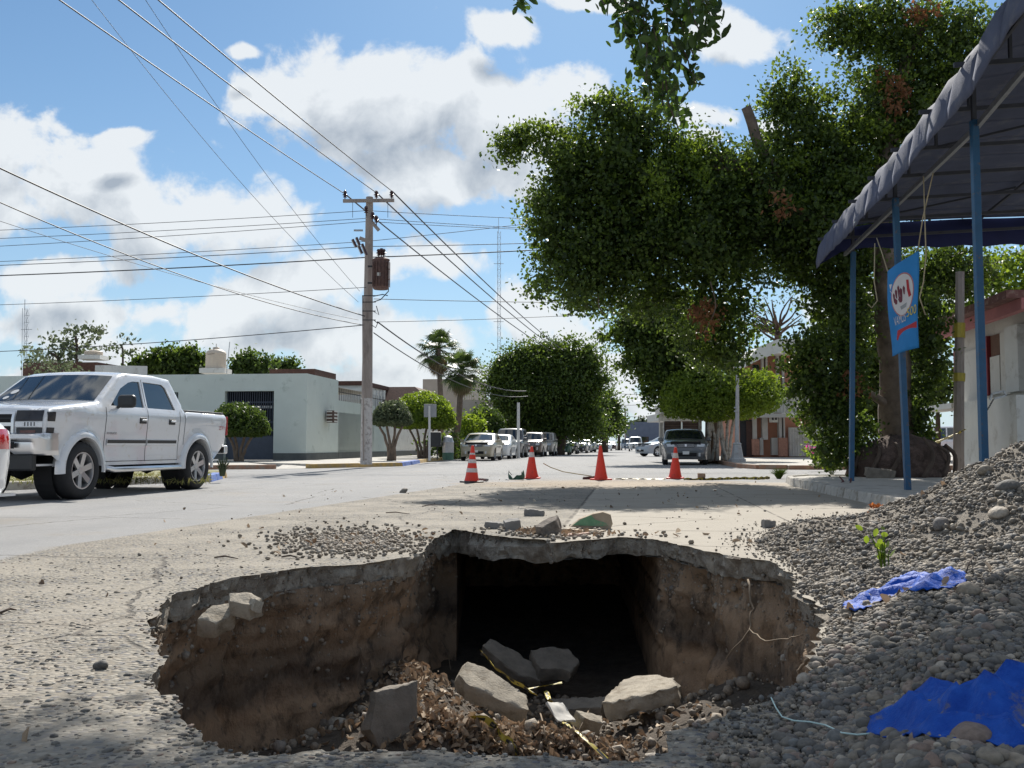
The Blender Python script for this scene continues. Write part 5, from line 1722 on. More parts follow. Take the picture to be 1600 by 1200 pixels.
def right_building():
    """white and maroon stall wall along the right pavement"""
    s0 = 8.9
    t = thing('market_stall', 'white and maroon roadside stall with peeling pink paint and a sloping brown roof beam', 'stall', S(s0, 24, .13))

    def tt(px): # street distance where the column crosses the plane s=s0
        r = ray(px, HZ); return s0 / (r.x * ca - r.y * sa) * (r.x * sa + r.y * ca)

    def zz(py, px):
        r = ray(px, HZ); return CZ + (HZ - py) / F * (s0 / (r.x * ca - r.y * sa))

    def pn(name, x0, x1, y0, y1, m_, dp=.0, th=.06, par=None):
        a, b = tt(x0), tt(x1)
        return MB().sbox(s0 - dp - th, s0 - dp, b, a, zz(y0, (x0 + x1) / 2), zz(y1, (x0 + x1) / 2)).build(name, m_, par or t)
    M_PEEL = mat('peeling_pink_paint', (.40, .155, .15), .9, .1, 3, dirt=((.52, .49, .44), .7, 1.1))
    M_OFFW = mat('offwhite_board', (.60, .58, .53), .85, .05, 2, dirt=((.45, .42, .37), .25, 2))
    M_MAROON = mat('maroon_paint', (.22, .02, .03), .7, .12)
    MB().sbox(s0, s0 + 3, tt(1640), tt(1498), .13, 3.9).build('back_wall', M_OFFW, t)
    pn('lower_wall', 1499, 1548, 728, 644, M_PEEL, .0, .05)
    pn('upper_board', 1503, 1541, 633, 548, M_OFFW, .002)
    pn('pink_edge', 1497, 1503, 636, 545, M_PINKW, .0)
    pn('maroon_post', 1542, 1555, 618, 526, M_MAROON, .01, .12)
    pn('pink_post', 1537, 1541.5, 622, 530, M_PINKW, .01, .1)
    pn('window_frame', 1556, 1570, 560, 522, mat('brown_wood', (.14, .07, .04), .8, .2), .0, .05)
    w = pn('white_column', 1572, 1586, 616, 518, M_OFFW, .0, .07)
    pn('white_column', 1587, 1608, 612, 508, M_WHITEWALL, .02, .16)
    pn('low_board', 1556, 1571, 616, 556, M_OFFW, .0, .08)
    pn('counter', 1478, 1540, 641, 633, M_WHITEWALL, .1, .7)
    pn('white_panel', 1549, 1640, 730, 622, M_WHITEWALL, .05, .6)
    # roof beam (slopes in the picture because it runs towards the viewer)
    MB().sbox(s0 - .9, s0 + 3.4, tt(1650), tt(1480) + .4, 3.95, 4.12).build('roof_edge', mat('brown_red_beam', (.17, .075, .065), .85, .25, 5, dirt=((.3, .22, .18), .3, 5)), t)
    MB().sbox(s0 - .6, s0 - .4, tt(1650), tt(1480) + .2, 3.7, 3.949).build('roof_beam', M_PINKW, t)
    # chained metal frame
    c = P(1560, 612, 20); fr = []
    for a, b in (((1547, 625), (1550, 615)), ((1550, 615), (1568, 611)), ((1568, 611), (1572, 618)), ((1572, 618), (1553, 623))):
        MB().bar(P(*a, 20.2), P(*b, 20.2), .035).build('frame_bar', M_STEEL, t)
    for k in range(9):
        p = P(1552 - k * 1.6, 624 + k * 2.8, 19.6 - k * .3)
        MB().bar(p, P(1552 - (k + .8) * 1.6, 624 + (k + .8) * 2.8, 19.6 - k * .3), .022).build('chain_link', M_DARKMETAL, t)
    # concrete pole in front
    B = P(1497, 725, 22.5); B.z = .13
    p2 = thing('utility_pole', 'old concrete pole with two yellow tape bands at the corner of the stall', 'utility pole', B)
    T = P(1500, 425, 22.5)
    MB().tube([B, T], [.13, .10], 8).build('shaft', M_POLE, p2, angle=30)
    for y0, y1 in ((528, 505), (596, 583)):
        a, b = P(1498, y0, 22.5), P(1498.5, y1, 22.5)
        MB().tube([a, b], .135, 10).build('tape_band', M_TAPE, p2, angle=30)


right_building()
th = simple_house('house', 'pink gabled house wall seen between trees behind the stall', 14.2, 22, 36, 44, 6.2, M_PINKW, None)
th = simple_house('house', 'long white house further down on the right side of the street', 10, 20, 100, 130, 4.2, M_WHITEWALL, M_BROWNTILE, .3, windows=[('l', 104, 1.5, 2, 1.5), ('l', 112, 1.5, 2, 1.5)])
th = simple_house('house', 'low white house behind the parked cars on the left', -22, -15, 112, 150, 3.8, M_WHITEWALL, M_BROWNTILE, .3)

# ------------------------------------------------------------------ awning
M_CANVAS = mat('navy_canvas', (.075, .09, .15), .85, .12, 3, .004, 60, dirt=((.13, .14, .18), .3, 2))
M_CANVASU = mat('navy_canvas_end', (.018, .025, .10), .85, .12, 3)
M_BLUEP = mat('blue_painted_steel', (.02, .095, .20), .45, .12, 6, dirt=((.16, .10, .07), .15, 14))
M_FRAME = mat('dark_frame_steel', (.05, .055, .07), .6, .2)


def awning():
    t = thing('awning', 'large navy blue canvas awning on tall blue steel posts over the right pavement', 'awning', S(4.15, 15, .13))
    te, tn = 19.9, 7.6

    def zb(tv):
        return float(np.interp(tv, [7.6, 9.77, 10.97, 13.95, 17.5, 19.9], [5.0, 4.84, 4.64, 4.47, 4.40, 4.34]))
    prof = [(0, -.06), (.0, .06), (.05, .28), (.16, .48), (.34, .63), (.60, .74), (1.0, .80), (1.8, .84), (3, .86), (4.5, .86), (6.5, .82)]
    s_ = 3.66
    # canvas: each bay a bulging panel between ribs
    bays = 15
    for b in range(bays):
        t0 = te - (te - tn) * b / bays; t1 = te - (te - tn) * (b + 1) / bays
        rows = []
        for k in range(9):
            u = k / 8; tv = t0 + (t1 - t0) * u
            bul = math.sin(math.pi * u)
            row_ = []
            for i, (ds, dz) in enumerate(prof):
                edge = .012 * math.sin(tv * 2.1) * (i == 0) + .006 * math.sin(tv * 13 + i)
                out = .055 * bul * (1 if 1 < i < 7 else .08)
                row_.append(S(s_ + ds - out * (1 - ds / 2 if ds < 2 else 0) - edge, tv, zb(tv) + dz + out * .6 + edge * .5 + .012 * fbm((tv * 3, i * .8, b))))
            rows.append(row_)
        me = MB().grid(rows).mesh('canvas_panel')
        o = link('canvas_panel', me, M_CANVAS, t, angle=60)
        sm = o.modifiers.new('cloth', 'SOLIDIFY'); sm.thickness = .012
    # valance strip with lighter lower hem
    # end valance (far end)
    rows = []
    for k in range(30):
        s1 = s_ + .02 + (6.6) * k / 29
        dz = float(np.interp(s1 - s_, [p[0] for p in prof], [p[1] for p in prof]))
        top = zb(te) + dz
        bot = 4.66 + .02 * math.sin(k * 1.7) if s1 > s_ + .55 else zb(te) - .02 + (4.66 - zb(te)) * (s1 - s_) / .55
        rows.append([S(s1, te + .03 + .02 * math.sin(k * .9), top - .01), S(s1, te + .05, (top + bot) / 2), S(s1, te + .02, min(bot, top - .02))])
    o = MB().grid(rows).build('end_valance', M_CANVASU, t, angle=180)
    o.modifiers.new('cloth', 'SOLIDIFY').thickness = .01
    # posts
    for k, tv in enumerate((19.5, 15.65, 12.35, 9.1)):
        s1 = 4.15
        p = S(s1, tv, .13)
        tilt = (0.12, 0)[k > 1] if k != 1 else -.08
        MB().bar(p, S(s1 + tilt, tv, zb(tv) + .16), .085).build('post', M_BLUEP, t, bevel=.006)
        MB().bar(S(s1 + tilt, tv, zb(tv) + .165), S(s1 + tilt, tv, zb(tv) + .76), .05).build('post_head', M_FRAME, t)
    for tv in (19.5, 15.65, 12.35, 9.1):
        MB().bar(S(9.4, tv, .13), S(9.4, tv, 4.9), .085).build('post', M_BLUEP, t, bevel=.006)
    # longitudinal beam, roof ribs and purlins
    MB().bar(S(4.2, te, zb(te) + .20), S(4.2, 12.6, zb(12.6) + .10), .05, .07).build('beam', M_STEEL, t)
    MB().bar(S(4.2, 12.6, zb(12.6) + .10), S(4.2, tn, zb(tn) + .10), .05, .07).build('beam', M_STEEL, t)
    MB().bar(S(9.4, te, zb(te) + .40), S(9.4, tn, zb(tn) + .40), .05, .07).build('beam', M_FRAME, t)
    MB().bar(S(6.6, te, zb(te) + .72), S(6.6, tn, zb(tn) + .72), .04).build('beam', M_FRAME, t)
    for k in range(9):
        tv = te - .5 - k * 1.35
        MB().bar(S(3.6, tv, zb(tv) + .40), S(9.8, tv, zb(tv) + .60), .04, .05).build('roof_rib', M_FRAME, t)
        if k % 3 == 1: MB().bar(S(4.2, tv, zb(tv) + .42), S(6.4, tv - .9, zb(tv) + .70), .03).build('brace', M_FRAME, t)
        MB().bar(S(4.2, tv, zb(tv) + .41), S(4.2, tv, zb(tv) + .74), .035).build('strut', M_FRAME, t)
    MB().bar(S(s_ + .03, te, zb(te) + .02), S(s_ + .03, 12.6, zb(12.6) + .02), .03).build('edge_tube', M_FRAME, t)
    MB().bar(S(s_ + .03, 12.6, zb(12.6) + .02), S(s_ + .03, tn, zb(tn) + .02), .03).build('edge_tube', M_FRAME, t)


awning()


def text_mesh(body, size, extr=.002):
    cu = bpy.data.curves.new('txt', 'FONT'); cu.body = body; cu.size = size; cu.extrude = extr; cu.resolution_u = 3
    o = bpy.data.objects.new('txt', cu); COL.objects.link(o)
    dg = bpy.context.evaluated_depsgraph_get()
    me = bpy.data.meshes.new_from_object(o.evaluated_get(dg))
    bpy.data.objects.remove(o); bpy.data.curves.remove(cu)
    me.materials.clear()
    return me


def banner():
    d = 14.0
    TL, TR, BR_, BL = P(1387, 424, 14.6), P(1434, 391, 14.0), P(1434, 543, 14.0), P(1392, 557, 14.6)
    c = (TL + BR_) / 2
    t = thing('banner', 'blue cloth banner with white oval and yellow 500, hung by strings under the awning', 'banner', c)
    nrm = (TR - TL).cross(BL - TL).normalized()
    if nrm.y > 0: nrm = -nrm

    def q(u, v, off=0.0):
        p = TL.lerp(TR, u).lerp(BL.lerp(BR_, u), v)
        p = p + nrm * (.035 * math.sin(u * 5 + v * 2) * math.sin(v * 4 + .6) + .03 * math.sin(v * 6) * u * (1 - u) + off)
        return p
    rows = [[q(u / 14, v / 30) for u in range(15)] for v in range(31)]
    o = MB().grid(rows).build('cloth', mat('blue_banner', (.015, .20, .50), .75, .08, 6), t, angle=180)
    o.modifiers.new('cloth', 'SOLIDIFY').thickness = .004

    def patch(name, pts, off, m_, par=o):
        V, T = cdt(pts, (), [(x / 18, y / 30) for x in range(1, 18) for y in range(1, 30) if pip(x / 18, y / 30, pts)])
        me = MB().add([q(u, v, off) for u, v in V], T).mesh(name); link(name, me, m_, par, angle=180)
    M_WP = mat('white_print', (.62, .60, .60), .8, .05); M_RP = mat('red_print', (.42, .03, .04), .8, .1)
    M_YP = mat('yellow_print', (.62, .50, .08), .8, .05)
    M_PP = mat('pink_print', (.45, .18, .17), .8, .1)
    ell = lambda cu, cv, ru, rv, n=28: [(cu + ru * math.cos(2 * math.pi * k / n), cv + rv * math.sin(2 * math.pi * k / n)) for k in range(n)]
    patch('oval_rim', ell(.50, .37, .33, .235), .006, M_PP)
    patch('oval', ell(.50, .37, .305, .22), .009, M_WP)
    patch('red_stroke', [(.62, .23), (.68, .24), (.70, .34), (.76, .42), (.68, .43), (.63, .34)], .012, M_RP)
    for k_, (u_, v_, h_, w_) in enumerate([(.27, .33, .10, .030), (.34, .30, .09, .035), (.41, .27, .14, .028), (.47, .31, .13, .040), (.55, .30, .08, .030), (.31, .40, .05, .05), (.44, .40, .05, .06)]):
        patch('dark_stroke', [(u_ - w_, v_), (u_, v_ - .02), (u_ + w_, v_ + .01), (u_ + w_ * .6, v_ + h_), (u_ - w_ * .4, v_ + h_ * .9)], .012, mat('maroon_print', (.16, .04, .06), .8, .1))
    patch('grey_mark', [(.42, .49), (.62, .475), (.60, .52), (.45, .53)], .012, mat('grey_print', (.3, .32, .33), .8, .1))
    patch('red_band', [(.27, .735), (.97, .725), (.97, .79), (.36, .80), (.28, .85), (.22, .83)], .006, M_RP)
    patch('white_ray', [(.10, .18), (.22, .20), (.13, .27), (.24, .30), (.22, .36)], .006, M_WP)
    for body, m_, u0, u1, v0, v1 in (('VAMOS', M_WP, .19, .60, .575, .675), ('500', M_YP, .63, .97, .545, .64)):
        me = text_mesh(body, 1.0, 0)
        xs_ = [v.co.x for v in me.vertices]; ys_ = [v.co.y for v in me.vertices]
        x0, x1, y0, y1 = min(xs_), max(xs_), min(ys_), max(ys_)
        for v in me.vertices:
            u = (v.co.x - x0) / (x1 - x0); w = (v.co.y - y0) / (y1 - y0)
            v.co = q(u0 + (u1 - u0) * u, v1 + (v0 - v1) * w, .013)
        link('lettering', me, m_, o)
    M_STR = mat('hemp_string', (.42, .36, .24), .9, .1)
    for pts in ([(1434, 392, 14.0), (1442, 340, 13.6), (1458, 270, 13.2)], [(1387, 424, 14.6), (1378, 395, 14.9), (1370, 372, 15.1)], [(1443, 275, 13.4), (1447, 400, 13.6), (1443, 440, 13.7), (1437, 465, 13.8), (1446, 492, 13.9)],
                [(1367, 380, 15), (1366, 440, 15), (1371, 470, 15), (1362, 481, 15), (1356, 475, 15)]):
        MB().tube([P(*p) for p in pts], .009, 5).build('string', M_STR, t, angle=180)


banner()

# ------------------------------------------------------------------ trees and shrubs
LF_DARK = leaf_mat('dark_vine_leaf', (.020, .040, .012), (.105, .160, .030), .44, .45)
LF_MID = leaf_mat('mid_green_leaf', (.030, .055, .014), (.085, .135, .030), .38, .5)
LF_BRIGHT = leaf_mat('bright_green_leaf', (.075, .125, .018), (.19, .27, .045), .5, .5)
LF_BROWN = leaf_mat('withered_leaf', (.13, .055, .022), (.26, .13, .06), .25, .8)
LF_GREY = leaf_mat('greyish_leaf', (.05, .07, .035), (.13, .16, .09), .3, .6)
LF_PALM = leaf_mat('palm_leaf', (.035, .06, .018), (.10, .15, .04), .3, .45)
LF_DRYP = leaf_mat('dry_palm_leaf', (.14, .11, .06), (.28, .23, .14), .2, .8)
M_WHITEBARK = mat('whitewashed_bark', (.50, .47, .43), .9, .12, 5, .015, 14, dirt=((.22, .18, .14), .45, 6))
RG = np.random.default_rng(11)


def bl(px, py, d, rx, ry, ryd=None):
    """blob centred at pixel px,py at distance d, radii in pixels (depth radius in the same unit)"""
    c = P(px, py, d); k = d / F
    return ((c.x, c.y, c.z), (rx * k, (ryd or (rx + ry) / 2) * k, ry * k))


def limb(name, pts, r0, r1, m_, parent, seed=0, n=8, sub=4, wob=.05):
    pts = [Vector(p) for p in pts]
    out = []
    for i in range(len(pts) - 1):
        p0 = pts[max(i - 1, 0)]; p1 = pts[i]; p2 = pts[i + 1]; p3 = pts[min(i + 2, len(pts) - 1)]
        for k in range(sub):
            t = k / sub
            out.append(.5 * ((2 * p1) + (p2 - p0) * t + (2 * p0 - 5 * p1 + 4 * p2 - p3) * t * t + (3 * p1 - p0 - 3 * p2 + p3) * t ** 3))
    out.append(pts[-1])
    r = random.Random(seed)
    out = [p + Vector((r.uniform(-wob, wob), r.uniform(-wob, wob), 0)) * (0 if i == 0 else r0 * 2) for i, p in enumerate(out)]
    rs = [r0 + (r1 - r0) * (i / (len(out) - 1)) ** .8 for i in range(len(out))]
    return MB().tube(out, rs, n, jit=.10, rnd=r).build(name, m_, parent, angle=180)


def big_tree():
    D = 23.0
    B = P(1400, 742, 22.5); B.z = .13
    t = thing('vine_tree', 'huge dark tree smothered in hanging vines whose trunk stands behind the blue posts', 'tree', B)
    trunk = limb('trunk', [P(1408, 745, 22.5), P(1398, 640, 22.5), P(1392, 500, 22.4), P(1384, 400, 22.3), P(1370, 300, 22.4)], .42, .26, M_BARK, t, 1, n=14)
    limb('limb', [P(1384, 420, 22.4), P(1330, 360, 22.2), P(1240, 330, 22.4), P(1165, 262, 22.6), P(1118, 246, 22.6)], .24, .08, M_BARK, t, 2)
    limb('limb', [P(1240, 330, 22.4), P(1212, 270, 22.6), P(1186, 225, 22.6), P(1166, 168, 22.6)], .15, .12, M_BARK, t, 3)
    limb('limb', [P(1375, 330, 22.4), P(1320, 250, 22.8), P(1290, 200, 23.2)], .12, .05, M_BARK, t, 4)
    limb('limb', [P(1372, 300, 22.4), P(1400, 180, 22.8), P(1420, 80, 23), P(1450, 30, 23)], .24, .10, M_BARK, t, 5)
    limb('limb', [P(1165, 262, 22.6), P(1020, 270, 22.8), P(930, 300, 23)], .10, .04, M_BARK, t, 6)
    limb('limb', [P(1395, 640, 22.4), P(1340, 610, 22), P(1265, 640, 21.5)], .12, .05, M_BARK, t, 7)
    limb('vine_stem', [P(1110, 440, 21.8), P(1118, 480, 21.8), P(1100, 520, 21.8)], .018, .012, M_BARK, t, 8, n=5)
    limb('vine_stem', [P(935, 460, 22), P(936, 480, 22), P(946, 494, 22)], .016, .008, M_BARK, t, 9, n=5)
    blobs = [bl(802, 222, D, 24, 13), bl(836, 208, D, 26, 13), bl(868, 222, D, 30, 24), bl(795, 235, D, 12, 12),
             bl(960, 215, D, 80, 58), bl(935, 170, D, 38, 22), bl(1010, 200, D, 52, 45), bl(890, 268, D, 55, 52), bl(930, 270, D, 70, 60), bl(868, 330, D, 42, 55),
             bl(860, 385, D, 34, 50), bl(900, 370, D, 60, 70), bl(920, 430, D, 60, 35), bl(900, 448, D, 30, 25), bl(955, 350, D, 75, 85), bl(960, 430, D, 40, 45), bl(1000, 300, D, 90, 80), bl(1000, 390, D, 70, 75),
             bl(1040, 410, D, 70, 80), bl(1080, 330, D, 90, 90), bl(1110, 260, D, 60, 38), bl(1080, 245, D, 60, 28), bl(1150, 330, D, 90, 80), bl(1125, 450, D, 62, 80), bl(1140, 520, D, 45, 45), bl(1130, 545, D, 30, 22),
             bl(1200, 300, D, 70, 70), bl(1190, 370, D, 55, 60),
             bl(1232, 140, D, 32, 38), bl(1215, 170, D, 26, 24), bl(1255, 185, D, 45, 40), bl(1240, 235, D, 55, 50), bl(1290, 240, D, 55, 80), bl(1280, 320, D, 70, 90),
             bl(1300, 45, D, 32, 28), bl(1340, 35, D, 45, 34), bl(1330, 75, D, 40, 26), bl(1390, 45, D, 60, 45), bl(1440, 60, D, 60, 55), bl(1495, 45, D, 48, 42), bl(1530, 70, D, 35, 40), bl(1480, 120, D, 70, 70), bl(1420, 140, D, 62, 70), bl(1370, 150, D, 40, 60),
             bl(1350, 240, D, 60, 80), bl(1420, 240, D, 80, 90), bl(1330, 340, D, 60, 80), bl(1290, 420, D, 60, 60), bl(1250, 380, D, 40, 60), bl(1480, 230, D + 1, 80, 90), bl(1540, 150, D + 1, 60, 70),
             bl(1295, 490, D, 34, 50), bl(1320, 430, D, 55, 60), bl(1430, 440, D + 1.0, 60, 60), bl(1470, 430, D + 1, 50, 40), bl(1500, 410, D + 1.5, 40, 40)]
    blobs += [bl(1330, 385, D - .9, 50, 45), bl(1270, 345, D - .9, 50, 40), bl(1350, 300, D - .6, 50, 50), bl(1225, 330, D - .6, 40, 40)]
    rs = np.random.default_rng(5)
    blobs += satellites(blobs, 4, rs, (.15, .45), 1.06)
    tend = []
    for k in range(46):      # hanging tendrils along the underside
        x = rs.uniform(835, 1165); y = float(np.interp(x, [835, 900, 960, 1040, 1100, 1160, 1230], [430, 470, 470, 480, 560, 560, 470])) + rs.uniform(-14, 8)
        tend.append(bl(x, y + 6, D + rs.uniform(-1.2, 1.2), rs.uniform(4, 9), rs.uniform(12, 30)))
    blobs += tend
    crown('crown', blobs, t, LF_DARK, .105, RG, per_m2=8.5, leaf_per=20, spread=.21, droop=.6, aspect=.66, filler=2.0, nz=.32)
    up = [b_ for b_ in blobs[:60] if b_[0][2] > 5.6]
    crown('sunlit_shoots', satellites(up, 5, rs, (.12, .26), 1.06, .15), t, LF_BRIGHT, .10, RG, per_m2=16, leaf_per=12, spread=.12, droop=.3, aspect=.55, filler=0, inner=.9)  # new growth; sunlight on the crown tops is put into its brighter leaf colour
    # lower ivy climbing round the trunk
    D2 = 21.6
    iv = [bl(1265, 540, D2, 35, 30), bl(1245, 570, D2, 25, 18), bl(1290, 560, D2, 45, 45), bl(1270, 600, D2, 38, 30), bl(1235, 610, D2, 22, 14), bl(1310, 620, D2, 40, 45), bl(1285, 660, D2, 36, 35), bl(1265, 640, D2, 24, 20),
          bl(1320, 680, D2, 38, 42), bl(1300, 710, D2, 28, 28), bl(1328, 580, D2, 30, 60), bl(1328, 500, D2 + .6, 30, 70), bl(1450, 560, D2 + .8, 20, 70), bl(1432, 640, D2 + .8, 22, 40), bl(1450, 500, D2 + 1, 26, 50), bl(1350, 670, D2 + .2, 18, 26), bl(1440, 680, D2 + .6, 22, 20)]
    crown('ivy', iv, t, LF_DARK, .10, RG, per_m2=20, leaf_per=16, spread=.12, droop=.5, aspect=.7, filler=2.0, nz=.3)
    br = [bl(1400, 140, D - 1.0, 20, 28), bl(1392, 175, D - 1, 13, 18), bl(1440, 20, D - 1, 24, 10), bl(1215, 320, D - 1.6, 18, 20), bl(1105, 500, D - .9, 16, 32), bl(1085, 480, D - .8, 10, 14), bl(1330, 600, D2 - .6, 14, 22)]
    crown('withered_foliage', br, t, LF_BROWN, .13, RG, per_m2=14, leaf_per=12, spread=.11, droop=.9, aspect=.5, filler=0)


big_tree()


def root_ball():
    B = P(1410, 748, 21.6); B.z = .13
    t = thing('root_mass', 'massive bulging stone-hard root base of the vine tree behind the two blue posts', 'tree roots', B)
    rows = []
    for j in range(13):
        v = j / 12
        row_ = []
        for i in range(48):
            a = 2 * math.pi * i / 48
            prof = [1.0, 1.02, 1.0, .99, .98, .95, .93, .9, .85, .77, .62, .42, .2][j]
            k = 1 + .16 * fbm((math.cos(a) * 1.6, math.sin(a) * 1.6, v * 1.2), 4) + .06 * fbm((math.cos(a) * 6, math.sin(a) * 6, v * 5), 3)
            rx, ry = 1.08, .85
            row_.append(B + Vector((rx * prof * k * math.cos(a), ry * prof * k * math.sin(a), -.02 + .92 * v + .05 * fbm((a * 2, v * 3, 1)))))
        rows.append(row_)
    MB().grid(rows, closed=True).build('root_bulk', mat('root_bark', (.075, .05, .04), .95, .4, 5, .05, 12, dirt=((.16, .11, .09), .4, 3)), t, angle=180)
    r = random.Random(4)
    for k in range(6):
        a = R_(195 + k * 27 + r.uniform(-6, 6)); p0 = B + Vector((math.cos(a) * .9, math.sin(a) * .75, .8 + r.uniform(-.2, .1)))
        limb('surface_root', [p0, B + Vector((math.cos(a + .1) * 1.08, math.sin(a + .1) * .92, .45)), B + Vector((math.cos(a - .15) * 1.16, math.sin(a) * 1.0, 0))], .035, .05, M_BARKD, t, k, n=6)
    me = chunk([(-.27, .12), (-.29, -.08), (.1, -.12), (.30, -.06), (.26, .12)], .19, P(1376, 745, 20.4) + Vector((0, 0, .16)), (R_(6), R_(6), 0), 77)
    tag(link('stone_block', me, M_RUBBLED, angle=35), 'long grey stone block lying at the foot of the root mass', 'stone')


root_ball()


def tree(name, label, base, trunk_pts, r0, r1, blobs, lm, size, cat='tree', group=None, bark=None, **k):
    t = thing(name, label, cat, base, group=group)
    for i, tp in enumerate(trunk_pts):
        limb('trunk', tp, r0, r1, bark or M_BARKD, t, i)
    kw = dict(per_m2=2.2, leaf_per=12, spread=.3, droop=.2, aspect=.65, filler=1.7); kw.update(k)
    if kw['filler']: blobs = blobs + satellites(blobs, 3, np.random.default_rng(len(label)))
    crown('crown', blobs, t, lm, size, RG, **kw)
    return t


def gb(px, py, d, z=0.0):
    b = P(px, py, d); b.z = z; return b


# second hanging tree behind the first
tree('street_tree', 'dark drooping tree behind the vine tree hanging over the grey sedan', gb(1110, 710, 44), [[gb(1112, 700, 44), P(1108, 600, 44), P(1090, 540, 44)]], .35, .2,
     [bl(985, 520, 44, 38, 28), bl(1010, 500, 44, 45, 30), bl(960, 525, 44, 24, 12), bl(1010, 550, 44, 40, 40), bl(1050, 500, 44, 70, 50), bl(1060, 560, 44, 60, 55), bl(1020, 595, 44, 34, 28), bl(1028, 625, 44, 22, 26), bl(1095, 540, 44, 50, 60), bl(985, 570, 44, 18, 10)],
     LF_DARK, .19, per_m2=3.2, leaf_per=18, spread=.3, droop=.5)
# long rounded clipped hedge trees on the right corner
t = thing('clipped_tree', 'wide box-clipped tree with whitewashed twisting trunks beside the lamp post', 'tree', gb(1120, 714, 43, .13))
rq = random.Random(3)
for k in range(11):
    x = 1094 + k * 5.2 + rq.uniform(-2, 2)
    limb('trunk', [gb(x + rq.uniform(-3, 3), 716, 43 + rq.uniform(-.3, .3), .13), P(x + rq.uniform(-6, 6), 690, 43), P(x + rq.uniform(-9, 9), 650, 43)], .085, .06, M_WHITEBARK, t, 60 + k, wob=.12)
trimmed('crown', [bl(1072, 622, 43, 40, 42, 60), bl(1112, 624, 43, 46, 46, 66), bl(1152, 622, 43, 46, 44, 64), bl(1188, 618, 43, 30, 38, 50)], t, LF_BRIGHT, .115, RG, n_per_m2=210, flat=.75, e=2.8)

# left side trimmed dome trees


def dome(label, px, base_y, d, cy, rx, ry, lm, trunks, size=.12, group='round clipped trees on the left corner', per=1.0, bark=None):
    b = gb(px, base_y, d, .13)
    t = thing('clipped_tree', label, 'tree', b, group=group)
    for i, a in enumerate(trunks):
        limb('trunk', [gb(px + a * .35, base_y, d, .13), P(px + a * .6, (base_y + cy + ry) / 2, d), P(px + a * 1.8, cy + ry * .35, d)], .085, .045, bark or M_BARK, t, i + int(px), wob=.2)
    cb = cy + ry * .62
    trimmed('crown', [bl(px, cb, d, rx, ry * 1.55, rx * .95), bl(px - rx * .45, cb + ry * .1, d, rx * .56, ry * 1.25, rx * .6), bl(px + rx * .45, cb + ry * .1, d, rx * .56, ry * 1.25, rx * .6)], t, lm, size, RG, n_per_m2=230 * per * (.12 / size) ** 2, flat=.22)


dome('dark flat-domed clipped tree standing before the garage of the mint house', 372, 718, 41.5, 655, 48, 27, LF_MID, (-12, -4, 8, 18))
dome('greyish clipped tree with slim twisted trunk just right of the utility pole', 612, 714, 44, 645, 31, 20, LF_GREY, (-14, -6, 4, 12), bark=M_BARK)
dome('largest bright green clipped dome behind the grey sign', 661, 714, 52, 640, 50, 30, LF_BRIGHT, (-18, -8, 4, 14, 22), size=.13)
dome('dark green clipped dome behind the gold sedan', 758, 716, 72, 658, 32, 24, LF_MID, (-8, 4), size=.16)
tree('bush', 'loose bright green bush left of the gold sedan', gb(735, 718, 60, .1), [[gb(735, 718, 60, .1), P(735, 690, 60)]], .1, .06,
     [bl(738, 660, 60, 24, 18), bl(722, 675, 60, 18, 18), bl(728, 695, 60, 22, 20), bl(745, 685, 60, 18, 22), bl(715, 700, 60, 12, 16)], LF_BRIGHT, .18, per_m2=3.5, leaf_per=12, spread=.2)
tree('bush', 'dark shrub in shade behind the litter bin', gb(690, 716, 56, .1), [[gb(690, 716, 56, .1), P(690, 690, 56)]], .1, .06,
     [bl(680, 695, 56, 22, 18), bl(700, 690, 56, 18, 20), bl(692, 705, 56, 22, 10)], LF_DARK, .16, per_m2=3.5, leaf_per=12, spread=.2)


def palm(label, px, base_y, d, top_y, R0, lean=0):
    B = gb(px, base_y, d, .1)
    t = thing('fan_palm', label, 'palm', B, group='fan palms on the left')
    T = P(px + lean, top_y, d)
    r = random.Random(px)
    MB().tube([B, B.lerp(T, .5) + Vector((.1, 0, 0)), T], [.24, .17, .16], 10, jit=.12, rnd=r).build('trunk', M_BARK, t, angle=180)

    def fan(name, n, el0, el1, m_, scale, seed):
        r = random.Random(seed)
        mb = MB()
        for i in range(n):
            az = r.uniform(0, 6.28); el = r.uniform(el0, el1)
            stem = R0 * r.uniform(.45, .62) * scale
            dv = Vector((math.cos(az) * math.cos(el), math.sin(az) * math.cos(el), math.sin(el)))
            E = T + dv * stem + Vector((0, 0, -.12 * stem))
            mb.tube([T, T.lerp(E, .5) + Vector((0, 0, .06)), E], [.025, .02, .015], 4)
            side = dv.cross(Vector((0, 0, 1)))
            if side.length < .1: side = Vector((1, 0, 0))
            side.normalize(); up = side.cross(dv)
            for q in range(17):
                a = (q - 8) / 8 * 1.75
                ld = (dv * math.cos(a) + side * math.sin(a) + up * .1).normalized()
                ln = R0 * .52 * scale * (1 - .25 * abs(a) / 1.75) * r.uniform(.9, 1.05)
                tip = E + ld * ln + Vector((0, 0, -ln * r.uniform(.18, .5)))
                mid = E + ld * ln * .6
                w = up.cross(ld).normalized() * .035
                mb.add([E - w * .4, mid - w, tip, mid + w, E + w * .4], [(0, 1, 3, 4), (1, 2, 3)])
        me = mb.mesh(name)
        at = me.attributes.new('rnd', 'FLOAT', 'POINT'); at.data.foreach_set('value', np.random.default_rng(seed).uniform(0, 1, len(me.vertices)).astype(np.float32))
        link(name, me, m_, t)
    fan('fronds', 34, -.1, 1.4, LF_PALM, 1.0, px)
    fan('drooping_fronds', 22, -.95, -.1, LF_PALM, .95, px + 1)
    fan('dry_fronds', 30, -1.5, -1.0, LF_DRYP, .85, px + 2)


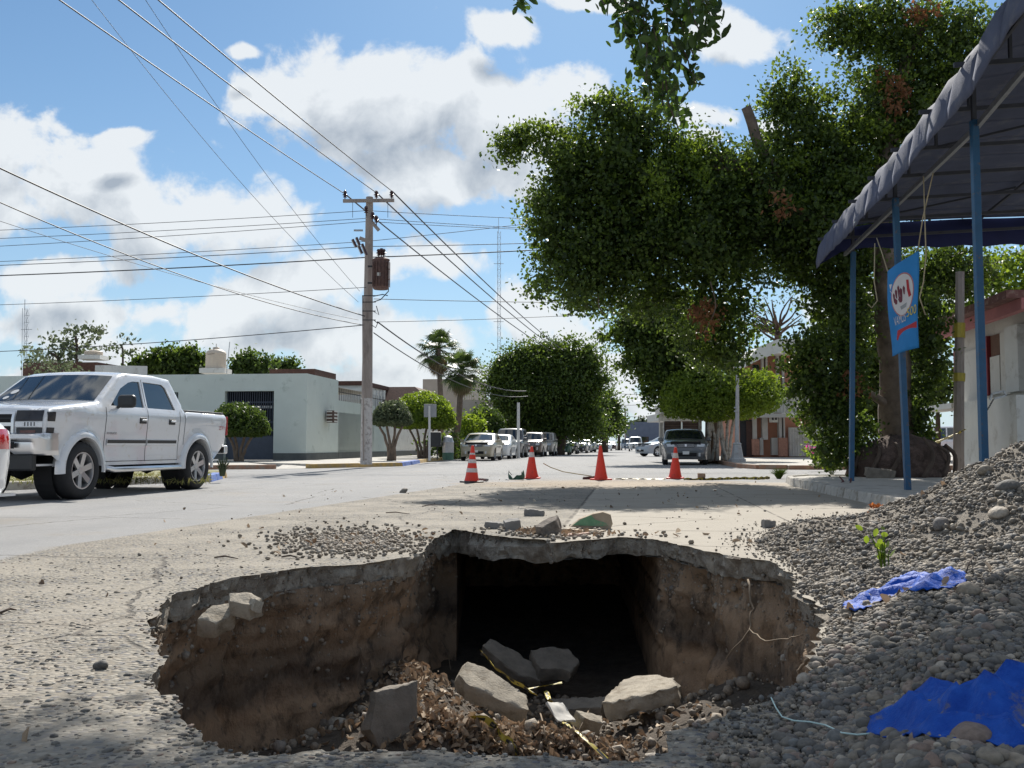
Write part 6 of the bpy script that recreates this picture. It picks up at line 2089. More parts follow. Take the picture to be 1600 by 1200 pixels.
palm('taller fan palm with a shaggy skirt of dry fronds left of its neighbour', 688, 712, 66, 545, 1.75, -3)
palm('shorter fan palm with the bare curved trunk behind the gold sedan', 709, 716, 58, 578, 1.5, 12)

# trees behind the mint house
tree('tree', 'open-crowned tree with sparse clumps behind the brown block', gb(115, 690, 75), [[gb(118, 690, 75), P(120, 560, 75), P(118, 525, 75)], [gb(100, 690, 75), P(95, 575, 75), P(75, 550, 75)]], .2, .08,
     [bl(112, 515, 75, 22, 14), bl(140, 520, 75, 26, 14), bl(128, 540, 75, 28, 16), bl(100, 540, 75, 24, 16), bl(85, 528, 75, 14, 10), bl(160, 515, 75, 14, 8), bl(60, 548, 75, 20, 12), bl(75, 565, 75, 40, 18), bl(110, 562, 75, 36, 14)],
     LF_GREY, .34, per_m2=.8, leaf_per=12, spread=.35, filler=0, inner=.8)
tree('tree', 'reddish-green shrubby tree in front of the dark brown block', gb(90, 690, 58), [[gb(90, 690, 58), P(90, 600, 58)]], .15, .08,
     [bl(80, 575, 58, 42, 18), bl(60, 560, 58, 22, 14), bl(100, 582, 58, 28, 12), bl(20, 600, 58, 26, 14)], LF_GREY, .22, per_m2=1.8, leaf_per=10, spread=.25, filler=0, inner=.7)
tree('tree', 'small sparse tree beside the side wing of the brown block', gb(190, 690, 78), [[gb(190, 690, 78), P(192, 560, 78), P(188, 540, 78)]], .12, .06,
     [bl(195, 527, 78, 16, 8), bl(180, 545, 78, 20, 12), bl(203, 545, 78, 16, 12)], LF_GREY, .34, per_m2=.9, leaf_per=10, spread=.3, filler=0, inner=.8)
tree('tree', 'broad round tree rising behind the mint house roof left of the tank', gb(270, 690, 80), [[gb(270, 690, 80), P(270, 570, 80)]], .3, .2,
     [bl(285, 560, 80, 34, 22), bl(258, 562, 80, 30, 18), bl(235, 565, 80, 24, 16), bl(305, 565, 80, 24, 20), bl(215, 570, 80, 16, 14), bl(285, 580, 80, 50, 18), bl(232, 580, 80, 34, 12)], LF_DARK, .32, per_m2=1.2, leaf_per=12, spread=.4)
tree('tree', 'leafy tree behind the mint house roof right of the tank', gb(395, 690, 80), [[gb(395, 690, 80), P(395, 570, 80)]], .2, .12,
     [bl(385, 563, 80, 22, 14), bl(405, 570, 80, 22, 14), bl(370, 574, 80, 20, 12), bl(392, 580, 80, 34, 10)], LF_MID, .32, per_m2=1.2, leaf_per=10, spread=.35)
tree('tree', 'smallest treetop behind the brown roof parapet of the mint house', gb(445, 690, 85), [[gb(445, 690, 85), P(445, 572, 85)]], .2, .12,
     [bl(440, 568, 85, 22, 10), bl(455, 572, 85, 16, 10), bl(435, 578, 85, 24, 8)], LF_MID, .32, per_m2=1.2, leaf_per=10, spread=.35)
# street trees further on
tree('street_tree', 'large dense dark tree over the parked cars on the left side of the street', gb(845, 700, 84), [[gb(842, 702, 84), P(845, 640, 84), P(840, 600, 84)], [gb(875, 702, 84), P(880, 650, 84), P(885, 600, 84)]], .45, .3,
     [bl(800, 575, 84, 38, 28), bl(780, 590, 84, 20, 16), bl(840, 562, 84, 44, 28), bl(880, 565, 84, 44, 28), bl(910, 570, 84, 34, 30), bl(920, 558, 84, 18, 12), bl(850, 600, 84, 70, 38), bl(800, 620, 84, 42, 34), bl(900, 610, 84, 46, 36), bl(850, 645, 84, 66, 26), bl(905, 650, 84, 40, 24), bl(800, 650, 84, 34, 20), bl(870, 668, 84, 50, 18), bl(915, 672, 84, 26, 16), bl(820, 668, 84, 30, 14), bl(772, 600, 84, 16, 14), bl(925, 600, 84, 22, 20), bl(866, 548, 84, 22, 12), bl(815, 552, 84, 18, 10)],
     LF_DARK, .24, per_m2=2.6, leaf_per=18, spread=.62, nz=.5, droop=.4)
tree('street_tree', 'rounder dark tree beyond the dense one on the left side of the street', gb(945, 700, 120), [[gb(945, 702, 120), P(945, 650, 120)]], .45, .3,
     [bl(945, 635, 120, 26, 20), bl(930, 650, 120, 24, 26), bl(955, 655, 120, 20, 22), bl(945, 670, 120, 28, 14), bl(920, 660, 120, 24, 24)], LF_DARK, .36, per_m2=1.4, leaf_per=15, spread=.5)
tree('street_tree', 'small light green street tree near the vanishing end of the street', gb(967, 700, 165), [[gb(967, 702, 165), P(967, 670, 165)]], .3, .2,
     [bl(966, 672, 165, 10, 9), bl(972, 664, 165, 8, 7)], LF_MID, .5, per_m2=.8, leaf_per=10, spread=.5)
tree('street_tree', 'hazy distant tree rising above the blue-grey building', gb(1005, 690, 260), [[gb(1005, 702, 260), P(1005, 670, 260)]], .3, .2,
     [bl(1000, 663, 260, 16, 8), bl(1018, 670, 260, 18, 9), bl(990, 670, 260, 12, 8)], LF_GREY, .8, per_m2=.4, leaf_per=10, spread=.8)
# bare tree with dark branches behind the eaves, bright trees behind the stall
t = thing('tree', 'half-bare tree with dark twisting branches behind the white eaves', 'tree', gb(1215, 700, 66))
r = random.Random(6)
limb('trunk', [gb(1215, 700, 66), P(1214, 560, 66), P(1216, 520, 66)], .3, .2, M_BARKD, t, 2)
for k in range(22):
    a = r.uniform(-1.3, 1.3); L_ = r.uniform(28, 62)
    x0, y0 = 1214 + r.uniform(-6, 6), 540 - r.uniform(0, 30)
    limb('branch', [P(x0, y0, 66), P(x0 + math.sin(a) * L_ * .5 + r.uniform(-6, 6), y0 - math.cos(a) * L_ * .5, 66 + r.uniform(-1, 1)), P(x0 + math.sin(a) * L_, y0 - math.cos(a) * L_ + r.uniform(-6, 6), 66 + r.uniform(-2, 2))], .11, .03, M_BARKD, t, 20 + k, n=5)
crown('crown', [bl(1190, 480, 66, 26, 16), bl(1230, 470, 66, 24, 16), bl(1180, 510, 66, 14, 12), bl(1240, 510, 66, 14, 14)], t, LF_GREY, .2, RG, per_m2=1.2, leaf_per=8, spread=.3, filler=0, inner=.9)
tree('tree', 'sunlit bright green tree behind the roadside stall', gb(1570, 690, 34), [[gb(1572, 700, 34), P(1570, 560, 34), P(1565, 480, 34)]], .25, .15,
     [bl(1560, 420, 34, 50, 26), bl(1600, 410, 34, 44, 24), bl(1530, 440, 34, 40, 26), bl(1570, 465, 34, 60, 34), bl(1620, 450, 34, 50, 40), bl(1510, 480, 34, 34, 34), bl(1550, 500, 34, 40, 26), bl(1480, 440, 34, 34, 30), bl(1600, 490, 34, 50, 30), bl(1475, 500, 34, 22, 26)],
     LF_BRIGHT, .17, per_m2=3.2, leaf_per=12, spread=.25, droop=.3)
tree('bush', 'greyish green bushy shrub behind the stall counter and white van', gb(1465, 690, 40), [[gb(1465, 710, 40), P(1465, 640, 40)]], .15, .08,
     [bl(1465, 590, 40, 40, 34), bl(1480, 620, 40, 30, 24), bl(1450, 620, 40, 26, 22)], LF_MID, .16, per_m2=3.2, leaf_per=10, spread=.22)
tree('tree', 'dense dark tree filling the gap behind the vine tree trunk', gb(1400, 700, 48), [[gb(1400, 710, 48), P(1400, 640, 48)]], .3, .2,
     [bl(1340, 600, 48, 50, 60), bl(1400, 560, 48, 60, 70), bl(1450, 530, 48, 40, 50), bl(1390, 640, 48, 60, 50), bl(1330, 520, 48, 50, 50)], LF_DARK, .22, per_m2=2, leaf_per=12, spread=.3)

# tree whose branch hangs into the top of the picture and shades the near ground
def shade_tree():
    B = Vector((5.4, 4.6, 0))
    t = thing('shade_tree', 'broad-leaved tree above the gravel whose leafy sprays hang from the top edge', 'tree', B)
    limb('trunk', [B, B + Vector((-.1, .3, 2.2)), B + Vector((-.6, 1.2, 4.2)), B + Vector((-1.4, 2.8, 6.2)), B + Vector((-2.6, 4.4, 7.2))], .26, .12, M_BARKD, t, 3, n=10)
    limb('limb', [B + Vector((-.6, 1.2, 4.2)), Vector((3.0, 6.6, 6.2)), Vector((1.6, 7.2, 6.4)), Vector((1.2, 8.0, 5.6)), Vector((1.25, 8.2, 5.0))], .12, .03, M_BARKD, t, 4)
    limb('limb', [Vector((3.0, 6.6, 6.2)), Vector((1.0, 7.2, 7.0)), Vector((-1.6, 7.8, 7.0))], .09, .03, M_BARKD, t, 5)
    lm = leaf_mat('oval_leaf', (.022, .045, .012), (.06, .11, .022), .4, .35)
    rg = np.random.default_rng(2)
    # visible sprays
    pts = []
    r = random.Random(12)
    sprays = [((960, 0), (985, 60)), ((985, -10), (1000, 90)), ((1000, 0), (1010, 120)), ((1010, 20), (1020, 150)), ((1020, 40), (1035, 165)), ((1035, 60), (1052, 185)), ((1040, 0), (1060, 100)), ((1055, 0), (1085, 90)), ((1075, 0), (1105, 70)),
              ((1090, -10), (1118, 55)), ((1100, -20), (1125, 30)), ((975, 30), (990, 80)), ((1060, 60), (1082, 130)), ((1015, -20), (1060, 30)), ((960, -20), (1000, 20)), ((1000, 90), (1015, 150)), ((930, -30), (945, 8)), ((1065, 100), (1085, 130)), ((1040, 120), (1060, 200)), ((808, -30), (820, 18)), ((1030, -30), (1110, 10))]
    cen = []
    for (a, b) in sprays:
        d = r.uniform(7.6, 8.6)
        p0, p1 = P(a[0], a[1], d), P(b[0], b[1], d + r.uniform(-.3, .3))
        MB().tube([p0, p0.lerp(p1, .5) + Vector((r.uniform(-.05, .05), 0, 0)), p1], .006, 5).build('hanging_twig', M_BARKD, t)
        n = max(5, int((p1 - p0).length / .045))
        for k in range(n):
            q = p0.lerp(p1, (k + .5) / n)
            for _ in range(4):
                cen.append((q.x + r.gauss(0, .055), q.y + r.gauss(0, .09), q.z + r.gauss(0, .045)))
    leaf_mesh('hanging_sprays', np.array(cen), .10, rg, lm, t, droop=.6, shape='leaf', aspect=.48)
    # crown above the frame
    cr = []
    for (x, y, z, rx, ry, rz) in [(4.2, 11.3, 7.6, 1.7, 1.8, .7), (5.5, 10.9, 7.4, 1.4, 2.2, .7), (3.2, 10.9, 7.2, 1.2, 1.3, .5), (2.9, 12.2, 8.2, 1.2, .9, .5), (4.1, 13.0, 8.8, 1.4, 1.0, .5), (5.7, 13.4, 9.2, 1.5, 1.2, .6),
                                  (1.9, 10.5, 7.0, .9, .75, .4), (1.0, 10.25, 7.0, .9, .5, .35), (.1, 10.2, 7.0, .8, .45, .3), (2.4, 10.0, 6.9, 1.0, 1.0, .5), (3.7, 9.4, 6.9, 1.5, 1.1, .5), (-.75, 10.6, 7.0, .38, .3, .2), (-.35, 11.0, 7.2, .35, .25, .2), (-1.2, 10.9, 7.2, .3, .3, .2), (.3, 10.9, 7.1, .3, .2, .2), (1.15, 8.3, 5.5, .3, .3, .3)]:
        cr.append(((x, y, z), (rx, ry, rz)))
    crown('crown', cr, t, lm, .12, rg, per_m2=12, leaf_per=14, spread=.16, droop=.3, aspect=.55, filler=2.0, inner=.7)


shade_tree()

# small plants
def sprig(label, c, h, n, lm, size, name='weed', cat='plant', spread=.25, seed=1, thick=.004, blade=False):
    t = thing(name, label, cat, c)
    r = random.Random(seed); rg = np.random.default_rng(seed)
    cen = []
    mb = MB()
    for k in range(n):
        a = r.uniform(0, 6.28); w = r.uniform(.1, spread) * h
        p1 = c + Vector((math.cos(a) * w, math.sin(a) * w, h * r.uniform(.5, 1)))
        mid = c.lerp(p1, .5) + Vector((0, 0, h * .12))
        mb.tube([c + Vector((math.cos(a), math.sin(a), 0)) * .02 * (1 + blade), mid, p1], [thick, thick * .8, thick * .3], 4)
        if not blade:
            for q in range(3): cen.append(tuple(c.lerp(p1, .4 + .3 * q) + Vector((r.gauss(0, size * .4), r.gauss(0, size * .4), h * .06))))
    me = mb.mesh('stems')
    at = me.attributes.new('rnd', 'FLOAT', 'POINT'); at.data.foreach_set('value', rg.uniform(0, 1, len(me.vertices)).astype(np.float32))
    link('stems', me, lm, t)
    if cen: leaf_mesh('leaves', np.array(cen), size, rg, lm, t, droop=0, shape='leaf', aspect=.6)


q = None
for k in range(1200):
    q = P(1384, 892, 3 + k * .01)
    if q.z <= max(0, hsamp(q.x, q.y)): break
sprig('young bright green seedling growing out of the gravel by the small blue tarp', q, .24, 7, LF_BRIGHT, .05, 'seedling', spread=.5, seed=3)
sprig('clump of green grass at the kerb corner beside the yellow tape', G(1217, 748), .26, 260, LF_BRIGHT, .03, 'grass_tuft', 'grass', spread=.9, seed=4, thick=.005, blade=True)
sprig('tuft of dry weeds on the end block of the left kerb', G(347, 744, .14), .42, 60, LF_GREY, .04, 'grass_tuft', 'grass', spread=.4, seed=5, thick=.012, blade=True)
sprig('low leafy weed at the root of the vine tree by the kerb corner', G(1300, 742, .13), .5, 40, LF_BRIGHT, .12, 'weed', spread=.9, seed=6)
sprig('pale green weed leaning over the kerb left of the root mass', G(1278, 730, .13), .75, 36, LF_BRIGHT, .14, 'weed', spread=.7, seed=16)
t = thing('bougainvillea', 'small bush with magenta blossoms at the far edge of the right pavement', 'bush', gb(1272, 716, 24.5, .13))
crown('foliage', [bl(1275, 715, 24.5, 16, 12), bl(1268, 700, 24.5, 8, 8)], t, LF_MID, .09, RG, per_m2=10, leaf_per=10, spread=.1, filler=0)
crown('blossom', [bl(1268, 703, 24.3, 7, 5)], t, leaf_mat('magenta_petal', (.55, .04, .25), (.75, .15, .42), .3, .6), .07, RG, per_m2=60, leaf_per=8, spread=.05, filler=0)
# withered leafy twig standing in the gravel
q = G(1370, 812, .02)
t = thing('dead_twig', 'upright cluster of orange withered leaves at the edge of the gravel by the kerb', 'twig', q)
leaf_mesh('dead_leaves', np.array([(q.x + rr.gauss(0, .035), q.y + rr.gauss(0, .03), q.z + rr.uniform(.02, .17)) for _ in range(60)]), .055, RG, leaf_mat('orange_leaf', (.28, .10, .03), (.48, .22, .08), .25, .7), t, shape='leaf')
# verge grass behind the pickup
cen = []
for _ in range(2600):
    g_ = G(rr.uniform(-60, 330), rr.uniform(741, 756), .13)
    cen.append((g_.x, g_.y, .13 + rr.uniform(0, .07)))
tag(leaf_mesh('verge_grass', np.array(cen), .12, RG, leaf_mat('verge_blade', (.10, .13, .03), (.28, .25, .10), .3, .7), aspect=.12, droop=-1.2), 'patchy dry grass on the verge behind the pickup', 'grass', kind='stuff')

# ------------------------------------------------------------------ vehicles
M_HEADL = mat('lamp_glass', (.55, .57, .58), .08, .15, 25, spec=.8, coat=.5)
M_SMOKE = mat('smoked_lamp', (.03, .03, .035), .3, .3, 14, spec=.4, coat=.15)
M_TAIL = mat('red_lamp', (.45, .015, .02), .1, .1, coat=.6)
M_RIM = mat('alloy', (.55, .55, .56), .3, .05, metal=.8)
M_PLATE = mat('plate_white', (.75, .75, .74), .5, .03)
M_UNDER = mat('underbody', (.015, .015, .016), .9, .1)


def paint(name, c):
    return mat(name, c, .28, .03, 2, coat=.8, dirt=((.30, .27, .23), .08, 5))


def wheel(parent, c, r, w, side, spokes=6, rim=.62, fine=False):
    """c centre in world coords of parent's local frame; axis = local y"""
    n = 36 if fine else 18
    M = Matrix.Translation(c) @ Matrix.Rotation(math.radians(-90 * side), 4, 'X')   # z axis -> outward
    hw = w / 2
    prof = [(r * rim, hw * .75), (r * (rim + .04), hw * .95), (r * .80, hw * 1.0), (r * .92, hw * .93), (r * .985, hw * .72), (r, hw * .4), (r, -hw * .4), (r * .985, -hw * .8), (r * .9, -hw), (r * rim, -hw)]
    jf = (lambda a, z: 1 + (.012 if (int(a * 36 / 3.14159) % 2) else 0) * (abs(z) < hw * .8)) if fine else None
    ty = MB().lathe(prof, 72 if fine else n, M, jit=jf).build('tyre', M_RUBBER, parent, angle=40, local=True)
    R = r * rim
    mb = MB().lathe([(R * 1.0, hw * .72), (R * 1.02, hw * .86), (R * .95, hw * .86), (R * .90, hw * .5), (R * .88, -hw * .4)], n, M)
    mb.lathe([(0, hw * .66), (R * .20, hw * .66), (R * .24, hw * .5), (R * .24, hw * .2)], 16, M)
    for k in range(spokes):
        a = 2 * math.pi * k / spokes + .3
        d = Vector((math.cos(a), math.sin(a), 0)); t_ = Vector((-math.sin(a), math.cos(a), 0))
        p0, p1 = d * R * .15, d * R * .94
        w0, w1 = R * .15, R * .17
        z0, z1 = hw * .62, hw * .78
        vs = [p0 + t_ * w0 + Vector((0, 0, z0)), p0 - t_ * w0 + Vector((0, 0, z0)), p1 - t_ * w1 + Vector((0, 0, z1)), p1 + t_ * w1 + Vector((0, 0, z1))]
        vs += [v - Vector((0, 0, hw * .3)) for v in vs]
        mb.add([M @ v for v in vs], [(0, 1, 2, 3), (7, 6, 5, 4), (0, 4, 5, 1), (1, 5, 6, 2), (2, 6, 7, 3), (3, 7, 4, 0)])
    me = mb.mesh('rim'); fixnormals(me)
    rm = link('rim', me, M_RIM, ty, local=True, angle=40)
    MB().lathe([(0, -hw * .1), (R * .9, -hw * .1)], n, M).build('brake_shadow_plate', M_UNDER, ty, local=True)
    return ty


def vehicle(name, label, cat, loc, rz, sp, group=None):
    """local frame: x from the nose backwards, y to the car's left(+), z up"""
    t = thing(name, label, cat, loc, rz, group)
    Mt = Matrix.Identity(4)
    Lg, W0, prof = sp['L'], sp['W'] / 2, sp['prof']     # prof: closed upper line list (x,z) nose-bottom -> tail-bottom
    belt, tum = sp['belt'], sp.get('tumble', .30)
    bf, br_ = sp.get('bowf', .14), sp.get('bowr', .08)
    sill = sp['sill']; ra = sp['ra']; xf, xr, zw = sp['xf'], sp['xr'], sp['r']
    step = sp.get('step', .16)

    def top_at(x):
        zs = []
        for (x0, z0), (x1, z1) in zip(prof[:-1], prof[1:]):
            if min(x0, x1) - 1e-6 <= x <= max(x0, x1) + 1e-6 and abs(x1 - x0) > 1e-6:
                zs.append(z0 + (z1 - z0) * (x - x0) / (x1 - x0))
        return max(zs) if zs else belt

    def Wd(x, z):
        w = W0
        if x < .9: w -= sp.get('tapf', .12) * ((.9 - x) / .9) ** 2
        if x > Lg - .8: w -= sp.get('tapr', .08) * ((x - Lg + .8) / .8) ** 2
        if z > belt: w -= (z - belt) * tum + .02
        else: w -= .05 * ((belt - z) / (belt - sill)) ** 2 * .6 + .012 * math.sin((z - sill) / (belt - sill) * 6.3)
        w += .03 * math.exp(-((z - belt + .12) / .10) ** 2) * .5
        for xc in (xf, xr):        # flared arches
            d = math.hypot(x - xc, z - zw)
            w += sp.get('flare', .02) * math.exp(-((d - ra) / .07) ** 2)
        return w

    def D(x, y, z):
        yy = y / W0
        x2 = x + bf * yy * yy * max(0, 1 - x / 1.1) - br_ * yy * yy * max(0, 1 - (Lg - x) / 1.1)
        return Vector((x2, y, z))
    # --- side outline
    top = resample([Vector((p[0], p[1], 0)) for p in prof], step, closed=False)
    arch = []
    x_end = prof[-1][0]
    bot = [(x_end, prof[-1][1])]
    for xc in (xr, xf):
        da = math.sqrt(max(.001, ra * ra - (zw - sill) ** 2))
        a0 = math.atan2(sill - zw, da)
        n = 14
        for k in range(n + 1):
            a = a0 + (math.pi - 2 * a0) * k / n
            bot.append((xc + ra * math.cos(a), zw + ra * math.sin(a)))
        if xc == xr:
            for q in np.linspace(xr - da, xf + da, 12)[1:-1]: bot.append((float(q), sill))
    outline = [(p.x, p.y) for p in top] + bot
    holes = sp['win']
    # rounding rows below the upper line
    ex = []
    ins = [.015, .04, .08]
    for i in range(1, len(top) - 1):
        d = (top[i + 1] - top[i - 1]); 
        if d.length < 1e-6: continue
        d.normalize(); nn = Vector((d.y, -d.x, 0))
        for q in ins:
            e = top[i] + nn * q
            if pip(e.x, e.y, outline) and not any(pip(e.x, e.y, h) for h in holes): ex.append((e.x, e.y))
    for i in range(int(Lg / step)):
        for j in range(14):
            x, z = (i + .5) * step, sill + j * .11
            if pip(x, z, outline) and not any(pip(x, z, h) for h in holes): ex.append((x, z))
    T2 = [(p.x, p.y) for p in top]

    def dtop(x, z):
        best = 9
        for (x0, z0), (x1, z1) in zip(T2[:-1], T2[1:]):
            dx, dz = x1 - x0, z1 - z0
            q = max(0, min(1, ((x - x0) * dx + (z - z0) * dz) / (dx * dx + dz * dz + 1e-9)))
            best = min(best, math.hypot(x - x0 - dx * q, z - z0 - dz * q))
        return best
    RR = sp.get('round', .08)

    def We(x, z):
        d = dtop(x, z)
        w = Wd(x, z)
        if d < RR: w -= RR - math.sqrt(max(0, RR * RR - (RR - d) ** 2))
        return w
    V, T = cdt(outline, holes, ex)
    cache = [We(x, z) for x, z in V]
    mb = MB()
    for s_ in (1, -1):
        mb.add([D(x, s_ * w, z) for (x, z), w in zip(V, cache)], [f if s_ < 0 else f[::-1] for f in T])
    # inward flanges round arches and windows
    def flange(poly, depth, closed):
        n = len(poly)
        for s_ in (1, -1):
            a = [D(x, s_ * We(x, z), z) for x, z in poly]; b = [D(x, s_ * (We(x, z) - depth), z) for x, z in poly]
            mb.grid([a, b], closed=closed)
    flange([bot[k] for k in range(1, 16)], .22, False)
    flange(bot[26:], .22, False) if len(bot) > 26 else None
    for h in holes: flange(h, .05, True)
    # --- top strip
    glass = sp.get('glass', [])       # [(name, i0, i1)] profile index ranges that are glass

    def seg_of(p):   # which original profile segment a resampled point starts in
        for i, ((x0, z0), (x1, z1)) in enumerate(zip(prof[:-1], prof[1:])):
            dx, dz = x1 - x0, z1 - z0
            q = ((p.x - x0) * dx + (p.y - z0) * dz) / (dx * dx + dz * dz + 1e-9)
            if -1e-4 <= q < 1 - 1e-4 and abs((p.x - x0) * dz - (p.y - z0) * dx) < 1e-4 * (abs(dx) + abs(dz) + 1): return i
        return len(prof) - 2
    NC = 12
    rows = []
    for i, p in enumerate(top):
        w = We(p.x, p.y)
        row_ = []
        for k in range(NC + 1):
            u = 2 * k / NC - 1
            u = math.copysign(abs(u) ** .8, u)
            cr = sp.get('crown', .035) * (1 - u * u) * (1 if p.x > .25 else p.x / .25)
            row_.append(D(p.x, w * u, p.y + cr))
        rows.append(row_)
    skip = sp.get('skip', [])
    nrow = len(rows)
    for i in range(nrow - 1):
        sg = seg_of(top[i])
        if sg in skip: continue
        mb.grid([rows[i], rows[i + 1]])
    # underside
    mb.box((Lg / 2, 0, sill + .03), (Lg * .96, W0 * 1.7, .03))
    me = mb.mesh('body')
    b = bmesh.new(); b.from_mesh(me); bmesh.ops.remove_doubles(b, verts=b.verts, dist=.002); bmesh.ops.recalc_face_normals(b, faces=b.faces); b.to_mesh(me); b.free()
    body = link('body', me, sp['paint'], t, local=True, angle=48)
    # wheel housings (dark)
    MB().box((Lg * .5, 0, (sill + belt) / 2 + .05), (Lg * .9, W0 * 1.3, (belt - sill) * .8)).build('interior_tub', M_UNDER, t, local=True)

    def strip_patch(nm, seg, m_, inset=sp.get('ginset', .06), off=.006, umin=-1, umax=1, q0=0.0, q1=1.0, par=None, n=6, nu=10):
        (x0, z0), (x1, z1) = prof[seg], prof[seg + 1]
        d = Vector((x1 - x0, 0, z1 - z0)); ln = d.length; nn = Vector((-d.z, 0, d.x)).normalized()
        if nn.z < 0 and abs(nn.z) > .2: nn = -nn
        if abs(nn.z) <= .2 and seg < len(prof) / 2 and nn.x > 0: nn = -nn
        if abs(nn.z) <= .2 and seg > len(prof) / 2 and nn.x < 0: nn = -nn
        rws = []
        for j in range(n + 1):
            q = q0 + (q1 - q0) * j / n
            if q0 == 0 and q1 == 1: q = (inset + (ln - 2 * inset) * j / n) / ln
            x, z = x0 + (x1 - x0) * q, z0 + (z1 - z0) * q
            w = We(x, z) - (inset if umin == -1 and umax == 1 else 0)
            rw = []
            for k in range(nu + 1):
                u = umin + (umax - umin) * k / nu
                cr = sp.get('crown', .035) * (1 - u * u) * (1 if x > .25 else max(0, x) / .25)
                rw.append(D(x, w * u, z + cr) + nn * off)
            rws.append(rw)
        me = MB().grid(rws).mesh(nm)
        return link(nm, me, m_, par or t, local=True, angle=60)
    for (nm, seg) in glass: strip_patch(nm, seg, M_GLASS)
    for h in holes:
        for s_ in (1, -1):
            Vh, Th = cdt(h)
            MB().add([D(x, s_ * (We(x, z) - .02), z) for x, z in Vh], Th).build('side_window', M_GLASS, t, local=True)
    for (xc, r_) in ((xf, zw), (xr, zw)):
        for s_ in (1, -1):
            wheel(t, Vector((xc, s_ * (W0 - .02 - sp.get('tw', .21) / 2 + sp.get('flare', .02)), r_)), r_, sp.get('tw', .21), s_, sp.get('spokes', 6), fine=sp.get('fine', False), rim=sp.get('rim', .64))
    return t, D, We, strip_patch


def side_pt(D, We, x, z, s_, off): return D(x, s_ * (We(x, z) + off), z)


def dress(t, D, We, sp, patch, front=True, plate=True, det=True):
    """lamps, grille, plate, mirrors, handles"""
    f = sp['face']   # dict: lamp (seg,q0,q1,u0,u1), grille (...), lower (...)
    if 'lamp' in f:
        sg, q0, q1, u0, u1 = f['lamp']
        for s_ in (1, -1): patch('headlight', sg, f.get('lamp_mat', M_HEADL), off=.008, umin=u0 * s_, umax=u1 * s_, q0=q0, q1=q1, n=2, nu=4)
    if 'grille' in f:
        sg, q0, q1, u0 = f['grille']
        g = patch('grille', sg, M_UNDER, off=.010, umin=-u0, umax=u0, q0=q0, q1=q1, n=2, nu=6)
        for k in range(3):
            qq = q0 + (q1 - q0) * (k + .5) / 3
            patch('grille_bar', sg, M_CHROME, off=.018, umin=-u0 * .97, umax=u0 * .97, q0=qq - .02, q1=qq + .02, n=1, nu=6, par=g)
        patch('badge', sg, M_CHROME, off=.026, umin=-.05, umax=.05, q0=(q0 + q1) / 2 - (q1 - q0) * .35, q1=(q0 + q1) / 2 + (q1 - q0) * .35, n=1, nu=2, par=g)
    if 'lower' in f:
        sg, q0, q1, u0 = f['lower']
        patch('air_intake', sg, M_UNDER, off=.007, umin=-u0, umax=u0, q0=q0, q1=q1, n=2, nu=6)
        for s_ in (1, -1): patch('fog_lamp', sg, M_HEADL, off=.008, umin=.72 * s_, umax=.84 * s_, q0=q0, q1=q1, n=1, nu=2)
    if plate:
        sg, q0, q1 = f['plate']
        patch('licence_plate', sg, M_PLATE, off=.02, umin=-.18, umax=.18, q0=q0, q1=q1, n=1, nu=2)
    if det:
        x0, z0 = sp['mirror']
        for s_ in (1, -1):
            c = D(x0, s_ * (We(x0, z0) + .11), z0 + .04)
            mr_ = MB().box(c, (.10, .20, .14)).build('mirror', sp.get('mirror_mat', sp['paint']), t, local=True, bevel=.03)
            MB().bar(c, D(x0, s_ * We(x0, z0), z0 - .03), .03).build('mirror_arm', M_PLASTIC, mr_, local=True)
        for hx, hz_ in sp.get('handles', []):
            for s_ in (1, -1):
                MB().box(D(hx, s_ * (We(hx, hz_) + .015), hz_), (.17, .03, .035)).build('door_handle', sp.get('handle_mat', sp['paint']), t, local=True, bevel=.01)
        for xs_ in sp.get('seams', []):
            for s_ in (1, -1):
                zz = np.linspace(sp['sill'] + .05, xs_[1], 8)
                MB().grid([[side_pt(D, We, xs_[0] - .004, z, s_, .003) for z in zz], [side_pt(D, We, xs_[0] + .004, z, s_, .003) for z in zz]]).build('door_gap', M_UNDER, t, local=True)
    # tail lamps
    if 'tail' in f:
        sg, q0, q1, u0, u1 = f['tail']
        for s_ in (1, -1): patch('tail_light', sg, M_TAIL, off=.01, umin=u0 * s_, umax=u1 * s_, q0=q0, q1=q1, n=2, nu=4)


def sedan_spec(L=4.75, W=1.80, H=1.45, r=.32, pm=None, **k):
    prof = [(0.10, .22), (.0, .34), (.0, .52), (.06, .70), (.26, .86), (.95, .99), (1.30, 1.03), (2.08, H - .06), (2.35, H), (3.0, H), (3.35, H - .05), (4.10, 1.09), (4.55, 1.06), (L - .06, .98), (L, .60), (L - .06, .26)]
    k_ = L / 4.75
    prof = [(x * k_ if x not in (L, L - .06) else x, z) for x, z in prof]
    sp = dict(L=L, W=W, prof=prof, belt=.99, sill=.22, ra=r + .06, xf=.92 * k_, xr=3.62 * k_, r=r, paint=pm, glass=[('windshield', 6), ('rear_window', 10)],
              win=[[(1.72 * k_, 1.03), (2.22 * k_, H - .12), (2.62 * k_, H - .09), (2.62 * k_, 1.02)], [(2.70 * k_, 1.02), (2.70 * k_, H - .09), (3.12 * k_, H - .11), (3.50 * k_, 1.05)]],
              face=dict(lamp=(3, .25, .95, .58, .97), grille=(3, .05, .75, .46), lower=(1, .1, .9, .62), plate=(1, .55, 1.25), tail=(13, .1, .55, .6, .98)),
              mirror=(1.60 * k_, 1.02), handles=[(2.5 * k_, .84), (3.35 * k_, .86)], seams=[(1.35 * k_, .94), (2.66 * k_, 1.3), (3.45 * k_, .95)])
    sp.update(k); return sp


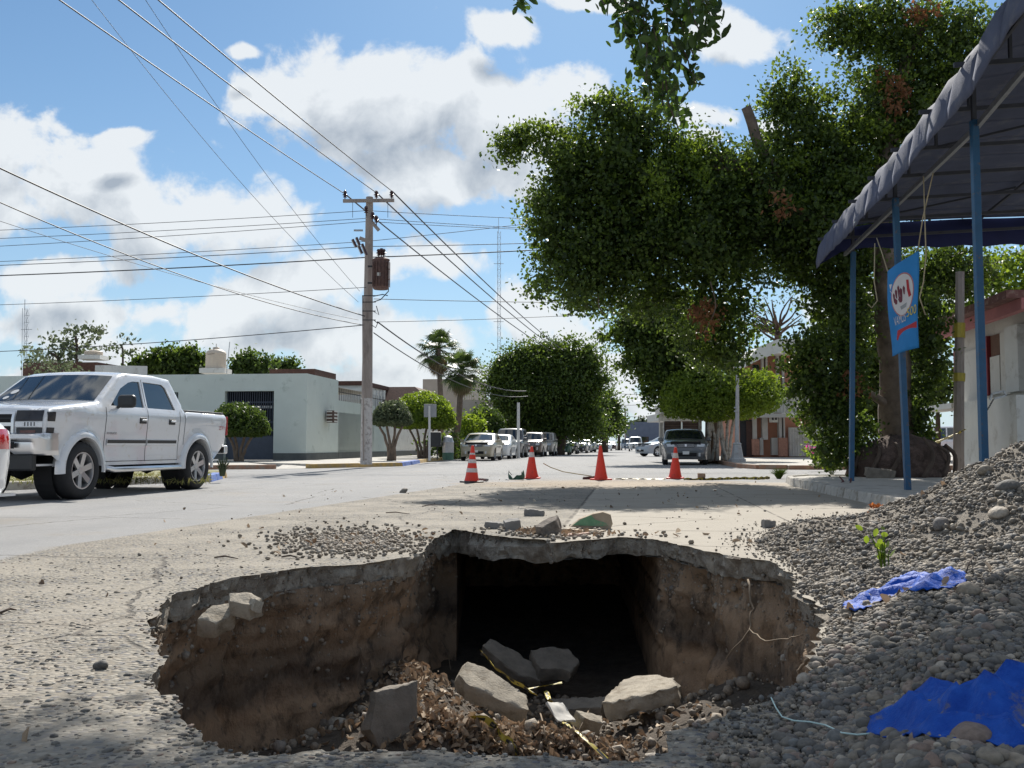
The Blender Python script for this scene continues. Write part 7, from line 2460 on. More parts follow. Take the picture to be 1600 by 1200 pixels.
def suv_spec(L=4.65, W=1.86, H=1.75, r=.36, pm=None, **k):
    prof = [(.08, .32), (.0, .45), (.0, .72), (.04, 1.0), (.12, 1.06), (.95, 1.14), (1.15, 1.17), (1.75, H - .05), (2.0, H), (3.9, H), (4.25, H - .08), (4.55, 1.15), (4.62, .8), (4.60, .35)]
    sp = dict(L=L, W=W, prof=prof, belt=1.12, sill=.34, ra=r + .07, xf=.88, xr=3.62, r=r, paint=pm, glass=[('windshield', 6), ('rear_window', 10)], tumble=.16,
              win=[[(1.50, 1.17), (1.90, H - .12), (2.45, H - .10), (2.45, 1.17)], [(2.53, 1.17), (2.53, H - .10), (3.30, H - .10), (3.30, 1.17)], [(3.38, 1.17), (3.38, H - .10), (4.05, H - .13), (4.18, 1.2)]],
              face=dict(lamp=(2, .35, .85, .60, .95), grille=(2, .25, .95, .52), lower=(1, .1, .9, .6), plate=(1, .3, .95), tail=(11, .1, .55, .75, .98)),
              mirror=(1.42, 1.2), handles=[(2.3, 1.0), (3.15, 1.0)], seams=[(1.2, 1.1), (2.49, 1.6), (3.34, 1.2)])
    sp.update(k); return sp


def place(px, py, dist_along=0):
    return G(px, py)


def park(kind, label, px, py, colour, cname, rz_off=0.0, name='parked_car', cat='car', group='cars parked along the street', det=True, face_away=False, **k):
    """px,py: middle of the near bumper on the ground"""
    pm = paint(cname, colour)
    sp = (sedan_spec if kind == 'sedan' else suv_spec)(pm=pm, **k)
    c = G(px, py)
    rz = math.pi / 2 - SA + rz_off      # local +x (backwards) points up the street
    if face_away:
        rz += math.pi
        c = c + Vector((math.sin(SA), math.cos(SA), 0)) * sp['L']
    t, D, We, pt = vehicle(name, label, cat, c, rz, sp, group)
    dress(t, D, We, sp, pt, plate=k.get('plate', True) if True else False, det=det)
    return t


# left row, seen from the front; nearest first
park('sedan', 'pale gold sedan leading the row of parked cars on the left', 743, 720.3, (.38, .33, .23), 'gold_paint', L=4.7)


def along(px0, py0, n, gap):
    c = G(px0, py0); return c + Vector((sa, ca, 0)) * gap * n


def parkS(kind, label, s, t_, colour, cname, **k):
    pm = paint(cname, colour); off = k.pop('rz_off', 0.0); away = k.pop('away', False)
    sp = (sedan_spec if kind == 'sedan' else suv_spec)(pm=pm, step=k.pop('step', .3), **k)
    c = S(s, t_)
    rz = math.pi / 2 - SA + off
    if away: rz += math.pi; c = S(s, t_ + sp['L'])
    t, D, We, pt = vehicle('parked_car', label, 'car', c, rz, sp, 'cars parked along the street')
    dress(t, D, We, sp, pt, det=t_ < 90)
    return t


_s0, _t0 = toS(*G(743, 720.3).xy)
parkS('sedan', 'white sedan parked directly behind the gold one', _s0 + .05, _t0 + 6.5, (.66, .68, .68), 'white_paint')
parkS('suv', 'dark grey sport utility car with roof rails behind the white sedan', _s0 + .1, _t0 + 12.6, (.05, .05, .055), 'charcoal_paint', H=1.90)
parkS('suv', 'bronze brown sport utility car half hidden behind the dark grey one', _s0 + .9, _t0 + 18.5, (.09, .06, .045), 'bronze_paint', H=1.72)
parkS('suv', 'champagne sport utility car with a broad dark grille in the left row', _s0 + 1.25, _t0 + 24.0, (.30, .28, .24), 'champagne_paint', H=1.80)
parkS('sedan', 'small dark green car right behind the champagne one', _s0 + 1.9, _t0 + 33, (.02, .10, .07), 'green_paint')
parkS('suv', 'black boxy car behind the small green one', _s0 + 2.1, _t0 + 41, (.02, .02, .024), 'black_paint')
parkS('sedan', 'black car with a glaring windshield in the middle of the left row', _s0 + 2.6, _t0 + 51, (.025, .028, .03), 'black_paint')
parkS('sedan', 'grey car behind the black one with the glaring windshield', _s0 + 2.7, _t0 + 60, (.22, .23, .24), 'grey_paint')
parkS('suv', 'silver car with a bright bonnet in the far part of the left row', _s0 + 2.8, _t0 + 69, (.45, .46, .47), 'silver_paint')
parkS('sedan', 'pale blue-grey hatchback in the far part of the left row', _s0 + 3.6, _t0 + 84, (.28, .33, .37), 'bluegrey_paint')
parkS('sedan', 'white car in the far part of the left row behind the blue-grey one', _s0 + 4.2, _t0 + 100, (.6, .6, .6), 'white_paint')
parkS('sedan', 'dark red car near the far end of the left row', _s0 + 4.7, _t0 + 116, (.10, .03, .03), 'darkred_paint')
parkS('suv', 'light blue pickup-like car in the middle of the road at the far end', _s0 + 7.3, _t0 + 112, (.30, .36, .42), 'lightblue_paint', H=1.85)
parkS('suv', 'white van-like car beside the light blue one at the far end', _s0 + 8.6, _t0 + 84, (.66, .66, .66), 'white_paint', H=1.95)
# silver-blue pickup nosing out on the right
t_ = parkS('sedan', 'light blue-grey car nosing out from the right side behind the grey sedan', 0, 0, (.36, .42, .48), 'paleblue_paint', r=.36)
t_.location = G(1000, 713.5); t_.rotation_euler = (0, 0, R_(28))
# grey sedan facing the viewer on the right
park('sedan', 'dark silver sedan with a plate in its wide grille parked facing the cones', 1072, 727, (.11, .115, .12), 'dark_silver_paint', L=4.9, W=1.84, H=1.47, r=.335, rz_off=-.02)
# white van behind the stall, seen from its rear
c = G(1450, 716)
sp = suv_spec(L=4.8, W=1.9, H=2.0, pm=M_WHITEPAINT)
t_, D_, We_, pt_ = vehicle('parked_van', 'white van with a red tail light behind the stall counter', 'van', c + Vector((4.7, -.2, 0)), math.pi - .35, sp)
dress(t_, D_, We_, sp, pt_)
MB().box(Vector((4.64, .72, 1.0)), (.06, .14, .40)).build('tail_light', M_TAIL, t_, local=True, bevel=.01)
ribbon([P(1458, 693, 30), P(1480, 684, 27), P(1497, 677, 22.3), P(1507, 671, 22.0)], .10, 'yellow caution tape strung from the old concrete pole past the white van', .05, 9)


# ---- the lifted white pickup
def pickup():
    L, W = 5.70, 2.02
    r = .425
    hoodz = 1.44
    prof = [(.10, .80), (.06, .92), (.06, 1.18), (.10, 1.30), (.22, 1.345), (.75, 1.405), (1.35, 1.47), (1.42, 1.475), (2.10, 1.93), (2.30, 1.985), (3.2, 2.0), (3.70, 1.965), (3.98, 1.52), (4.0, 1.415), (5.60, 1.40), (5.66, 1.36), (5.68, .95), (5.66, .78)]
    sp = dict(L=L, W=W, prof=prof, belt=1.40, sill=.49, ra=.50, xf=1.0, xr=4.48, r=r, paint=M_WHITEPAINT, glass=[('windshield', 7), ('rear_window', 11)], tumble=.24, tw=.30, fine=True, step=.09, rim=.64, spokes=6,
              win=[[(1.74, 1.43), (2.10, 1.72), (2.36, 1.83), (2.50, 1.855), (2.70, 1.86), (2.70, 1.425)], [(2.80, 1.425), (2.80, 1.865), (3.40, 1.855), (3.50, 1.80), (3.70, 1.42)]], skip=[14], ginset=.03, flare=.055, tapf=.05, tapr=.03, bowf=.10, bowr=.03, round=.05, crown=.03)
    ang = math.pi / 2 - R_(10.6)
    ax = Vector((math.sin(R_(10.6)), math.cos(R_(10.6)), 0)); lat = Vector((ax.y, -ax.x, 0))
    # put the near-side wheels on their place
    mid = Vector((-6.21, 16.62, 0)) - lat * (W / 2 - .10)
    loc = mid - ax * ((sp['xf'] + sp['xr']) / 2)
    # local y axis = Rz(ang) @ Y ; we need +x local = ax
    t, D, We, patch = vehicle('pickup_truck', 'lifted white crew-cab pickup with smoked headlights and black mirrors parked at the left kerb', 'pickup truck', loc, ang, sp)
    global PICK
    PICK = (D, We)
    w0 = W / 2
    # bed floor and inner walls
    zf = .95
    MB().add([(4.02, -w0 + .12, zf), (5.6, -w0 + .12, zf), (5.6, w0 - .12, zf), (4.02, w0 - .12, zf)], [(0, 1, 2, 3)]).build('bed_floor', M_UNDER, t, local=True)
    for s_ in (1, -1):
        MB().grid([[Vector((x, s_ * (We(x, 1.40) - .004), 1.408)) for x in (4.02, 4.8, 5.6)], [Vector((x, s_ * (w0 - .16), 1.40)) for x in (4.02, 4.8, 5.6)], [Vector((x, s_ * (w0 - .14), zf)) for x in (4.02, 4.8, 5.6)]]).build('bed_rail', M_WHITEPAINT, t, local=True)
        MB().bar((4.05, s_ * (w0 - .10), 1.425), (5.6, s_ * (w0 - .10), 1.42), .06, .03).build('rail_cap', M_PLASTIC, t, local=True, bevel=.008)
    # chrome bumper
    path = []
    for k in range(25):
        u = k / 12 - 1
        path.append((.0 + .09 * u * u, u * (w0 - .10)))
    side_ = [(.13, w0 - .035), (.19, w0 + .005), (.30, w0 + .018), (.42, w0 + .02)]
    path = [(x, -y) for x, y in side_[::-1]] + path + side_
    rows = []
    for (dx, z) in ((.05, .66), (-.03, .68), (-.055, .74), (-.05, .845), (-.085, .875), (-.085, .955), (-.03, .975), (.08, .975)):
        rows.append([Vector((x + dx * (1 if abs(y) < w0 - .06 else .35), y * (1 - .012 * (dx > .04) + .0), z + (.055 if (abs(y) < .55 and z < .8) else 0))) for x, y in path])
    bp = MB().grid(rows).build('front_bumper', M_CHROME, t, local=True, angle=50)
    for s_ in (1, -1):
        MB().box((-.075, s_ * .55, .80), (.03, .22, .09)).build('tow_slot', M_UNDER, bp, local=True)
    rows2 = [[Vector((x_ + .02 + .10 * (k / 10 - 1) ** 2, (k / 10 - 1) * (w0 - .02), z)) for k in range(21)] for (x_, z) in ((-.112, .90), (-.112, .94))]
    MB().grid([[p + Vector((-.003, 0, .0)) for p in r_] for r_ in rows2]).build('bumper_cap', M_WHITEPAINT, bp, local=True, angle=50)
    MB().box((.10, 0, .56), (.12, w0 * 1.72, .24)).build('lower_valance', M_PLASTIC, t, local=True, bevel=.03)
    MB().box((-.01, .1, .60), (.03, .40, .10)).build('lower_intake', M_UNDER, t, local=True, bevel=.01)
    MB().box((-.10, 0, .80), (.02, .34, .16)).build('licence_plate', M_PLATE, t, local=True, bevel=.004)
    # nose: lamps, white divider, grille, chrome centre bar

    def nose(nm, y0, y1, z0, z1, off, m_, par=None, slant=0.0):
        rws = []
        for z in np.linspace(z0, z1, 4):
            rw = []
            for y in np.linspace(y0, y1, 8):
                yy = y + slant * (z - z0)
                xx = float(np.interp(z, [.88, .92, 1.18, 1.30, 1.345], [.10, .06, .06, .10, .22]))
                w = We(.12, z)
                p = D(xx, min(abs(yy), w0 - .02) * (1 if yy > 0 else -1), z)
                rw.append(p + Vector((-off, 0, 0)))
            rws.append(rw)
        return MB().grid(rws).build(nm, m_, par or t, local=True, angle=60)
    for s_ in (1, -1):
        h = nose('headlight', s_ * .56, s_ * .955, 1.145, 1.30, .012, M_SMOKE)
        nose('lamp_lens', s_ * .60, s_ * .76, 1.165, 1.27, .018, M_HEADL if False else M_SMOKE, h)
        nose('reflector', s_ * .64, s_ * .86, .955, 1.015, .02, mat('amber_smoke', (.14, .06, .05), .2, .2), h)
        nose('parking_lamp', s_ * .58, s_ * .955, .925, 1.055, .012, M_SMOKE)
        nose('divider', s_ * .56, s_ * .955, 1.065, 1.135, .016, M_WHITEPAINT)
        # decorative claws on the divider
        for k in range(4):
            nose('scratch_decal', s_ * (.70 + k * .045), s_ * (.715 + k * .045), 1.075, 1.13, .020, M_PLASTIC, h)
            nose('scratch_decal', s_ * (.70 + k * .045), s_ * (.712 + k * .045), 1.305, 1.335, .012, M_PLASTIC, h)
        # side part of the lamps
        for z0, z1, m_ in ((1.145, 1.28, M_SMOKE), (.925, 1.055, M_SMOKE)):
            MB().grid([[side_pt(D, We, x, z, s_, .006) for z in np.linspace(z0, z1, 4)] for x in (.105, .16, .22, .27)]).build('lamp_side', m_, h, local=True, angle=60)
    g = nose('grille', -.54, .54, .94, 1.28, .014, M_UNDER)
    for (y0, y1, z0, z1) in ((-.55, .55, 1.245, 1.285), (-.55, .55, .935, .965), (-.55, .55, 1.075, 1.125), (-.55, -.51, .94, 1.28), (.51, .55, .94, 1.28)):
        nose('grille_frame', y0, y1, z0, z1, .028, M_CHROME, g)
    for k in range(2):
        nose('grille_slat', -.5, .5, (1.0, 1.175)[k], (1.02, 1.195)[k], .020, M_DARKMETAL, g)
    nose('badge', -.13, .13, 1.07, 1.13, .034, mat('gold_badge', (.45, .30, .05), .3, .05, metal=.8), g)
    # flares
    for xc, s_ in ((1.0, 1), (1.0, -1), (4.48, 1), (4.48, -1)):
        rws = []
        for dr, off in ((-.01, .0), (-.005, .035), (.05, .055), (.095, .04), (.11, -.005)):
            rw = []
            for k in range(25):
                a = R_(-4) + (math.pi + R_(8)) * k / 24
                x, z = xc + (.50 + dr) * math.cos(a), r + (.50 + dr) * math.sin(a)
                rw.append(D(x, s_ * (min(We(x, max(z, .50)), w0 + .055) + off - .02), z))
            rws.append(rw)
        MB().grid(rws).build('wheel_arch_flare', M_WHITEPAINT, t, local=True, angle=70)
        MB().lathe([(.49, -.3), (.49, .0)], 30, Matrix.Translation(Vector((xc, s_ * (w0 - .16), r))) @ Matrix.Rotation(R_(-90 * s_), 4, 'X')).build('wheel_well', M_UNDER, t, local=True)
    # black mirrors
    for s_ in (1, -1):
        c = D(1.92, s_ * (w0 + .14), 1.50)
        mm = MB().box(c, (.13, .30, .21)).build('mirror', M_PLASTIC, t, local=True, bevel=.06, seg=4)
        MB().bar(c + Vector((0, -s_ * .1, -.06)), D(1.88, s_ * (We(1.88, 1.40) - .01), 1.40), .07, .05).build('mirror_arm', M_PLASTIC, mm, local=True, bevel=.01)
    # handles, mouldings, gaps, badges, running board
    for hx in (2.60, 3.52):
        for s_ in (1, -1):
            h = MB().box(side_pt(D, We, hx, 1.21, s_, .004), (.20, .02, .10)).build('door_handle', M_PLASTIC, t, local=True, bevel=.03, seg=3)
            MB().box(side_pt(D, We, hx, 1.215, s_, .03), (.15, .03, .03)).build('handle_bar', M_CHROME, h, local=True, bevel=.01)
    for s_ in (1, -1):
        for x0, x1 in ((1.62, 2.73), (2.77, 3.72)):
            m1 = MB().grid([[side_pt(D, We, x, z, s_, o_) for x in np.linspace(x0, x1, 10)] for z, o_ in ((.80, .0), (.805, .016), (.895, .016), (.90, .0))]).build('side_moulding', M_WHITEPAINT, t, local=True, angle=40)
            MB().grid([[side_pt(D, We, x, z, s_, o_) for x in np.linspace(x0 + .01, x1 - .01, 10)] for z, o_ in ((.835, .016), (.836, .021), (.888, .021), (.889, .016))]).build('moulding_insert', M_PLASTIC, m1, local=True, angle=40)
        for xs_, z0, z1 in ((1.56, .54, 1.40), (2.75, .54, 1.90), (3.80, .56, 1.40), (3.98, .54, 1.40)):
            zz = np.linspace(z0, z1, 14)
            MB().grid([[side_pt(D, We, xs_ - .006, z, s_, .003) for z in zz], [side_pt(D, We, xs_ + .006, z, s_, .003) for z in zz]]).build('door_gap', M_UNDER, t, local=True)
        xx = np.linspace(1.56, 3.8, 16)
        MB().grid([[side_pt(D, We, x, .555, s_, .003) for x in xx], [side_pt(D, We, x, .545, s_, .003) for x in xx]]).build('sill_gap', M_UNDER, t, local=True)
        MB().tube([Vector((1.62, s_ * (w0 - .05), .46)), Vector((1.75, s_ * (w0 + .05), .42)), Vector((3.75, s_ * (w0 + .05), .42)), Vector((3.88, s_ * (w0 - .05), .46))], .045, 10).build('side_step', M_CHROME, t, local=True, angle=180)
        # hood-to-wing gap
        MB().grid([[D(x, s_ * (We(x, float(np.interp(x, [p[0] for p in prof], [p[1] for p in prof]))) * .93 + dy), float(np.interp(x, [.2, .75, 1.35], [1.345, 1.405, 1.47])) + .0075) for x in np.linspace(.25, 1.4, 12)] for dy in (0, .008)]).build('bonnet_gap', M_UNDER, t, local=True)
    # stickers inside the windshield corner
    for (q, u, ru) in ((.36, .80, .075), (.14, .83, .055)):
        pts = []
        for k in range(18):
            a = 2 * math.pi * k / 18
            uu = u + ru * math.cos(a); qq = q + ru * 1.1 * math.sin(a)
            x = 1.42 + .68 * qq; z = 1.475 + .455 * qq
            w = We(x, z) - .06
            pts.append(D(x, w * uu, z + .03 * (1 - uu * uu)) + Vector((-.555, 0, .83)) * .012)
        MB().add(pts, [tuple(range(18))]).build('windshield_sticker', M_PLATE, t, local=True)
    # wiper
    MB().tube([D(1.44, .1, 1.505), D(1.50, .5, 1.54), D(1.46, .82, 1.50)], .012, 5).build('wiper', M_PLASTIC, t, local=True)
    # axle and frame
    for x in (1.0, 4.48):
        MB().tube([Vector((x, -w0 + .2, r)), Vector((x, w0 - .2, r))], .06, 8).build('axle', M_UNDER, t, local=True)
        MB().lathe([(0, -.15), (.15, -.08), (.15, .08), (0, .15)], 12, Matrix.Translation((x, 0, r))).build('differential', M_UNDER, t, local=True)
    MB().box((5.72, 0, .72), (.12, w0 * 1.9, .16)).build('rear_bumper', M_CHROME, t, local=True, bevel=.02)
    for s_ in (1, -1): MB().box((5.66, s_ * (w0 - .06), 1.18), (.05, .10, .36)).build('tail_light', M_TAIL, t, local=True, bevel=.01)


pickup()
# white sedan whose tail corner enters at the left edge
sp = sedan_spec(L=4.6, W=1.8, H=1.45, pm=M_WHITEPAINT, step=.12, round=.14, bowr=.22, tapr=.12)
ang = math.pi / 2 - R_(10)
ax = Vector((math.sin(R_(10)), math.cos(R_(10)), 0)); lat = Vector((ax.y, -ax.x, 0))
tail = P(18, 700, 11.2); tail.z = 0
locc = tail - ax * 4.45 - lat * .74
t_, D_, We_, pt_ = vehicle('parked_car', 'white sedan whose rounded tail and red light enter at the left edge before the pickup', 'car', locc, ang, sp)
dress(t_, D_, We_, sp, pt_)
for s_ in (1, -1):
    MB().grid([[side_pt(D_, We_, x, z, s_, .008) for z in np.linspace(.76, .98, 5)] for x in (4.10, 4.25, 4.40, 4.53)]).build('tail_light', M_TAIL, t_, local=True, angle=60)

# ------------------------------------------------------------------ cones and street litter
M_ORANGE = mat('cone_orange', (.75, .045, .02), .5, .06, 8, dirt=((.35, .05, .03), .2, 8))
M_REFL = mat('cone_white_band', (.62, .56, .54), .5, .12, 20)


def cone(label, px, py, h=.76, bands=(), base_m=None, lean=0.0, warp=0.0, seed=1):
    c = G(px, py)
    t = thing('traffic_cone', label, 'traffic cone', c, seed * .7, 'traffic cones closing the lane')
    k = h / .76
    Ml = Matrix.Rotation(lean, 4, 'Y')
    jf = lambda a, z: 1 + warp * math.sin(a * 3 + z * 8) * (1 - z / h)
    prof = [(.165, .035), (.155, .06), (.14, .12)] + [(.14 - .105 * q, .12 + (h - .16) * q) for q in (.15, .3, .45, .6, .75, .9, 1.0)] + [(.033, h - .02), (.02, h), (0, h)]
    MB().lathe(prof, 28, Ml, jit=jf).build('cone_body', M_ORANGE, t, local=True, angle=60)
    b = MB().box((0, 0, .018), (.38, .38, .036)).build('base', base_m or M_ORANGE, t, local=True, bevel=.012)
    for z0, z1 in bands:
        rad = lambda z: .14 - .105 * (z - .12) / (h - .16) + .003
        MB().lathe([(rad(z0), z0), (rad((z0 + z1) / 2), (z0 + z1) / 2), (rad(z1), z1)], 28, Ml, jit=jf).build('white_band', M_REFL, t, local=True, angle=60)
    return t


cone('orange cone with two white bands and a dark base, nearest of the four', 737, 754, .80, [(.42, .50), (.22, .31), (.60, .64)], M_PLASTIC, .03, .01, 1)
cone('dented orange cone with one white band near the tip behind the green debris', 831, 748, .78, [(.52, .64)], None, -.02, .06, 2)
cone('plain orange cone without bands beside the dark rag', 939, 750, .80, [], None, .02, .0, 3)
cone('clean orange cone with a white band near the tip before the dark silver sedan', 1055, 748, .76, [(.50, .62)], None, -.02, .01, 4)


def lump(name, label, cat, px, py, outline, th, rot, seed, m_, lift=0.0, group=None, z=0.0):
    c = G(px, py, z) + Vector((0, 0, th + lift))
    me = chunk(outline, th, c, rot, seed)
    return tag(link(name, me, m_, angle=40), label, cat, group)


M_BRICKM = mat('old_brick', (.24, .15, .11), .95, .25, 8, .008, 40)
M_STONEG = mat('grey_stone', (.22, .21, .20), .9, .2, 9, .006, 40)
M_RAG = mat('dark_rag', (.09, .055, .05), .95, .3, 12, .01, 40)
lump('stone', 'flat dark stone weighing down the base of the nearest cone', 'stone', 752, 753, [(-.13, .05), (-.13, -.04), (.1, -.06), (.16, 0), (.1, .06)], .05, (0, R_(4), 0), 2, M_STONEG, .03)
lump('stone', 'rounded grey lump resting against the foot of the nearest cone', 'stone', 740, 753, [(-.07, .05), (-.08, -.04), (.05, -.06), (.08, 0), (.04, .05)], .09, (0, R_(-8), 0), 3, M_STONEG, .03)
lump('rag', 'dark crumpled rag lying left of the plain orange cone', 'rag', 922, 749, [(-.17, .05), (-.18, -.05), (.05, -.08), (.18, -.03), (.14, .07)], .07, (R_(5), R_(-5), 0), 5, M_RAG)
lump('brick', 'short upright brown brick standing alone right of the last cone', 'brick', 1096, 747, [(-.085, .05), (-.085, -.05), (.085, -.05), (.085, .05)], .115, (0, 0, R_(4)), 7, mat('tan_brick', (.33, .24, .17), .95, .2, 8))
lump('brick', 'grey brown brick lump on the edge of the tree shadow beyond the hole', 'brick', 836, 806, [(-.12, .05), (-.12, -.05), (.1, -.05), (.11, .05)], .07, (0, R_(3), R_(-5)), 8, M_STONEG)
lump('brick', 'squarish grey brown brick on the concrete lane right of the far rim', 'brick', 1201, 824, [(-.055, .04), (-.055, -.04), (.055, -.045), (.05, .045)], .065, (0, R_(5), R_(10)), 9, M_STONEG)
# debris on the far rim
lump('stone', 'low flat grey stone at the left end of the debris on the far rim', 'stone', 777, 826, [(-.11, .05), (-.12, -.03), (.08, -.05), (.13, 0), (.05, .05)], .06, (0, R_(2), 0), 11, M_STONEG)
lump('stone', 'blocky grey stone next to the low flat one on the far rim', 'stone', 800, 829, [(-.07, .06), (-.08, -.05), (.07, -.06), (.07, .05)], .10, (R_(6), R_(-6), R_(12)), 12, M_STONEG)
lump('driftwood', 'gnarled grey piece of root wood standing in the debris on the far rim', 'wood', 858, 838, [(-.13, .05), (-.10, -.06), (.05, -.05), (.11, .06), (.02, .09)], .13, (R_(10), R_(-24), R_(15)), 13, mat('grey_wood', (.20, .17, .145), .95, .4, 14, .02, 30))
lump('board', 'pale flat broken board lying under the green lump on the far rim', 'board', 900, 831, [(-.26, .04), (-.26, -.04), (.24, -.05), (.28, .03)], .025, (R_(3), R_(2), R_(-4)), 14, mat('pale_board', (.44, .36, .27), .9, .15, 12))
lump('board', 'small pinkish board fragment in front of the pale board on the far rim', 'board', 890, 838, [(-.16, .03), (-.16, -.03), (.14, -.04), (.18, .02)], .02, (R_(3), R_(-4), R_(6)), 15, mat('pinkish_board', (.40, .28, .22), .9, .15, 12))


def green_lump():
    # wedge-shaped lump of plaster, tan on top and painted green on its face
    c = G(926, 826)
    t = thing('painted_rubble', 'wedge-shaped lump of plaster with a green painted face on the far rim', 'rubble', c)
    out = [(-.22, .0), (-.13, .075), (.0, .125), (.10, .145), (.17, .12), (.19, .03), (.17, -.02), (.08, -.02), (-.1, -.01)]
    body = []
    me = MB()
    pts = resample([Vector((x, 0, z + .02)) for x, z in out], .03)
    rows = []
    for dy, k in ((-.055, .96), (-.04, 1.0), (.05, 1.0), (.08, .9)):
        rows.append([c + Vector((p.x * k, dy + .01 * fbm((p.x * 12, p.z * 12, dy * 9)), .07 + (p.z - .07) * k)) for p in pts])
    me.grid(rows, closed=True)
    n = len(pts)
    V, T = cdt([(p.x * .96, p.z) for p in pts])
    me.f.append(tuple(range(n))[::-1]); me.mi.append(0); me.f.append(tuple(range(3 * n, 4 * n))); me.mi.append(0)
    link('lump', fixnormals(me.mesh('l')), mat('tan_plaster', (.36, .29, .21), .9, .15, 9, .006, 40), t, angle=40)
    fc = [(-.20, .018), (-.11, .075), (-.02, .115), (.02, .07), (.12, .04), (.145, .01), (.05, .008)]
    MB().prism([c + Vector((x, -.058, z + .02)) for x, z in fc], (0, 0, 0), (0, -.004, 0)).build('painted_face', mat('faded_green_paint', (.15, .30, .17), .85, .2, 12, dirt=((.3, .26, .18), .3, 12)), t)


green_lump()
litter('rim_litter', [(G(835, 833).x, G(835, 833).y, .12, .10, 60), (G(870, 836).x, G(870, 836).y, .2, .12, 60), (G(560, 845).x, G(560, 845).y, .5, .5, 40), (G(930, 836).x, G(930, 836).y, .3, .2, 30)], .055, 'brown dead leaves among the stones on the far rim', .012, lambda x, y: 0.0)
litter('street_litter', [(-1.5, 8, 1.5, 2.0, 30), (1, 14, 2.5, 4, 30), (-2.2, 3.6, .8, 1.0, 9), (2.2, 8.6, .6, .6, 14), (3.0, 14, 1.4, 3, 24)], .05, 'single dead leaves scattered on the closed lane', .004, lambda x, y: 0.0)
litter('gravel_litter', [(2.0, 4.5, .4, .35, 16), (1.7, 3.0, .5, .5, 8), (3.2, 6.5, .7, 1.0, 16)], .05, 'dead leaves caught between the gravel stones', .004, lambda x, y: max(0, hsamp(x, y)) + .02)
# twigs on the pavement
for (x0, y0, x1, y1, lb) in [(335, 871, 372, 873, 'thin dark twig on the pavement above the left rim'), (660, 791, 688, 789, 'short curved twig on the pavement far left of the rim debris'), (1045, 700, 1046, 701, None), (603, 801, 640, 803, 'long thin twig lying on the closed lane'), (0, 958, 26, 953, 'brown twig at the left edge of the pavement'),
                             (440, 870, 470, 872, 'thin pale stick just above the gravel patch edge')]:
    if lb is None: continue
    a, b = G(x0, y0, .008), G(x1, y1, .008)
    tag(MB().tube([a, a.lerp(b, .4) + Vector((0, .03, .01)), b], [.006, .007, .003], 5).build('twig', M_BARKD, angle=180), lb, 'twig')

# broken green bucket between the first two cones
def bucket():
    c = G(807, 750)
    t = thing('broken_bucket', 'crushed green plastic crate with bent wire rim left of the dented cone', 'broken crate', c)
    gm = mat('green_plastic', (.02, .075, .05), .5, .2)
    rows = []
    for j in range(6):
        rows.append([c + Vector((.16 * math.cos(a) * (1 + .25 * j / 5) + .02 * math.sin(a * 3 + j), .12 * math.sin(a), .01 + .12 * j / 5 * (1 + .6 * math.sin(a * 2.3 + 1) + .3 * math.sin(a * 7)))) for a in [math.pi * (.95 + 1.25 * k / 16) for k in range(17)]])
    o = MB().grid(rows).build('shell', gm, t, angle=180); o.modifiers.new('wall', 'SOLIDIFY').thickness = .008
    for a, b in (((795, 748), (795, 736)), ((795, 737), (800, 742)), ((815, 748), (815, 737)), ((795, 737), (796, 737))):
        MB().bar(G(*a[:1], 750) if False else P(a[0], a[1], c.y), P(b[0], b[1], c.y), .012).build('wire_rim', M_DARKMETAL, t)
    MB().bar(P(790, 750, c.y - .1), P(800, 753, c.y - .3), .01, .05).build('white_handle', M_WHITEWALL, t)


bucket()
# tape and rope along the cones
rope = [(849, 724, 24.2), (860, 730, 24.3), (880, 737, 24.4), (905, 741, 24.3), (925, 744, 24.1)]
tag(MB().tube([P(*p) for p in rope], .012, 5).build('rope', mat('yellowish_rope', (.40, .34, .20), .9, .1), angle=180), 'slack pale rope hanging from the dented cone towards the plain one', 'rope')
ribbon([G(960, 748.5, .02), G(985, 748, .03), G(1010, 748.5, .02), G(1040, 748.6, .02)], .06, 'yellow tape lying on the dirt between the two right cones', .15, 21)
ribbon([G(1068, 748.6, .02), G(1110, 749, .02), G(1160, 747.6, .02), G(1185, 747.6, .03), G(1203, 746.5, .03)], .07, 'yellow tape lying on the ground from the last cone to the kerb corner', .12, 22)
# dark red cord on the kerb
for pts, lb in (([(1312, 745, 18.9), (1318, 752, 18.2), (1306, 762, 17.6), (1298, 768, 17.2)], 'dark red cord hanging over the kerb at the first post'), ([(1330, 748, 18.4), (1328, 757, 17.8), (1316, 768, 17.0), (1296, 770, 17.1)], 'second dark red cord hanging over the kerb beside the first')):
    tag(MB().tube([P(*p) for p in pts], .018, 5).build('cord', mat('maroon_cord', (.10, .03, .03), .8, .2), angle=180), lb, 'cord')
for (px, py, r_, lb) in [(1252, 759, .09, 'dark red brick rubble at the foot of the kerb'), (1240, 757, .05, 'small rubble piece left of the red brick rubble at the kerb foot')]:
    lump('rubble_lump', lb, 'rubble', px, py, [(-r_, .04), (-r_, -.04), (r_ * .7, -.06), (r_, .03)], .07, (0, 0, .2), int(px), M_BRICKM)


# ------------------------------------------------------------------ blue tarps, string
M_TARP = mat('blue_woven_tarp', (.008, .055, .33), .55, .15, 20, .014, 16, col2=(.02, .10, .46), spec=.12, dirt=((.16, .15, .15), .12, 9))


def surf(px, py, lift=0.0):
    for k in range(1500):
        d = 1.6 + k * .006
        c = P(px, py, d)
        if c.z <= max(0, hsamp(c.x, c.y)) + lift: return c
    return c


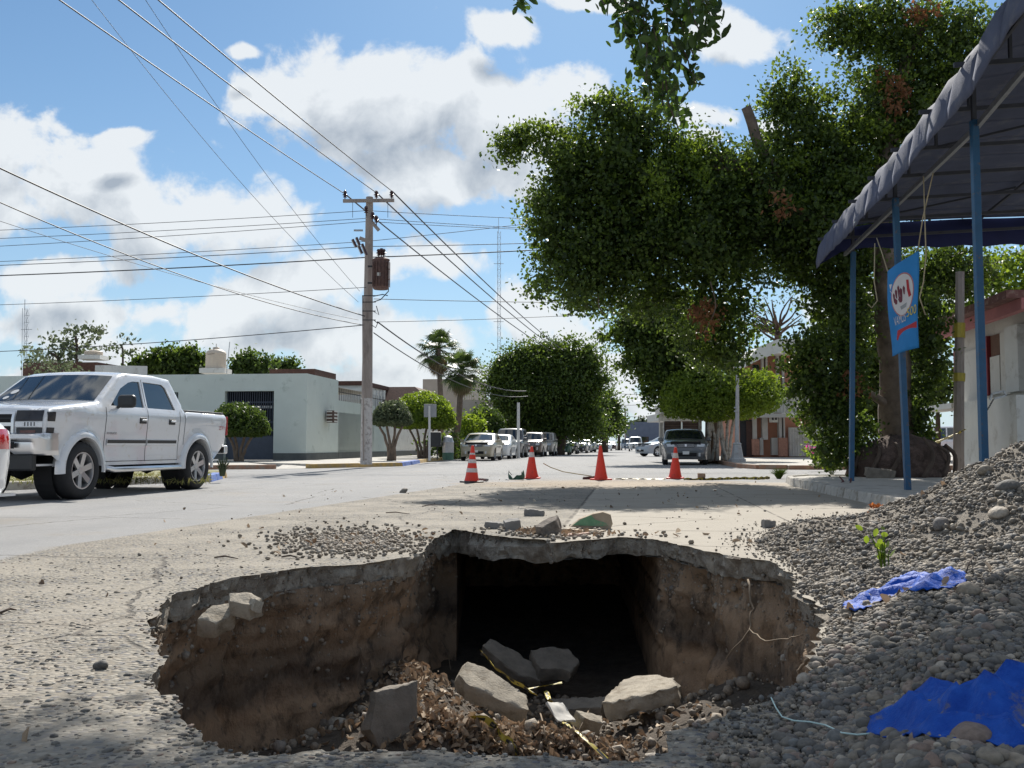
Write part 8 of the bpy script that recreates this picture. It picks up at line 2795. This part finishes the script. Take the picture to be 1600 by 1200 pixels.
def tarp(label, outline, seed, amp, lift=.02, folds=(1, 1)):
    """outline in photo pixels projected down on to the gravel; folded cloth surface above it"""
    pts = [surf(x, y, lift) for x, y in outline]
    p2 = resample([Vector((p.x, p.y, 0)) for p in pts], .025)
    r = random.Random(seed)
    poly = [(p.x + r.uniform(-.007, .007) + .02 * fbm((i * .35, seed, 0)), p.y + r.uniform(-.007, .007) + .015 * fbm((i * .35, 5, seed))) for i, p in enumerate(p2)]
    xs_ = [p[0] for p in poly]; ys_ = [p[1] for p in poly]
    ex = []
    st = .02
    nx, ny = int((max(xs_) - min(xs_)) / st) + 1, int((max(ys_) - min(ys_)) / st) + 1
    for i in range(nx):
        for j in range(ny):
            x, y = min(xs_) + i * st, min(ys_) + j * st
            if pip(x, y, poly): ex.append((x, y))
    V, T = cdt(poly, (), ex)
    vs = []
    for x, y in V:
        d = 9
        for i in range(0, len(poly), 2): d = min(d, math.hypot(poly[i][0] - x, poly[i][1] - y))
        e = min(1, d / .10)
        w1 = .9 * fbm((x * 1.6, y * 1.6, seed), 3)
        q1 = (x * folds[0] + y * folds[1]) * .33 + w1; q2 = (x * folds[1] - y * folds[0]) * .42 + w1 * 1.6 + .6 * fbm((x * 5, y * 5, seed + 5), 2)
        f = abs((q1 % 1) * 2 - 1) ** 1.5 + .38 * abs((q2 % 1) * 2 - 1) ** 1.3
        z = max(0, hsamp(x, y)) + lift + e * amp * (f - .25 + .3 * fbm((x * 6, y * 6, seed + 3), 3)) + .012 * fbm((x * 22, y * 22, seed), 3) * e
        vs.append((x, y, max(z, hsamp(x, y) + lift * .6)))
    me = MB().add(vs, T).mesh('tarp')
    fixnormals(me)
    if sum(p.normal.z for p in me.polygons) < 0: me.flip_normals()
    o = link('blue_tarp', me, M_TARP, angle=180)
    o.modifiers.new('cloth', 'SOLIDIFY').thickness = .003
    return tag(o, label, 'tarp', 'torn pieces of blue tarp')


tarp('small ragged blue tarp piece on the sunlit gravel slope', [(1318, 944), (1345, 930), (1378, 924), (1392, 905), (1420, 898), (1460, 896), (1506, 893), (1512, 903), (1490, 918), (1450, 922), (1425, 925), (1395, 932), (1370, 944), (1345, 954), (1325, 955)], 3, .07, .02, (9, 14))
tarp('large crumpled blue tarp piece running off the right edge', [(1352, 1144), (1366, 1122), (1400, 1112), (1414, 1090), (1440, 1086), (1500, 1086), (1560, 1074), (1620, 1062), (1680, 1070), (1690, 1150), (1600, 1170), (1570, 1168), (1530, 1155), (1490, 1152), (1440, 1150), (1390, 1150)], 5, .095, .02, (7, 12))
# pale string from the tarp to the rim
sp_ = [surf(x, y, .03) for x, y in [(1205, 1090), (1212, 1105), (1222, 1120), (1240, 1126), (1265, 1128), (1290, 1133), (1315, 1145), (1340, 1148), (1358, 1146)]]
tag(MB().tube(resample(sp_, .02, closed=False), .0024, 5).build('string', mat('pale_string', (.45, .60, .58), .8, .1), angle=180), 'pale bluish string lying from the rim of the hole to the large blue tarp', 'string')
tag(MB().tube([surf(1507, 905, .01), surf(1514, 890, .03) + Vector((0, 0, .03)), surf(1520, 870, .02)], .004, 5).build('twig', M_BARKD, angle=180), 'thin bent twig standing in the gravel above the small tarp', 'twig')


# ------------------------------------------------------------------ lettering
def letter_on(body, fn, m_, parent, local=False):
    """fn(u, v) -> point; u,v in 0..1 across the word"""
    me = text_mesh(body, 1.0, 0)
    xs_ = [v.co.x for v in me.vertices]; ys_ = [v.co.y for v in me.vertices]
    x0, x1, y0, y1 = min(xs_), max(xs_), min(ys_), max(ys_)
    for v in me.vertices: v.co = fn((v.co.x - x0) / (x1 - x0), (v.co.y - y0) / (y1 - y0))
    link('lettering', me, m_, parent, local=local)


_pk = bpy.data.objects['pickup_truck']
_D, _We = PICK
M_INKD = mat('dark_ink', (.04, .04, .045), .5, .05)
M_INKR = mat('red_ink', (.50, .02, .02), .5, .05)
letter_on('SILVERADO', lambda u, v: side_pt(_D, _We, 1.60 + .27 * u, .975 + .035 * v, -1, .008), M_INKD, _pk, True)
letter_on('Z71', lambda u, v: side_pt(_D, _We, 5.30 + .24 * u, 1.10 + .065 * v, -1, .012), M_INKR, _pk, True)
_tk = bpy.data.objects['water_tank']
_c = P(337, 584, 51)


def _tf(u, v):
    a = R_(-128 + 46 * u)
    return _c + Vector((.528 * math.cos(a), .528 * math.sin(a), .25 + .66 + .09 * v + .05 * u))


letter_on('Rotoplas', _tf, mat('tank_ink', (.12, .09, .08), .6, .05), _tk)
